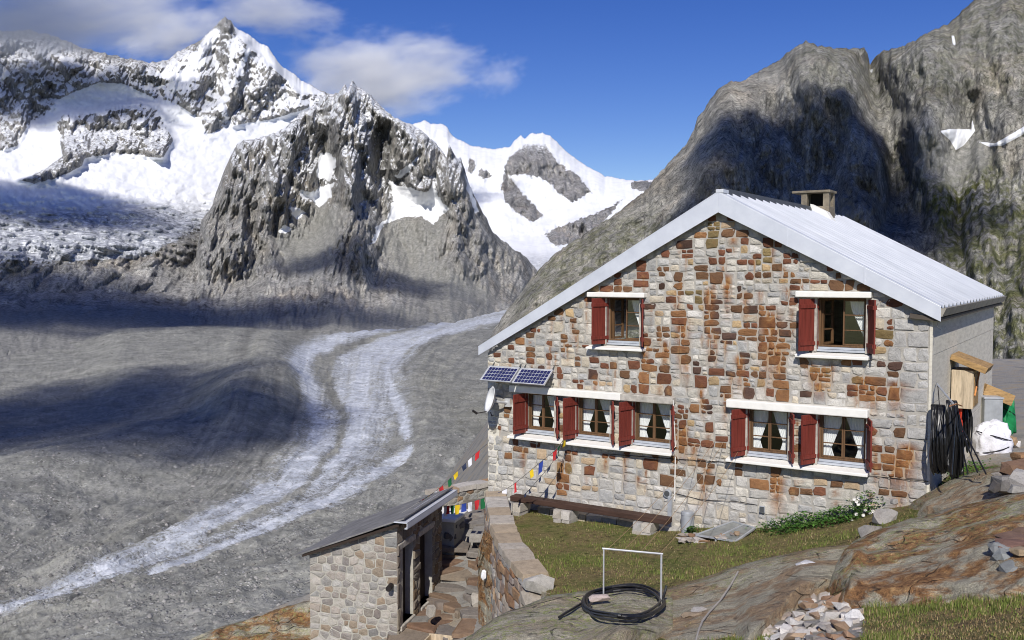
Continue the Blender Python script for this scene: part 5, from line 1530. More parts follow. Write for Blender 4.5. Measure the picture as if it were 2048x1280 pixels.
outcrop("rock_outcrop", 968, 1100, 70, 60, pl([(968, 1062), (980, 1070), (1000, 1098), (1030, 1140), (1060, 1168), (1100, 1190)]), pl([(968, 1200), (985, 1235), (1020, 1245), (1060, 1225), (1100, 1205)]),
        pl([(968, 17.2), (1000, 16.3), (1030, 15.3), (1060, 14.7), (1100, 14.0)]), pl([(968, 17.6), (1000, 16.4), (1060, 14.9), (1100, 14)]), 1.0, M_out_r, "rusty rock face below the curved garden wall", lambda T: T * 0.2, 0.13, 395)
# ------------------------------------------------------------------ stones, walls and small buildings
def hull(pts):
    bm = bmesh.new()
    for q in pts:
        bm.verts.new(q)
    r = bmesh.ops.convex_hull(bm, input=bm.verts)
    bmesh.ops.delete(bm, geom=[g for g in r["geom_unused"] if isinstance(g, bmesh.types.BMVert)], context='VERTS')
    bm.verts.index_update()
    bm.normal_update()
    v = [tuple(q.co) for q in bm.verts]; f = [tuple(w.index for w in q.verts) for q in bm.faces]
    bm.free()
    return v, f
def rock(c, half, rng, n=16, yaw=None, flat=0.0):
    """one angular broken stone"""
    yaw = rng.uniform(0, 6.28) if yaw is None else yaw
    ti, tj = rng.uniform(-flat, flat), rng.uniform(-flat, flat)
    P = []
    for k in range(n):
        a, b = rng.uniform(0, 6.28), math.acos(rng.uniform(-1, 1))
        q = np.array([math.sin(b) * math.cos(a), math.sin(b) * math.sin(a), math.cos(b)])
        q = np.sign(q) * np.abs(q) ** 0.65 * np.array(half) * rng.uniform(0.86, 1.06)
        x, y, z = q
        P.append((c[0] + x * math.cos(yaw) - y * math.sin(yaw), c[1] + x * math.sin(yaw) + y * math.cos(yaw), c[2] + z + x * ti + y * tj))
    return hull(P)
def stone_obj(parent, vf, tint, rust=0.0, name="stone"):
    v, f = vf
    return obj(name, (v, f), M_stone, parent, attrs={"tint": np.tile(tint, (len(v), 1)), "rust": np.full(len(v), rust)})
ROCKC = [(0.30, 0.28, 0.25), (0.24, 0.23, 0.22), (0.36, 0.33, 0.28), (0.30, 0.19, 0.11), (0.22, 0.14, 0.09), (0.42, 0.40, 0.37), (0.33, 0.25, 0.17), (0.26, 0.26, 0.25)]
RR = random.Random(21)
def rcol(lo=0.85, hi=1.2):
    return np.array(RR.choice(ROCKC)) * RR.uniform(lo, hi)

def face_stones(parent, T, L, ztop, zbot, holes, rng, size, asp=1.3, gap=0.03, proud=(0.006, 0.02), pal=None, sharp=0.6, lims=None, rust=0.0, amin=0.004):
    seeds, w8 = [], []
    z = zbot
    while z < ztop:
        rh = rng.uniform(0.75, 1.15) * size
        x = rng.uniform(-0.1, 0.1)
        while x < L:
            w = rng.uniform(0.8, 1.9) * size
            q = (x + w / 2, z + rh / 2 + rng.uniform(-.2, .2) * size)
            x += w
            if 0 < q[0] < L and not any(a < q[0] < b and c < q[1] < d for a, b, c, d in holes):
                seeds.append(q); w8.append(rng.uniform(0, 0.5) * size * size)
        z += rh
    lm = [(-1, 0, 0.0), (1, 0, L), (0, -1, -zbot)] + (lims or [(0, 1, ztop)])
    for i, pg in masonry_cells(seeds, w8, asp, lm, holes, gap, None, sharp):
        if poly_area(pg) < amin:
            continue
        v, f, p2 = stone_mesh(pg, T, rng.uniform(*proud), rng, 0.02, -0.012)
        c = np.array(rng.choice(pal or ROCKC)) * rng.uniform(0.85, 1.2)
        obj("stone", (v, f), M_stone, parent, attrs={"tint": np.tile(c, (len(v), 1)), "rust": np.full(len(v), rust * rng.random())})

# ---- the small stone outhouse below the hut
TA = math.radians(16.0)
TU = np.array([math.sin(TA), math.cos(TA), 0]); TW = np.array([-math.cos(TA), math.sin(TA), 0])
T0 = np.array(at(795, 1275, 18.0)); T0[2] = 0
def TH(w, s, z):
    return T0 + TW * w + TU * s + np.array([0, 0, z])
TWID, TLEN, ZTR, ZTL, ZTB = 1.86, 2.46, -4.83, -5.52, -7.6
sh = empty("outhouse", TH(TWID / 2, TLEN / 2, ZTB))
tag(sh, "small stone outhouse with a slate lean-to roof and two dark doorways", "outhouse")
M_dark = plain("dark_door_wood", (0.035, 0.024, 0.018), 0.8)
M_slate = plain("slate_roof", (0.185, 0.18, 0.175), 0.85, 0, 0.3, 3.0, 0.5, 18, 0.02)
def Tf(x, y, o): return TH(x, -o, y)
def Td(x, y, o): return TH(-o, x, y)
mb = MB(TH)
mb.hexa([(0, 0, ZTB), (TWID, 0, ZTB), (TWID, .28, ZTB), (0, .28, ZTB), (0, 0, ZTR), (TWID, 0, ZTL), (TWID, .28, ZTL), (0, .28, ZTR)])
fw = obj("front_wall", mb, M_mortar_pale, sh, attrs={"rust": np.zeros(8)}); fw["label"] = "sunlit front wall of rubble stone in cream mortar"
sl3 = (ZTR - ZTL) / TWID
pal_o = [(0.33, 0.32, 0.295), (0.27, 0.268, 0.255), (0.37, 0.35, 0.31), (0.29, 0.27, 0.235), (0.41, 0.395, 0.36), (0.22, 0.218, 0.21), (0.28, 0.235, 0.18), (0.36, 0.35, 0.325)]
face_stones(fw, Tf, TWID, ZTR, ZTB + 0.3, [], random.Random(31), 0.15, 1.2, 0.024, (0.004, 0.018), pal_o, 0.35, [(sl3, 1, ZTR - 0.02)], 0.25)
DOORS = [(0.12, 0.81, -6.86, -5.36), (1.18, 1.89, -6.86, -5.38)]
mb = MB(TH)
segs = [(0, DOORS[0][0]), (DOORS[0][1], DOORS[1][0]), (DOORS[1][1], TLEN)]
for a, b in segs:
    mb.box((0.0, a if a else .28, ZTB), (.26, b, ZTR)) if b - a > .2 else mb.box((0.0, a + .001, ZTB), (.26, b, ZTR))
for a, b, c, d in DOORS:
    mb.box((0.0, a, d), (.26, b, ZTR)); mb.box((0.0, a, ZTB), (.26, b, c))
dw = obj("door_wall", mb, M_mortar_pale, sh, attrs={"rust": np.zeros(len(mb.v))}); dw["label"] = "shaded wall with two narrow doorways"
face_stones(dw, Td, TLEN, ZTR, ZTB + 0.3, [(a - .01, b + .01, c - .01, d + .14) for a, b, c, d in DOORS], random.Random(33), 0.17, 1.2, 0.022, (0.008, 0.03), [(0.22, 0.2, 0.17), (0.17, 0.16, 0.14), (0.27, 0.24, 0.19), (0.2, 0.15, 0.1)], 0.4, None, 0.2)  # stones darker than on the front wall: shade put into their colour
mb = MB(TH); mb.box((TWID - .26, .28, ZTB), (TWID, TLEN, ZTL)); mb.hexa([(.26, TLEN - .26, ZTB), (TWID - .26, TLEN - .26, ZTB), (TWID - .26, TLEN - .001, ZTB), (.26, TLEN - .001, ZTB), (.26, TLEN - .26, ZTR - .1), (TWID - .26, TLEN - .26, ZTL), (TWID - .26, TLEN - .001, ZTL), (.26, TLEN - .001, ZTR - .1)])
obj("rear_wall", mb, M_mortar_pale, sh, attrs={"rust": np.zeros(len(mb.v))})
for a, b, c, d in DOORS:
    mb = None
    root = None
    for k in range(4):
        x0, x1 = a + (b - a) * k / 4, a + (b - a) * (k + 1) / 4
        mb = MB(TH); mb.box((.17, x0 + .003, c), (.205, x1 - .003, d))
        if root is None:
            root = obj("door", mb, M_dark, sh); root["label"] = "dark plank door set back in its opening"
        else:
            obj("plank", mb, M_dark, root)
    mb = MB(TH).box((.14, a + .08, (c + d) / 2), (.17, a + .11, (c + d) / 2 + .14)); obj("door_handle", mb, M_iron, root)
    mb = MB(TH); mb.box((-.03, a - .1, d), (.2, b + .12, d + .13)); obj("lintel", mb, M_greystone, sh, bevel=0.02)
    mb = MB(TH); mb.box((-.05, a - .02, c - .1), (.2, b + .02, c)); obj("threshold", mb, M_greystone, sh, bevel=0.02)
def roofp(w, s, o=0.0):
    return (w, s, ZTR + 0.02 - sl3 * w + o)
rf = None
R5 = random.Random(8)
ws = [-.22, .42, .95, 1.5, 2.12]
for k in range(4):                                             # slate courses, each lapping the one below
    s = -.16
    while s < TLEN + .1:
        e = min(s + R5.uniform(.42, .8), TLEN + .12)
        if TLEN + .12 - e < .2: e = TLEN + .12
        o0 = 0.012 * (4 - k) + R5.uniform(0, .008)
        w0, w1 = ws[k], ws[k + 1] + (.06 if k < 3 else R5.uniform(-.05, .03))
        mb = MB(TH)
        mb.hexa([roofp(w0, s + .004, o0), roofp(w1, s + .004, o0 - .008), roofp(w1, e - .004, o0 - .008), roofp(w0, e - .004, o0), roofp(w0, s + .004, o0 + .028), roofp(w1, s + .004, o0 + .02), roofp(w1, e - .004, o0 + .02), roofp(w0, e - .004, o0 + .028)])
        if rf is None:
            rf = obj("roof", mb, M_slate, sh); rf["label"] = "lean-to roof of thin grey slate slabs"
        else:
            obj("slate", mb, M_slate, rf)
        s = e
mb = MB(TH); mb.hexa([roofp(-.10, -.14, -.05), roofp(1.95, -.14, -.05), roofp(1.95, TLEN + .1, -.05), roofp(-.10, TLEN + .1, -.05), roofp(-.10, -.14, .006), roofp(1.95, -.14, .0), roofp(1.95, TLEN + .1, .0), roofp(-.10, TLEN + .1, .006)])
obj("roof_boards", mb, M_dark, sh)
mb = MB(TH); zg = ZTR + .09
mb.box((-.30, -.2, zg - .11), (-.285, TLEN + .2, zg + .02)); mb.box((-.30, -.2, zg + .0), (-.02, TLEN + .2, zg + .016)); mb.box((-.30, -.2, zg - .11), (-.24, TLEN + .2, zg - .095))
o = obj("gutter", mb, M_flash, sh); o["label"] = "pale metal edge strip along the high side of the roof"
mb = MB().tube([TH(.12, -.01, -6.02), TH(.10, -.2, -6.03)], .055, 10); obj("pipe_stub", mb, M_iron, sh)

# ---- curved garden wall
RWP = np.array(RW, float)
def along(P, n):
    d = np.concatenate([[0], np.cumsum(np.linalg.norm(np.diff(P, axis=0), axis=1))])
    t = np.linspace(0, d[-1], n)
    return np.stack([np.interp(t, d, P[:, k]) for k in range(3)], 1), t
RS, RT = along(RWP, 40)
for _ in range(3):
    RS[1:-1] = (RS[:-2] + 2 * RS[1:-1] + RS[2:]) / 4
tang = np.gradient(RS, axis=0); tang[:, 2] = 0; tang /= np.linalg.norm(tang, axis=1, keepdims=True)
side_r = np.stack([-tang[:, 1], tang[:, 0], tang[:, 2] * 0], 1)               # towards the lawn
def rw(s, off, z):
    k = np.array([np.interp(s, RT, RS[:, i]) for i in range(3)]); n = np.array([np.interp(s, RT, side_r[:, i]) for i in range(3)])
    q = k + n * off; q[2] = z
    return q
HWW = 0.21
V, F = [], []
for i in range(len(RS)):
    s = RT[i]; zt = RS[i, 2] - .06
    V += [rw(s, -HWW + .01, -6.7), rw(s, -HWW + .01, zt), rw(s, HWW - .01, zt), rw(s, HWW - .01, -5.5)]
for i in range(len(RS) - 1):
    for k in range(3):
        F.append((i * 4 + k, i * 4 + k + 1, i * 4 + k + 5, i * 4 + k + 4))
F += [(3, 2, 1, 0), tuple((len(RS) - 1) * 4 + k for k in range(4))]
gw = obj("garden_wall", (V, F), M_mortar_pale, attrs={"rust": np.zeros(len(V))})
tag(gw, "curved dry stone garden wall with pale cap stones beside the lawn", "wall")
LW = RT[-1]
s = 0.0
while s < LW - .05:
    e = min(s + RR.uniform(.32, .62), LW + .06)
    if LW - e < .22: e = LW + .08
    P = []
    for ss in (s + .012, (s + e) / 2, e - .012):
        zt = float(np.interp(ss, RT, RS[:, 2]))
        for off in (-HWW - .03, HWW + .02):
            P.append(rw(ss, off + RR.uniform(-.02, .02), zt - .09)); P.append(rw(ss, off * .93 + RR.uniform(-.02, .02), zt + RR.uniform(.01, .045)))
    stone_obj(gw, hull([tuple(q) for q in P]), np.array(RR.choice([(0.40, 0.37, 0.32), (0.44, 0.42, 0.38), (0.36, 0.32, 0.26), (0.40, 0.33, 0.24)])) * RR.uniform(.88, 1.12), 0.1, "cap_stone")
    s = e
face_stones(gw, lambda x, y, o: rw(x, -HWW - o, y), LW, -4.78, -6.6, [], random.Random(41), 0.2, 1.3, 0.02, (0.01, 0.04), None, 0.7, None, 0.5)
face_stones(gw, lambda x, y, o: rw(x, HWW + o, y), LW, -4.78, -5.2, [], random.Random(43), 0.2, 1.3, 0.02, (0.01, 0.03), None, 0.7, None, 0.2)
eb = rw(LW, 0.0, -4.72)
stone_obj(gw, rock((eb[0] + .05, eb[1] - .12, -4.80), (.27, .22, .16), RR, 18, 0.5), (0.44, 0.42, 0.38), 0.0, "end_stone")
stone_obj(gw, rock((eb[0] + .0, eb[1] - .10, -5.08), (.26, .25, .16), RR, 18, 0.4), (0.36, 0.33, 0.28), 0.1, "end_stone")
stone_obj(gw, rock((eb[0] - .12, eb[1] - .16, -5.40), (.28, .25, .22), RR, 18, 0.2), (0.33, 0.30, 0.26), 0.1, "end_stone")

# ---- paved terrace by the far corner, its parapet and the white table
pav_poly = [pz(905, 1092, -6.25)[:2], pz(985, 1090, -6.2)[:2], pz(992, 1040, -5.9)[:2], pz(990, 1010, -5.8)[:2], pz(900, 1030, -5.9)[:2], pz(880, 1050, -6.0)[:2]]
stair_poly = [pz(890, 1265, -6.9)[:2], pz(985, 1235, -6.65)[:2], pz(985, 1150, -6.5)[:2], pz(960, 1095, -6.3)[:2], pz(900, 1095, -6.3)[:2], pz(885, 1180, -6.85)[:2], pz(815, 1285, -7.0)[:2]]
bed = None
R6 = random.Random(77)
for poly_, sz, cols, lab, cnm in ((pav_poly, 0.62, [(0.17, 0.18, 0.17), (0.21, 0.21, 0.20), (0.25, 0.25, 0.235)], "paved terrace of large dark slabs at the far corner of the hut", "terrace_paving"),
                             (stair_poly, 0.5, [(0.20, 0.15, 0.11), (0.16, 0.11, 0.08), (0.20, 0.19, 0.175), (0.24, 0.20, 0.155)], "rough stone path and steps beside the outhouse", "path")):
    A = np.array(poly_); x0, y0 = A.min(0); x1, y1 = A.max(0)
    sd_, w_ = [], []
    yy = y0
    while yy < y1:
        xx = x0
        while xx < x1:
            q = (xx + R6.uniform(0, sz), yy + R6.uniform(0, sz * .5))
            if poly_sd(np.array(q[0]), np.array(q[1]), poly_) < 0.05:
                sd_.append(q); w_.append(R6.uniform(0, .06))
            xx += sz
        yy += sz * .62
    root = empty(cnm, (float(A[:, 0].mean()), float(A[:, 1].mean()), gz1(A[:, 0].mean(), A[:, 1].mean())))
    tag(root, lab, kind="structure")
    for i, pg in masonry_cells(sd_, w_, 1.0, [], [], 0.035, None, 0.1):
        if poly_area(pg) < .015: continue
        cx, cy = sd_[i]
        z0 = gz1(cx, cy); tx, ty = R6.uniform(-.04, .04), R6.uniform(-.04, .04)
        v, f, _ = stone_mesh(pg, lambda x, y, o: np.array([x, y, z0 + o + .02 + tx * (x - cx) + ty * (y - cy)]), R6.uniform(.02, .06), R6, 0.02, -.08)
        obj("paving_slab", (v, f), M_stone, root, attrs={"tint": np.tile(np.array(R6.choice(cols)) * R6.uniform(.85, 1.2), (len(v), 1)), "rust": np.full(len(v), .3 * R6.random())})
pa, pb = np.array(at(1000, 985, 24.2)), np.array(at(872, 1012, 22.9))
pa[2] = pb[2] = 0
dpr = (pb - pa) / np.linalg.norm(pb - pa); npr = np.array([dpr[1], -dpr[0], 0]); npr *= -np.sign(npr[1])
Lp = float(np.linalg.norm(pb - pa))
par = empty("parapet_wall", (pa + pb) / 2 + np.array([0, 0, -6.1]))
tag(par, "low stone parapet at the edge of the terrace above the glacier", "wall")
mb = MB(lambda x, y, z: pa + dpr * x - npr * y + np.array([0, 0, z]))
mb.box((0, 0, -6.6), (Lp, .3, -5.42)); obj("core", mb, M_mortar_pale, par, attrs={"rust": np.zeros(8)})
face_stones(par, lambda x, y, o: pa + dpr * x + npr * o + np.array([0, 0, y]), Lp, -5.44, -6.2, [], random.Random(51), 0.17, 1.2, 0.025, (0.008, .02), None, .6)
s = 0
while s < Lp:
    e = s + RR.uniform(.3, .55)
    stone_obj(par, hull([tuple(pa + dpr * x - npr * y + np.array([0, 0, z + RR.uniform(-.01, .02)])) for x in (s + .01, e - .01) for y in (-.04, .34) for z in (-5.45, -5.33)]), rcol(1.0, 1.3), .1, "cap_stone")
    s = e
tb = np.array(at(893, 1040, 21.3)); tb[2] = 0
tab = empty("terrace_table", tb + np.array([0, 0, -6.2])); tag(tab, "bright white slab table on a rough stone base beside the outhouse", "table")
Tt = lambda a, b, z: tb + TU * a - TW * b + np.array([0, 0, z])
mb = MB(Tt); mb.box((-.35, -.55, -5.56), (.62, .34, -5.49)); obj("table_top", mb, M_white, tab, bevel=.008)
for k in range(26):
    a, b = RR.uniform(-.25, .5), RR.uniform(-.4, .25)
    stone_obj(tab, rock(Tt(a, b, RR.uniform(-6.35, -5.70)), (RR.uniform(.1, .17), RR.uniform(.1, .15), RR.uniform(.07, .12)), RR, 12), np.array((.13, .12, .11)) * RR.uniform(.8, 1.6), 0)
mb = MB(Tt); mb.box((-.24, -.42, -6.5), (.5, .26, -5.565)); obj("core", mb, M_mortar_pale, tab, attrs={"rust": np.zeros(8)})

# ---- bench along the gable
bu0, bz0 = G(1020, 990, .5); bu1, bz1 = G(1334, 1039, .5)
bn = empty("bench", H((bu0 + bu1) / 2, -.4, -5.2)); tag(bn, "long dark brown timber bench on stone blocks along the hut wall", "bench")
M_bench = wood("dark_bench_wood", (0.062, 0.034, 0.024), .7, (1, 1, 10))
for v0, v1 in ((-.50, -.375), (-.37, -.25)):
    mb = MB(H); mb.box((bu0, v0, -4.85), (bu1, v1, -4.74)); obj("seat_beam", mb, M_bench, bn, bevel=.01)
for px in (1030, 1127, 1287):
    u, _ = G(px, 1040, .5); u = float(u)
    for k, (zz, hh) in enumerate(((-4.95, .085), (-5.12, .085), (-5.27, .09))):
        w = .19 - .01 * k
        for j in (-1, 1):
            P = [tuple(H(u + j * w * .52 + sx * w * .50 + RR.uniform(-.015, .015), vv + RR.uniform(-.02, .02), zz + sz * hh)) for sx in (-1, 1) for vv in (-.60, -.2) for sz in (-1, 1)]
            stone_obj(bn, hull(P), np.array(RR.choice(PALE)) * RR.uniform(.75, 1.0), .1, "support_stone")
lu = bu0 + .5
while lu < bu1 + .2:                                            # ledge stones at the foot of the wall behind the bench
    w = RR.uniform(.25, .45)
    P = [tuple(H(lu + w * sx, vv + RR.uniform(-.02, .02), z + RR.uniform(-.015, .015))) for sx in (0.03, .97) for vv in (-.2, -.03) for z in (-5.3, -4.98)]
    stone_obj(bn, hull(P), np.array(RR.choice(PALE)) * RR.uniform(.8, 1.05), 0, "ledge_stone")
    lu += w

# ---- solar panels
M_pframe = plain("aluminium_frame", (0.72, 0.73, 0.74), .4, .5)
t = NT("solar_cells"); p = t.pos()
M_cell = t.fin(t.ramp(t.noise(p, 30, 3), [(.3, (0.010, 0.013, 0.05)), (.7, (0.028, 0.035, 0.13))]), .22, 0, .5)
M_back = plain("panel_backing", (0.55, 0.56, 0.6), .5)
for (tl, tr, br, bl, lab) in (((975, 731), (1034, 735), (1027, 765), (964, 761), "solar panel farther from the shutters, under the low eave"), ((1037, 735), (1104, 740), (1091, 771), (1029, 766), "solar panel nearer the shutters, above the leftmost window")):
    ut0, zt0 = G(*tl, .12); ut1, zt1 = G(*tr, .12); ub0, zb0 = G(*bl, .5); ub1, zb1 = G(*br, .5)
    ua, ub = (float(ut0) + float(ub0)) / 2, (float(ut1) + float(ub1)) / 2
    zt_, zb_ = (float(zt0) + float(zt1)) / 2, (float(zb0) + float(zb1)) / 2
    Tp = lambda x, y, o: H(ua + (ub - ua) * x, -.5 + .38 * y - o * .78, zb_ + (zt_ - zb_) * y + o * .62)
    pn = empty("solar_panel", H((ua + ub) / 2, -.3, zb_)); tag(pn, lab, "solar panel", "solar panels on the hut wall")
    mb = MB(Tp); mb.box((0, 0, -.02), (1, .05, .012)); mb.box((0, .95, -.02), (1, 1, .012)); mb.box((0, .05, -.02), (.028, .95, .012)); mb.box((.972, .05, -.02), (1, .95, .012)); obj("panel_frame", mb, M_pframe, pn)
    mb = MB(Tp); mb.box((.028, .05, -.015), (.972, .95, -.002)); obj("backing", mb, M_back, pn)
    mb = MB(Tp)
    for i in range(9):
        for j in range(4):
            x0, y0 = .045 + i * .102, .075 + j * .215
            mb.box((x0, y0, -.002), (x0 + .09, y0 + .19, .003))
    obj("solar_cells", mb, M_cell, pn)
    for x in (.06, .94):
        obj("bracket", MB().tube([Tp(x, .02, -.03), H(ua + (ub - ua) * x, 0, zb_ - .02)], .014, 6), M_darkmetal, pn); obj("bracket", MB().tube([Tp(x, .98, -.03), H(ua + (ub - ua) * x, 0, zt_ + .06)], .014, 6), M_darkmetal, pn)

# ---- satellite dish
dc = np.array(H(-8.66, -.36, -2.76))
nd = np.array([-.90, -.27, .28]); nd /= np.linalg.norm(nd)
e1 = np.cross(nd, (0, 0, 1)); e1 /= np.linalg.norm(e1); e2 = np.cross(e1, nd)
sd = empty("satellite_dish", dc - np.array([0, 0, .4])); tag(sd, "small white satellite dish on the far corner of the hut wall", "satellite dish")
V, F = [], []
nr, na = 8, 32
for side_ in (0, .012):
    for i in range(nr):
        r = .29 * (i + .02) / (nr - 1)
        for k in range(na):
            a = 2 * math.pi * k / na
            V.append(dc + e1 * r * math.cos(a) * .92 + e2 * r * math.sin(a) + nd * (1.3 * r * r - side_))
for b in (0, nr * na):
    for i in range(nr - 1):
        for k in range(na):
            F.append((b + i * na + k, b + i * na + (k + 1) % na, b + (i + 1) * na + (k + 1) % na, b + (i + 1) * na + k))
for k in range(na):
    F.append(((nr - 1) * na + k, (nr - 1) * na + (k + 1) % na, nr * na + (nr - 1) * na + (k + 1) % na, nr * na + (nr - 1) * na + k))
obj("reflector", (V, F), plain("dish_enamel", (.74, .74, .73), .45), sd, smooth=True)
mb = MB().tube([dc - e2 * .26 + nd * .08, dc - e2 * .36 + nd * .3], .012, 6); obj("feed_arm", mb, M_iron, sd)
mb = MB().tube([dc - e2 * .36 + nd * .28, dc - e2 * .32 + nd * .4], .026, 8); obj("receiver", mb, M_iron, sd)
mb = MB().tube([dc - nd * .01, dc - nd * .12, H(-8.50, -.10, -2.82)], .03, 8); mb.obox(H(-8.48, -.05, -2.82), HU * .07, HV * .06, (0, 0, .09)); o = obj("wall_mount", mb, M_pframe, sd)
mb = MB().tube([dc - e2 * .26, dc - e2 * .33 - nd * .05, H(-8.9, -.03, -3.14)], .011, 6); obj("cable", mb, M_iron, sd)

# ---- pipes, vent, bin and box on the gable
M_zinc = plain("zinc_pipe", (.46, .48, .50), .5, .4)
u, z = G(1340, 990, .06); u = float(u)
pd = empty("cable_duct", H(u, -.05, -5.1)); tag(pd, "grey metal cable duct standing against the wall with a thin white riser", "duct")
mb = MB(H); mb.box((u - .04, -.09, -5.1), (u + .045, -.03, -4.40)); obj("duct_cover", mb, M_zinc, pd, bevel=.006)
mb = MB().tube([H(u + .09, -.04, -4.45), H(u + .10, -.05, -3.6), H(u + .10, -.25, -3.52), H(u + .10, -.25, -3.46), H(u + .10, -.05, -3.4), H(u + .10, -.18, -2.47)], .011, 6); obj("riser_cable", mb, M_white, pd)
u, z = G(1334, 987, .06)
mb = MB().tube([H(float(u), -.0, float(z)), H(float(u), -.07, float(z))], .085, 20)
vt = obj("wall_vent", mb, M_zinc, bevel=.008); tag(vt, "round grey vent cover on the wall above the cable duct", "vent")
mb = MB().tube([H(float(u), -.07, float(z)), H(float(u), -.08, float(z))], .055, 20); obj("vent_grille", mb, M_darkmetal, vt)
u, z = G(1375, 1057, .25); u = float(u)
bc = H(u, -.25, -5.08)
bi = empty("metal_bin", bc); tag(bi, "dented galvanised metal bin standing by the wall", "bin")
mb = MB().tube([bc, bc + (0, 0, .47)], .125, 24); obj("body", mb, M_zinc, bi)
mb = MB().tube([bc + (0, 0, .43), bc + (0, 0, .47), bc + (0, 0, .475)], .134, 24); mb.tube([bc + (0, 0, .02), bc + (0, 0, .05)], .131, 24); obj("rim_band", mb, M_zinc, bi)
mb = MB().tube([bc + (0, 0, .47), bc + (0, 0, .49)], .10, 20); obj("lid", mb, M_zinc, bi)
u, z = G(1525, 1018, .03); u = float(u); z = float(z)
mb = MB(H); mb.box((u - .05, -.07, z - .06), (u + .05, -.025, z + .06)); jb = obj("junction_box", mb, M_zinc, bevel=.006); tag(jb, "small grey junction box low on the wall", "junction box")
mb = MB(H); mb.box((u - .04, -.075, z - .05), (u + .04, -.07, z + .05)); obj("box_lid", mb, M_darkmetal, jb)
pts = [H(*G(x, y, .03)[0:1], -.035, float(G(x, y, .03)[1])) for x, y in ((1345, 985), (1400, 999), (1470, 1003), (1515, 1010))]
tag(obj("wire", MB().tube(pts, .006, 5), M_iron), "thin dark wire running low along the wall to the junction box", "wire")
pts = [H(float(G(x, y, .035)[0]), -.035, float(G(x, y, .035)[1])) for x, y in ((1215, 908), (1350, 918), (1465, 925), (1600, 938), (1740, 952), (1857, 963))]
tag(obj("wire", MB().tube(pts, .007, 5), M_iron), "long dark cable running under the sills to the concrete corner", "wire")

# ---- cold frame on its ring of slabs
cf0 = [np.array(at(1392, 1070, 17.3)), np.array(at(1472, 1083, 16.7)), np.array(at(1510, 1056, 17.2)), np.array(at(1466, 1043, 17.65))]
cf = empty("cold_frame", sum(cf0) / 4 - np.array([0, 0, .25])); tag(cf, "glazed cold frame lid lying on stacked slabs by the wall", "cold frame")
mb = MB()
for a, b in ((0, 1), (1, 2), (2, 3), (3, 0)):
    mb.bar(cf0[a], cf0[b], .035, .03)
mb.bar((cf0[0] + cf0[1]) / 2, (cf0[2] + cf0[3]) / 2, .03, .03); mb.bar((cf0[0] + cf0[1]) / 2, (cf0[0] + cf0[1]) / 2 - np.array([0, 0, .07]), .03, .03, (1, 0, 0))
obj("lid_frame", mb, M_zinc, cf)
t = NT("dusty_glass"); M_dusty = t.fin(t.ramp(t.noise(t.pos(), 8, 5), [(.3, (.22, .235, .22)), (.7, (.34, .35, .33))]), .25, 0, .5); t.b.inputs["Alpha"].default_value = .72
mid0, mid1 = (cf0[0] + cf0[1]) / 2, (cf0[2] + cf0[3]) / 2
for q in ([cf0[0], mid0, mid1, cf0[3]], [mid0, cf0[1], cf0[2], mid1]):
    q = [np.array(x) for x in q]
    obj("pane", MB().hexa([x - (0, 0, .004) for x in q] + [x + (0, 0, .004) for x in q]), M_dusty, cf)
for k in range(34):
    px, py = RR.uniform(1362, 1500), 0
    py = np.interp(px, [1362, 1420, 1475, 1500], [1085, 1092, 1094, 1078]) + RR.uniform(-14, 6)
    q = np.array(at_z(np.array(px), np.array(py), -4.98)); q[2] = gz1(q[0], q[1]) + RR.uniform(.0, .07)
    stone_obj(cf, rock(q, (RR.uniform(.08, .2), RR.uniform(.06, .12), RR.uniform(.02, .045)), RR, 12, RR.uniform(-.6, .6), .1), rcol(), .15)

# ---- prayer flags
M_cord = plain("flag_cord", (.12, .11, .1), .9)
FC = {n: plain("flag_" + n, c, .9, 0, .1) for n, c in (("blue", (.03, .06, .30)), ("white", (.72, .72, .76)), ("red", (.55, .03, .035)), ("green", (.015, .13, .045)), ("yellow", (.68, .48, .02)), ("navy", (.03, .04, .08)))}
def flags(pts, seq, size, lab, hang=1.0):
    """pts: points of the cord (world); seq: (fraction, colour, folded) along it"""
    P = np.array(pts, float)
    C_, t_ = along(P, 60)
    for _ in range(4):
        C_[1:-1] = (C_[:-2] + 2 * C_[1:-1] + C_[2:]) / 4
    root = empty("prayer_flags", C_.mean(0)); tag(root, lab, "flags", "strings of prayer flags")
    obj("cord", MB().tube(C_, .006, 5), M_cord, root)
    for fr, col, w in seq:
        s = fr * t_[-1]
        a = np.array([np.interp(s - w / 2, t_, C_[:, k]) for k in range(3)]); b = np.array([np.interp(s + w / 2, t_, C_[:, k]) for k in range(3)])
        d = np.array([0, 0, -size * hang * RR.uniform(.75, 1.05)]) + (b - a) * RR.uniform(-.25, .25)
        nrm = np.cross(b - a, d); nrm /= np.linalg.norm(nrm) + 1e-9
        V = []
        for j in range(5):
            for i in range(6):
                x, y = i / 5, j / 4
                V.append(a + (b - a) * (x + (.5 - x) * .12 * y) + d * y + nrm * (.022 * math.sin(3.5 * x + 2.2 * y + s * 9) * y + .003))
        obj("flag", (np.array(V), grid_faces(5, 6)), FC[col], root, smooth=True)
r0 = TH(-.1, TLEN + .1, ZTR + .08)
hc = H(WL - .03, .0, 0); hc[2] = float(at(975, 888, hc[1])[2])
p1 = [hc, at(945, 912, 20.9), at(915, 942, 20.9), at(892, 965, 20.8), at(868, 985, 20.6), at(835, 1005, 19.6)]
flags(p1, [(.10, "red", .13), (.19, "white", .12), (.26, "navy", .13), (.36, "yellow", .13), (.43, "green", .12), (.53, "red", .12), (.60, "white", .1), (.66, "blue", .13), (.74, "yellow", .15), (.81, "green", .12), (.88, "red", .14), (.95, "white", .14)], .17, "string of small prayer flags from the far hut corner to the outhouse roof")
su, sz = G(1132, 878, .24)
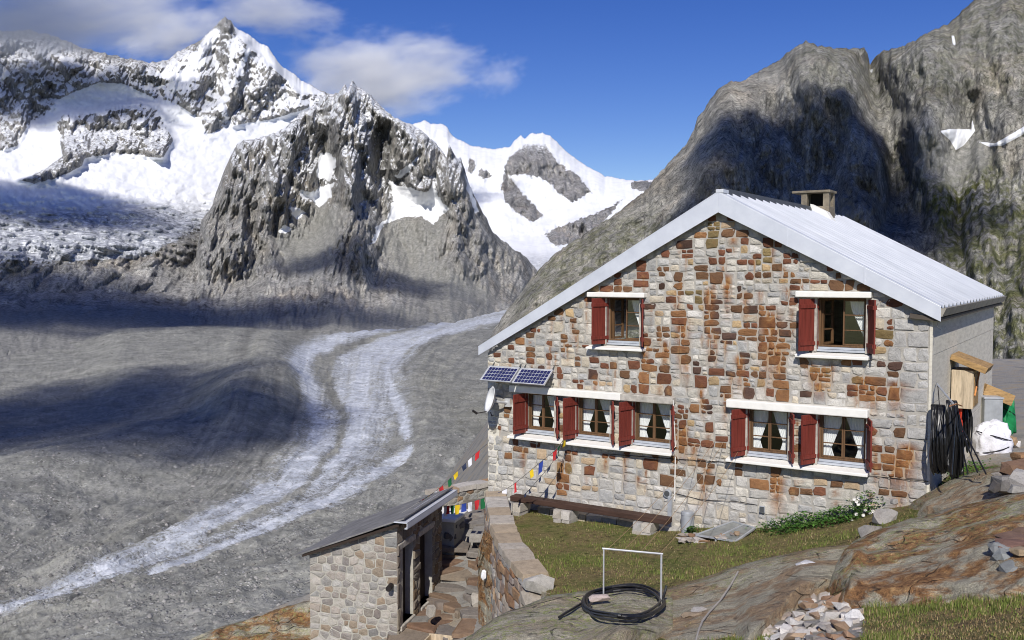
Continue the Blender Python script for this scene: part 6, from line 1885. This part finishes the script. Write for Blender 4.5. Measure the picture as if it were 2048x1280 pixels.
p2 = [H(float(su), -.24, float(sz) + .06), at(1112, 900, 19.2), at(1080, 925, 19.1), at(1042, 957, 19.2), at(1020, 974, 19.3), at(1000, 984, 19.4), at(975, 994, 19.6), at(945, 1003, 19.9), at(915, 1010, 20.2), at(888, 1013, 20.5)]
flags(p2, [(.03, "yellow", .13), (.09, "green", .1), (.13, "red", .14), (.23, "blue", .12), (.30, "yellow", .1), (.42, "red", .06), (.50, "white", .13), (.555, "blue", .13), (.615, "yellow", .13), (.665, "green", .14), (.715, "red", .15), (.775, "white", .14), (.825, "blue", .15), (.88, "yellow", .15), (.925, "green", .14), (.963, "red", .12), (.99, "white", .12)], .22, "bright string of prayer flags sagging from the window sill past the garden wall")
p3 = [H(float(su), -.24, float(sz) + .05), at(1105, 925, 19.0), at(1080, 955, 19.0), at(1060, 978, 19.2), at(1048, 990, 19.5)]
flags(p3, [(.12, "navy", .10), (.28, "navy", .08), (.45, "navy", .11), (.60, "navy", .07), (.82, "navy", .09), (.95, "navy", .09)], .09, "string of dark prayer flags from the window sill down to the bench end")
# ------------------------------------------------------------------ things by the concrete side wall
def S3(x, y, off):
    """point on a plane parallel to the side wall, off metres in front of it"""
    v, z = Sd(x, y, off)
    return H(off, float(v), float(z))
M_hose = plain("black_hose", (0.012, 0.012, 0.013), .35, 0, .2, 20, spec=.5)
M_redhose = plain("red_hose", (0.50, 0.045, 0.02), .4)
def hose_loops(cx, cy0, cy1, hv, off, n, rng, spread):
    """loops of hose hung over a hook, long and narrow"""
    loops = []
    top, bot = S3(cx, cy0, off), S3(cx, cy1, off)
    zc, hz = (top[2] + bot[2]) / 2, (top[2] - bot[2]) / 2
    vc = float(Sd(cx, (cy0 + cy1) / 2, off)[0])
    for k in range(n):
        a, b = hv * rng.uniform(.6, 1.05), hz * rng.uniform(.9, 1.02)
        o = off + spread * ((k + .5) / n * 2 - 1)
        P = []
        for i in range(34):
            t = 2 * math.pi * i / 33
            sx, sz = math.cos(t), math.sin(t)
            P.append(H(max(.03, o * (1 - .25 * max(0, sz)) + .012 * math.sin(3 * t + k)), vc + a * np.sign(sx) * abs(sx) ** .8 * (1 - .35 * max(0, sz)), zc + hz - b + b * sz))
        loops.append(P)
    return loops
R8 = random.Random(14)
hk = empty("hose_coil", S3(1881, 945, .2)); tag(hk, "big black hose coil hanging nearest the wall corner", "hose", "hose coils on the side wall")
for P in hose_loops(1882, 812, 946, .30, .20, 15, R8, .13):
    obj("hose_turn", MB().tube(P, .016, 6, False), M_hose, hk)
obj("hook", MB().tube([S3(1873, 766, .02), S3(1876, 775, .12), S3(1879, 812, .2)], .008, 5), M_iron, hk)
h2 = empty("hose_coil", S3(1918, 960, .25)); tag(h2, "long black hose bundle tied at the top with loose ends trailing", "hose", "hose coils on the side wall")
for P in hose_loops(1914, 804, 960, .16, .40, 11, R8, .09):
    obj("hose_turn", MB().tube(P, .015, 6, False), M_hose, h2)
for x, y, o in ((1937, 955, .6), (1955, 945, .8), (1972, 948, 1.0), (1928, 958, .5), (1903, 950, .5)):
    q = S3(1912, 806, .36); e = S3(x, y, o)
    m = (q + e) / 2 + np.array([0, 0, -.10])
    obj("loose_end", MB().tube([q, q + (m - q) * .5 + np.array([0, 0, -.12]), m, m + (e - m) * .55, e], .013, 6), M_hose, h2)
obj("tie", MB().tube([S3(1900, 812, .48), S3(1912, 808, .5), S3(1924, 812, .48)], .012, 5), plain("tie_string", (.35, .16, .07), .8), h2)
h3 = empty("hose_coil", S3(1928, 930, .16)); tag(h3, "black hose coil hanging behind the tied bundle", "hose", "hose coils on the side wall")
for P in hose_loops(1930, 777, 900, .24, .20, 10, R8, .10):
    obj("hose_turn", MB().tube(P, .016, 6, False), M_hose, h3)
obj("hook", MB().tube([S3(1919, 752, .01), S3(1920, 762, .1), S3(1926, 776, .13)], .008, 5), M_iron, h3)
h4 = empty("hose_coil", S3(1914, 860, .16)); tag(h4, "red hose coil hanging between the black ones", "hose", "hose coils on the side wall")
for P in hose_loops(1917, 775, 868, .12, .13, 6, R8, .06):
    obj("hose_turn", MB().tube(P, .016, 6, False), M_redhose, h4)
tag(obj("metal_rod", MB().tube([S3(1874, 768, .08), S3(1907, 808, .45)], .016, 6), M_zinc), "slanting metal rod leaning over the hose coils", "rod")
M_ply = wood("plywood", (0.36, 0.225, 0.095), .7, (3, 3, 12))
M_plyp = wood("pale_board", (0.52, 0.42, 0.29), .7, (8, 8, 1))
def Bx(o0, o1, v0, v1, z0, z1):
    return MB(H).box((o0, v0, z0), (o1, v1, z1))
v, z = Sd(1950, 752, .35); v = float(v); z = float(z)
def sv(x, y, off):
    a, b = Sd(x, y, off); return float(a), float(b)
bxr = empty("wall_cabinet", H(.3, sv(1958, 820, .4)[0], sv(1958, 820, .4)[1])); tag(bxr, "pale plywood box with a slanting ochre lid hung high on the side wall", "box")
va, za = sv(1951, 820, .45); vb, zb2 = sv(1962, 752, .45)
mb = Bx(.02, .40, va + .05, va + .75, za, za + .72); obj("box_body", mb, M_plyp, bxr, bevel=.008)
mb = MB(H); zt_ = za + .80; mb.hexa([(.0, va - .05, zt_ + .12), (.60, va - .05, zt_ - .12), (.60, va + .85, zt_ - .12), (.0, va + .85, zt_ + .12), (.03, va - .05, zt_ + .22), (.65, va - .05, zt_ - .01), (.65, va + .85, zt_ - .01), (.03, va + .85, zt_ + .22)])
o = obj("lid", mb, M_ply, bxr, bevel=.006); o["label"] = "slanting ochre plywood lid"
mb = MB(H).box((.402, va + .1, za + .05), (.412, va + .7, za + .65)); obj("front_panel", mb, M_ply, bxr)
mb = MB().tube([H(.42, va + .1, za + .25), H(.44, va + .62, za + .7)], .015, 6); obj("orange_strap", mb, plain("orange_strap", (.62, .26, .08), .7), bxr)
q = np.array(at(1990, 787, 22.4))
cbd = empty("cardboard", q - (0, 0, .15)); tag(cbd, "ochre board lying aslant on top of the grey metal box", "board")
obj("board", MB().obox(q, np.array([.30, -.06, -.13]), np.array([.05, .30, .0]), np.array([.05, 0, .12])), M_ply, cbd, bevel=.005)
q = np.array(at(1979, 828, 22.0))
mbx = empty("metal_box", q - (0, 0, .4)); tag(mbx, "grey metal box standing behind the white sack", "box")
obj("box_body", MB().obox(q, np.array([.20, -.03, 0]), np.array([.03, .25, 0]), np.array([0, 0, .38])), plain("grey_sheet_box", (.36, .38, .39), .5, .2), mbx, bevel=.02)
obj("box_lid", MB().obox(q + (0, 0, .40), np.array([.215, -.03, 0]), np.array([.03, .265, 0]), np.array([0, 0, .02])), M_zinc, mbx, bevel=.006)
def sack(name, c, half, mat, lab, cat, seed, ties):
    bm = bmesh.new(); bmesh.ops.create_icosphere(bm, subdivisions=4, radius=1)
    V = np.array([v.co for v in bm.verts]); F = [tuple(w.index for w in f.verts) for f in bm.faces]; bm.free()
    a = np.arctan2(V[:, 1], V[:, 0])
    n = fbm(a * 1.3 + 4, V[:, 2] * 1.5, 4, seed) * .35 + (ridged(a * 1.6, V[:, 2] * 2.2, 3, seed + 3) - .5) * .22
    V = np.sign(V) * np.abs(V) ** .8 * (1 + n)[:, None]
    V[:, 2] = np.maximum(V[:, 2], -.8)
    V = V * np.array(half) + np.array(c)
    root = empty(name, np.array(c) - (0, 0, half[2] * .8)); tag(root, lab, cat)
    obj("cloth", (V, F), mat, root, smooth=True)
    for k in range(ties):
        P = []
        zc = c[2] + half[2] * (.35 - .6 * k)
        for i in range(15):
            t = math.pi * (1.02 + .96 * i / 14)
            P.append((c[0] + half[0] * 1.02 * math.cos(t), c[1] + half[1] * 1.06 * math.sin(t), zc + .1 * math.cos(t) * (1 if k else -1)))
        obj("tie_rope", MB().tube(P, .012, 5), M_hose, root)
    return root
M_sack = plain("white_tarpaulin", (.74, .74, .78), .55, 0, .06, 6, .5, 12, .03)
M_green = plain("green_tarpaulin", (.012, .20, .065), .5, 0, .3, 6, .6, 10, .03)
q = np.array(at(1985, 885, 20.2)); sack("tarpaulin_sack", q, (.36, .3, .44), M_sack, "bulging white tarpaulin sack tied with black cord by the side wall", "sack", 410, 2)
q = np.array(at(2013, 836, 22.6)); sack("tarpaulin_bag", q, (.17, .2, .48), M_green, "crumpled green tarpaulin bundle behind the white sack", "bag", 420, 1)
q = np.array(at(2022, 880, 20.6)); wb = tag(empty("rag_bundle", q - (0, 0, .15)), "brown and white rag bundle lying beside the white sack", "bundle")
stone_obj(wb, rock(q, (.13, .12, .13), RR, 20), (.42, .30, .18), .2, "cloth_roll"); stone_obj(wb, rock(q + (.12, -.05, -.08), (.08, .07, .08), RR, 16), (.7, .68, .66), 0, "cloth_roll")
mb = MB().obox(at(2055, 838, 26), np.array([.9, -.1, 0]), np.array([.05, .4, 0]), np.array([0, 0, .05])); tag(obj("plank", mb, M_plyp, bevel=.01), "pale plank lying on the gravel behind the green bundle", "plank")

# ------------------------------------------------------------------ lawn things
def on(k, x, y, up=0.02):
    q = np.array(at(x, y, OUT[k](x, y))); q[2] += up; return q
def on(k, x, y, up=0.02):
    q = np.array(at(x, y, OUT[k](x, y))); q[2] += up; return q
cc = on(2, 1247, 1215)
coil = empty("hose_ring", cc); tag(coil, "loosely coiled black hose lying in rings on the lichened rock", "hose")
def arc(cx_, cy_, rx, ry, t0, t1, up, n=34):
    return [on(2, cx_ + rx * math.cos(t), cy_ + ry * math.sin(t), up + .012 * math.sin(4 * t)) for t in np.linspace(t0, t1, n)]
for k, (dx, dy, rx, ry, up) in enumerate(((0, 0, 83, 31, .045), (4, -2, 78, 33, .06), (2, 2, 80, 28, .05), (-3, 0, 76, 30, .075))):
    obj("hose_turn", MB().tube(arc(1247 + dx, 1213 + dy, rx, ry, .4 * k, .4 * k + 6.29, up), .017, 6, False), M_hose, coil)
obj("hose_end", MB().tube(arc(1240, 1225, 62, 26, 3.5, 1.0, .05, 14), .017, 6), M_hose, coil)
q0 = on(2, 1326, 1205, .05); obj("hose_end", MB().tube([q0, q0 + (.03, .02, .09), q0 + (.05, .04, .16)], .017, 6), M_hose, coil)
obj("hose_end", MB().tube([on(2, x, y, .045) for x, y in ((1170, 1210), (1150, 1222), (1130, 1234), (1118, 1242))], .017, 6), M_hose, coil)
M_tube = plain("galvanised_tube", (.52, .53, .54), .45, .4)
DL, DR = OUT[2](1207, 1200), OUT[2](1322, 1205)
fl_, fr_ = np.array(at(1207, 1200, DL)), np.array(at(1322, 1205, DR))
ftl, ftr = fl_.copy(), fr_.copy(); ftl[2] = at(1205, 1097, DL)[2]; ftr[2] = at(1320, 1108, DR)[2]
fr = empty("tube_frame", (fl_ + fr_) / 2 - (0, 0, .1)); tag(fr, "thin galvanised tube frame like a small goal standing on the rock", "frame")
obj("post", MB().tube([fl_ - (0, 0, .15), ftl], .011, 8), M_tube, fr); obj("post", MB().tube([fr_ - (0, 0, .15), ftr], .014, 8), M_tube, fr)
obj("crossbar", MB().tube([ftl - (.02, 0, 0), ftr + (.02, 0, 0)], .013, 8), M_tube, fr)
st = empty("white_stone", on(2, 1198, 1208)); tag(st, "pale rounded stone lying on the hose coil", "stone")
stone_obj(st, rock(on(2, 1198, 1206, .06), (.145, .08, .05), RR, 30, .15), (.48, .40, .36), 0)
M_line = plain("line_string", (.34, .22, .12), .9)
for k, (fx_, ax, ay) in enumerate(((.07, 1402, 888), (.34, 1430, 880), (.64, 1447, 884), (.97, 1478, 900))):
    a = ftl + (ftr - ftl) * fx_; u, z = G(ax, ay, .05); b = H(float(u), -.05, float(z))
    P = [a + (b - a) * t - np.array([0, 0, .10 * 4 * t * (1 - t)]) for t in np.linspace(0, 1, 12)]
    tag(obj("drying_line", MB().tube(P, .004, 4), M_line), ["drying line from the far post end of the tube frame to the wall", "second drying line from the far post of the tube frame", "third drying line from the far post of the tube frame", "drying line from the near post end of the tube frame"][k], "line", "drying lines between frame and wall")
P = [on(1, 1476, 1146), on(1, 1462, 1172), on(1, 1441, 1203), on(1, 1418, 1228), on(1, 1405, 1245), on(1, 1398, 1262), on(1, 1388, 1300)]
tag(obj("cable", MB().tube(P, .013, 6), plain("pale_cable", (.38, .35, .31), .7)), "pale cable lying over the flat rock slab", "cable")
for x, y, c, lab in ((1400, 1222, (.40, .39, .37), "grey fragment of rock on the slab beside the cable"), (1610, 1128, (.55, .56, .58), "patch of pale stone on the crest of the flat slab"), (1385, 1232, (.30, .24, .17), "brown fragment of rock on the slab beside the hose")):
    q = on(1, x, y, .01); s_ = tag(empty("stone", q), lab, "stone"); stone_obj(s_, rock(q, (.14, .09, .035), RR, 16, .2), c, .1)
# wooden box at the foot of the path
q = np.array(at(886, 1284, 17.4)); wbx = empty("wooden_box", q - (0, 0, .2)); tag(wbx, "small open wooden box at the lower end of the path", "box")
Tb = lambda a, b, z: q - TW * a + TU * b + np.array([0, 0, z])
for a, b in (((-.34, -.2, -.2), (.30, -.17, .04)), ((-.34, .17, -.2), (.30, .2, .06)), ((-.34, -.17, -.2), (-.31, .17, .04)), ((.27, -.17, -.2), (.30, .17, .04)), ((-.31, -.17, -.2), (.27, .17, -.17))):
    obj("board", MB(Tb).box(a, b), M_plyp, wbx, bevel=.004)
wbot = np.array(at(967, 1150, 17.2)); pbag = empty("plastic_bag", wbot); tag(pbag, "small white plastic bag hanging on the rock below the garden wall", "bag")
stone_obj(pbag, rock(wbot, (.05, .05, .10), RR, 26), (.75, .76, .8), 0, "bag_skin")

# ------------------------------------------------------------------ loose stones
def heap(name, lab, n, poly_px, zf, size, seed, group=None, flat=.35, cols=None, lift=.25):
    rng = random.Random(seed)
    A = np.array(poly_px); x0, y0 = A.min(0); x1, y1 = A.max(0)
    qs = []
    while len(qs) < n:
        x, y = rng.uniform(x0, x1), rng.uniform(y0, y1)
        if poly_sd(np.array(x), np.array(y), poly_px) < 0:
            qs.append((x, y))
    qs.sort(key=lambda t: t[1])
    c0 = gp(A[:, 0].mean(), A[:, 1].mean())[0][0]; root = empty(name, c0)
    tag(root, lab, "stones", group)
    for x, y in qs:
        p = gp(x, y)[0][0]; z = p[2]
        s = size * rng.uniform(.4, 1.25) ** 1.3
        p = np.array([p[0], p[1], z + s * rng.uniform(0, lift)])
        c = np.array(rng.choice(cols or ROCKC)) * rng.uniform(.85, 1.35)
        stone_obj(root, rock(p, (s, s * rng.uniform(.6, .95), s * rng.uniform(.3, .6)), rng, rng.randint(10, 15), None, flat), c, .35 * rng.random())
    return root
heap("rubble_heap", "heap of broken brown and white stones between the slab and the big rust streaked rock", 190, [(1530, 1285), (1540, 1235), (1570, 1200), (1605, 1165), (1660, 1150), (1700, 1150), (1712, 1215), (1725, 1260), (1700, 1290)], -3.85, .10, 61, None, .35, [(.36, .34, .31), (.28, .27, .255), (.46, .44, .41), (.30, .22, .15), (.24, .16, .11), (.40, .36, .30), (.55, .54, .52)])
for k in range(14):
    x, y = RR.uniform(1575, 1700), RR.uniform(1150, 1215)
def pile(name, lab, items):
    root = None
    for (x, y, D, h, col, yaw) in items:
        p = np.array(at(x, y, D))
        if root is None:
            root = empty(name, p - (0, 0, h[2])); tag(root, lab, "stones")
        stone_obj(root, rock(p, h, RR, 18, yaw, .12), np.array(col), .25 * RR.random())
pile("boulder_pile", "pile of dark angular boulders beyond the rock rib, at the right edge", [(2018, 965, 13.4, (.33, .2, .16), (.20, .19, .18), .3), (2040, 935, 13.8, (.3, .25, .12), (.20, .13, .09), .1), (1995, 975, 13.3, (.12, .12, .1), (.10, .10, .10), .3), (2048, 960, 13.2, (.2, .2, .18), (.34, .34, .33), .5),
      (2020, 935, 14.2, (.18, .15, .1), (.24, .16, .10), .8), (2052, 915, 14.3, (.22, .2, .1), (.32, .19, .10), .2), (2000, 950, 13.9, (.14, .1, .06), (.3, .28, .25), .4), (2035, 978, 12.9, (.16, .1, .06), (.28, .27, .25), .1)])
pile("slab_pile", "stack of grey and brown slabs lying on the big rust streaked rock", [(2030, 1122, 9.75, (.26, .2, .12), (.24, .26, .26), -.2), (2000, 1108, 9.9, (.1, .14, .12), (.22, .23, .23), .1), (2035, 1090, 9.9, (.24, .22, .05), (.17, .10, .08), -.3), (2045, 1102, 9.6, (.14, .1, .05), (.34, .26, .17), .1), (2020, 1075, 10.2, (.2, .16, .04), (.16, .11, .09), .3),
      (2055, 1066, 10.3, (.2, .16, .05), (.20, .13, .09), .1), (1998, 1090, 10.1, (.06, .05, .04), (.5, .5, .5), .2), (2040, 1138, 9.5, (.22, .14, .07), (.20, .22, .22), -.1)])
for x, y, D, h, lab in ((1742, 1066, 14.4, (.19, .16, .17), "light grey boulder on the slope in front of the white flowers"), (1772, 1035, 15.3, (.22, .17, .15), "dark grey boulder against the wall beside the white flowers"), (1788, 1003, 15.75, (.06, .06, .05), "small stone lying at the hut corner above the dark boulder")):
    p = np.array(at(x, y, D)); s_ = tag(empty("boulder", p - (0, 0, h[2])), lab, "boulder", "boulders on the lawn slope"); stone_obj(s_, rock(p, h, RR, 26, .4), (.30, .295, .28), .1)
for x, y, h, lab in ((985, 1150, (.20, .16, .16), "round pale stone at the foot of the garden wall"), (968, 1092, (.18, .15, .12), "long pale stone jutting from the garden wall foot"), (862, 1222, (.1, .1, .12), "small dark stone at the second doorway"), (960, 1200, (.22, .2, .14), "pale block beside the path below the garden wall")):
    p = np.array(at_z(np.array(float(x)), np.array(float(y)), -6.55 if y > 1100 else -6.15)); s_ = tag(empty("stone", p), lab, "stone"); stone_obj(s_, rock(p, h, RR, 24, .3), (.36, .34, .30), .1)

# ------------------------------------------------------------------ plants
def scatter_blades(name, pts, hgt, wid, cols, mat, lab, lean=.5, rng=NPR):
    """grass blades: one narrow triangle each"""
    n = len(pts)
    a = rng.uniform(0, 2 * np.pi, n); l = rng.uniform(.1, lean, n) * hgt; b = rng.uniform(0, 2 * np.pi, n)
    dx, dy = np.cos(a) * wid / 2, np.sin(a) * wid / 2
    V = np.zeros((n, 3, 3))
    V[:, 0] = pts + np.stack([dx, dy, -0.01 + dx * 0], 1); V[:, 1] = pts - np.stack([dx, dy, .01 + dx * 0], 1)
    V[:, 2] = pts + np.stack([np.cos(b) * l, np.sin(b) * l, hgt], 1)
    C_ = np.repeat(cols[:, None], 3, 1)
    o = obj(name, (V.reshape(-1, 3), np.arange(n * 3).reshape(-1, 3)), mat, attrs={"tint": C_.reshape(-1, 3)})
    return tag(o, lab, kind="stuff")
t = NT("grass_blade"); M_blade = t.fin(t.attr("tint", "Color"), .7, spec=.15)
t.b.inputs["Subsurface Weight"].default_value = 0
def lawn_points(n):
    px = NPR.uniform(990, 2080, n); py = 1000 + 285 * NPR.uniform(0, 1, n) ** .8
    P, hit = gp(px, py)
    ok = hit & (poly_sd(P[:, 0], P[:, 1], UPPOLY) < -.12) & (poly_sd(P[:, 0], P[:, 1], HUTPOLY) > .12) & (P[:, 1] < 26)
    rub = poly_sd(px, py, [(1540, 1290), (1545, 1240), (1600, 1165), (1715, 1150), (1735, 1260), (1715, 1295)])
    ok &= rub > 2
    P = P + np.stack([NPR.normal(0, .03, n), NPR.normal(0, .03, n), np.zeros(n)], 1)
    return P[ok]
LP = lawn_points(120000)
nn = fbm(LP[:, 0] * .9, LP[:, 1] * .9, 4, 500); n5 = fbm(LP[:, 0] * 3.5, LP[:, 1] * 3.5, 3, 510)
wet = np.clip(.42 + 1.9 * nn + .9 * n5 + .25 * np.exp(-((LP[:, 0] - 3.2) / 1.6) ** 2), 0, 1)
rv = NPR.uniform(0, 1, len(LP))
col = np.where((rv < .14 + .70 * wet)[:, None], np.array([.155, .195, .045]), np.where((rv < .74 + .15 * wet)[:, None], np.array([.25, .175, .088]), np.array([.38, .30, .16])))
col = col * NPR.uniform(.6, 1.35, len(LP))[:, None]
thin = NPR.uniform(0, 1, len(LP)) < np.clip(.42 + .75 * wet, 0, 1)
scatter_blades("grass", LP[thin], (NPR.uniform(.012, .045, len(LP)) * (.5 + 1.2 * wet ** 2))[thin], NPR.uniform(.006, .013, len(LP))[thin], col[thin], M_blade, "short green and straw coloured grass on the slope before the hut")
# leafy ground cover along the wall
def leaves(center_pts, n, rad, hmax, size, cols, rng):
    V, F, C_ = [], [], []
    for _ in range(n):
        c = center_pts[rng.randrange(len(center_pts))]
        x, y = c[0] + rng.gauss(0, rad), c[1] + rng.gauss(0, rad * .6)
        z = gz1(x, y) + rng.uniform(.02, hmax) * c[2]
        a, tl = rng.uniform(0, 6.28), rng.uniform(-.2, .8)
        s = size * rng.uniform(.6, 1.3)
        d = np.array([math.cos(a), math.sin(a), tl]) * s; w = np.array([-math.sin(a), math.cos(a), 0]) * s * .38
        p = np.array([x, y, z]); o_ = len(V)
        V += [p, p + d * .5 + w, p + d - (0, 0, .2 * s), p + d * .5 - w]; F.append((o_, o_ + 1, o_ + 2, o_ + 3))
        cc_ = np.array(rng.choice(cols)) * rng.uniform(.7, 1.3); C_ += [cc_] * 4
    return V, F, np.array(C_)
R9 = random.Random(19)
def wallspot(px, off, k=1.0):
    u, _ = G(px, 1045, off); q = H(float(u), -off, 0); return (q[0], q[1], k)
spots = [wallspot(x, .3, k) for x, k in ((1540, .6), (1560, .9), (1585, 1.0), (1610, .9), (1635, .8), (1660, .9), (1690, .9), (1715, .8))] + [wallspot(x, .65, .5) for x in (1570, 1600, 1640, 1680)]
V, F, C_ = leaves(spots, 2200, .15, .26, .05, [(.045, .12, .018), (.07, .16, .025), (.03, .085, .014), (.09, .17, .04)], R9)
tag(obj("leafy_ground_cover", (V, F), M_blade, attrs={"tint": C_}), "bright green leafy plants at the foot of the wall", kind="stuff")
for px, lab in ((1383, "small tuft of weeds beside the metal bin"), (1875, "green weeds at the concrete corner under the hoses")):
    if px < 1500:
        sp = [wallspot(px, .38, .6)]
    else:
        sp = [tuple(H(.3, v_, 0)[:2]) + (.8,) for v_ in (.5, 1.2, 1.9, 2.6)]
    V, F, C_ = leaves(sp, 160 if px < 1500 else 800, .07 if px < 1500 else .2, .22, .05, [(.05, .12, .02), (.08, .15, .03)], R9)
    tag(obj("weeds", (V, F), M_blade, attrs={"tint": C_}), lab, "plant")
M_petal = plain("white_petals", (.78, .76, .72), .8); M_stem = plain("plant_stem", (.05, .09, .025), .8)
fp = empty("flowering_plant", (*wallspot(1722, .3)[:2], gz1(*wallspot(1722, .3)[:2]))); tag(fp, "tall plant with small white flowers against the wall", "plant")
ctr = np.array(fp.location)
for x, y in ((1708, 998), (1717, 996), (1713, 1003), (1722, 1002), (1716, 1008), (1730, 1021), (1738, 1010), (1726, 1030), (1745, 1022), (1736, 1032), (1704, 1018), (1712, 1028), (1748, 1034), (1703, 1040), (1733, 1040), (1740, 1026), (1772, 1010), (1705, 1050)):
    D = 16.3 + R9.uniform(-.12, .12); q = np.array(at(x, y, D))
    b0 = ctr + np.array([R9.uniform(-.2, .2), R9.uniform(-.1, .1), 0])
    s_ = obj("stem", MB().tube([b0, (b0 + q) / 2 + (R9.uniform(-.03, .03), 0, .04), q], .004, 4), M_stem, fp)
    mb = MB()
    for k in range(7):
        a = 2 * math.pi * k / 7; d = np.array([math.cos(a), -.45, math.sin(a)]) * .034; w = np.array([-math.sin(a), 0, math.cos(a)]) * .013
        mb.add([q, q + d * .6 + w, q + d, q + d * .6 - w], [(0, 1, 2, 3)])
    obj("flower", mb, M_petal, s_)
V, F, C_ = leaves([(ctr[0], ctr[1], 1.0)], 260, .16, .42, .05, [(.05, .11, .02), (.07, .13, .03)], R9)
obj("foliage", (V, F), M_blade, fp, attrs={"tint": C_})
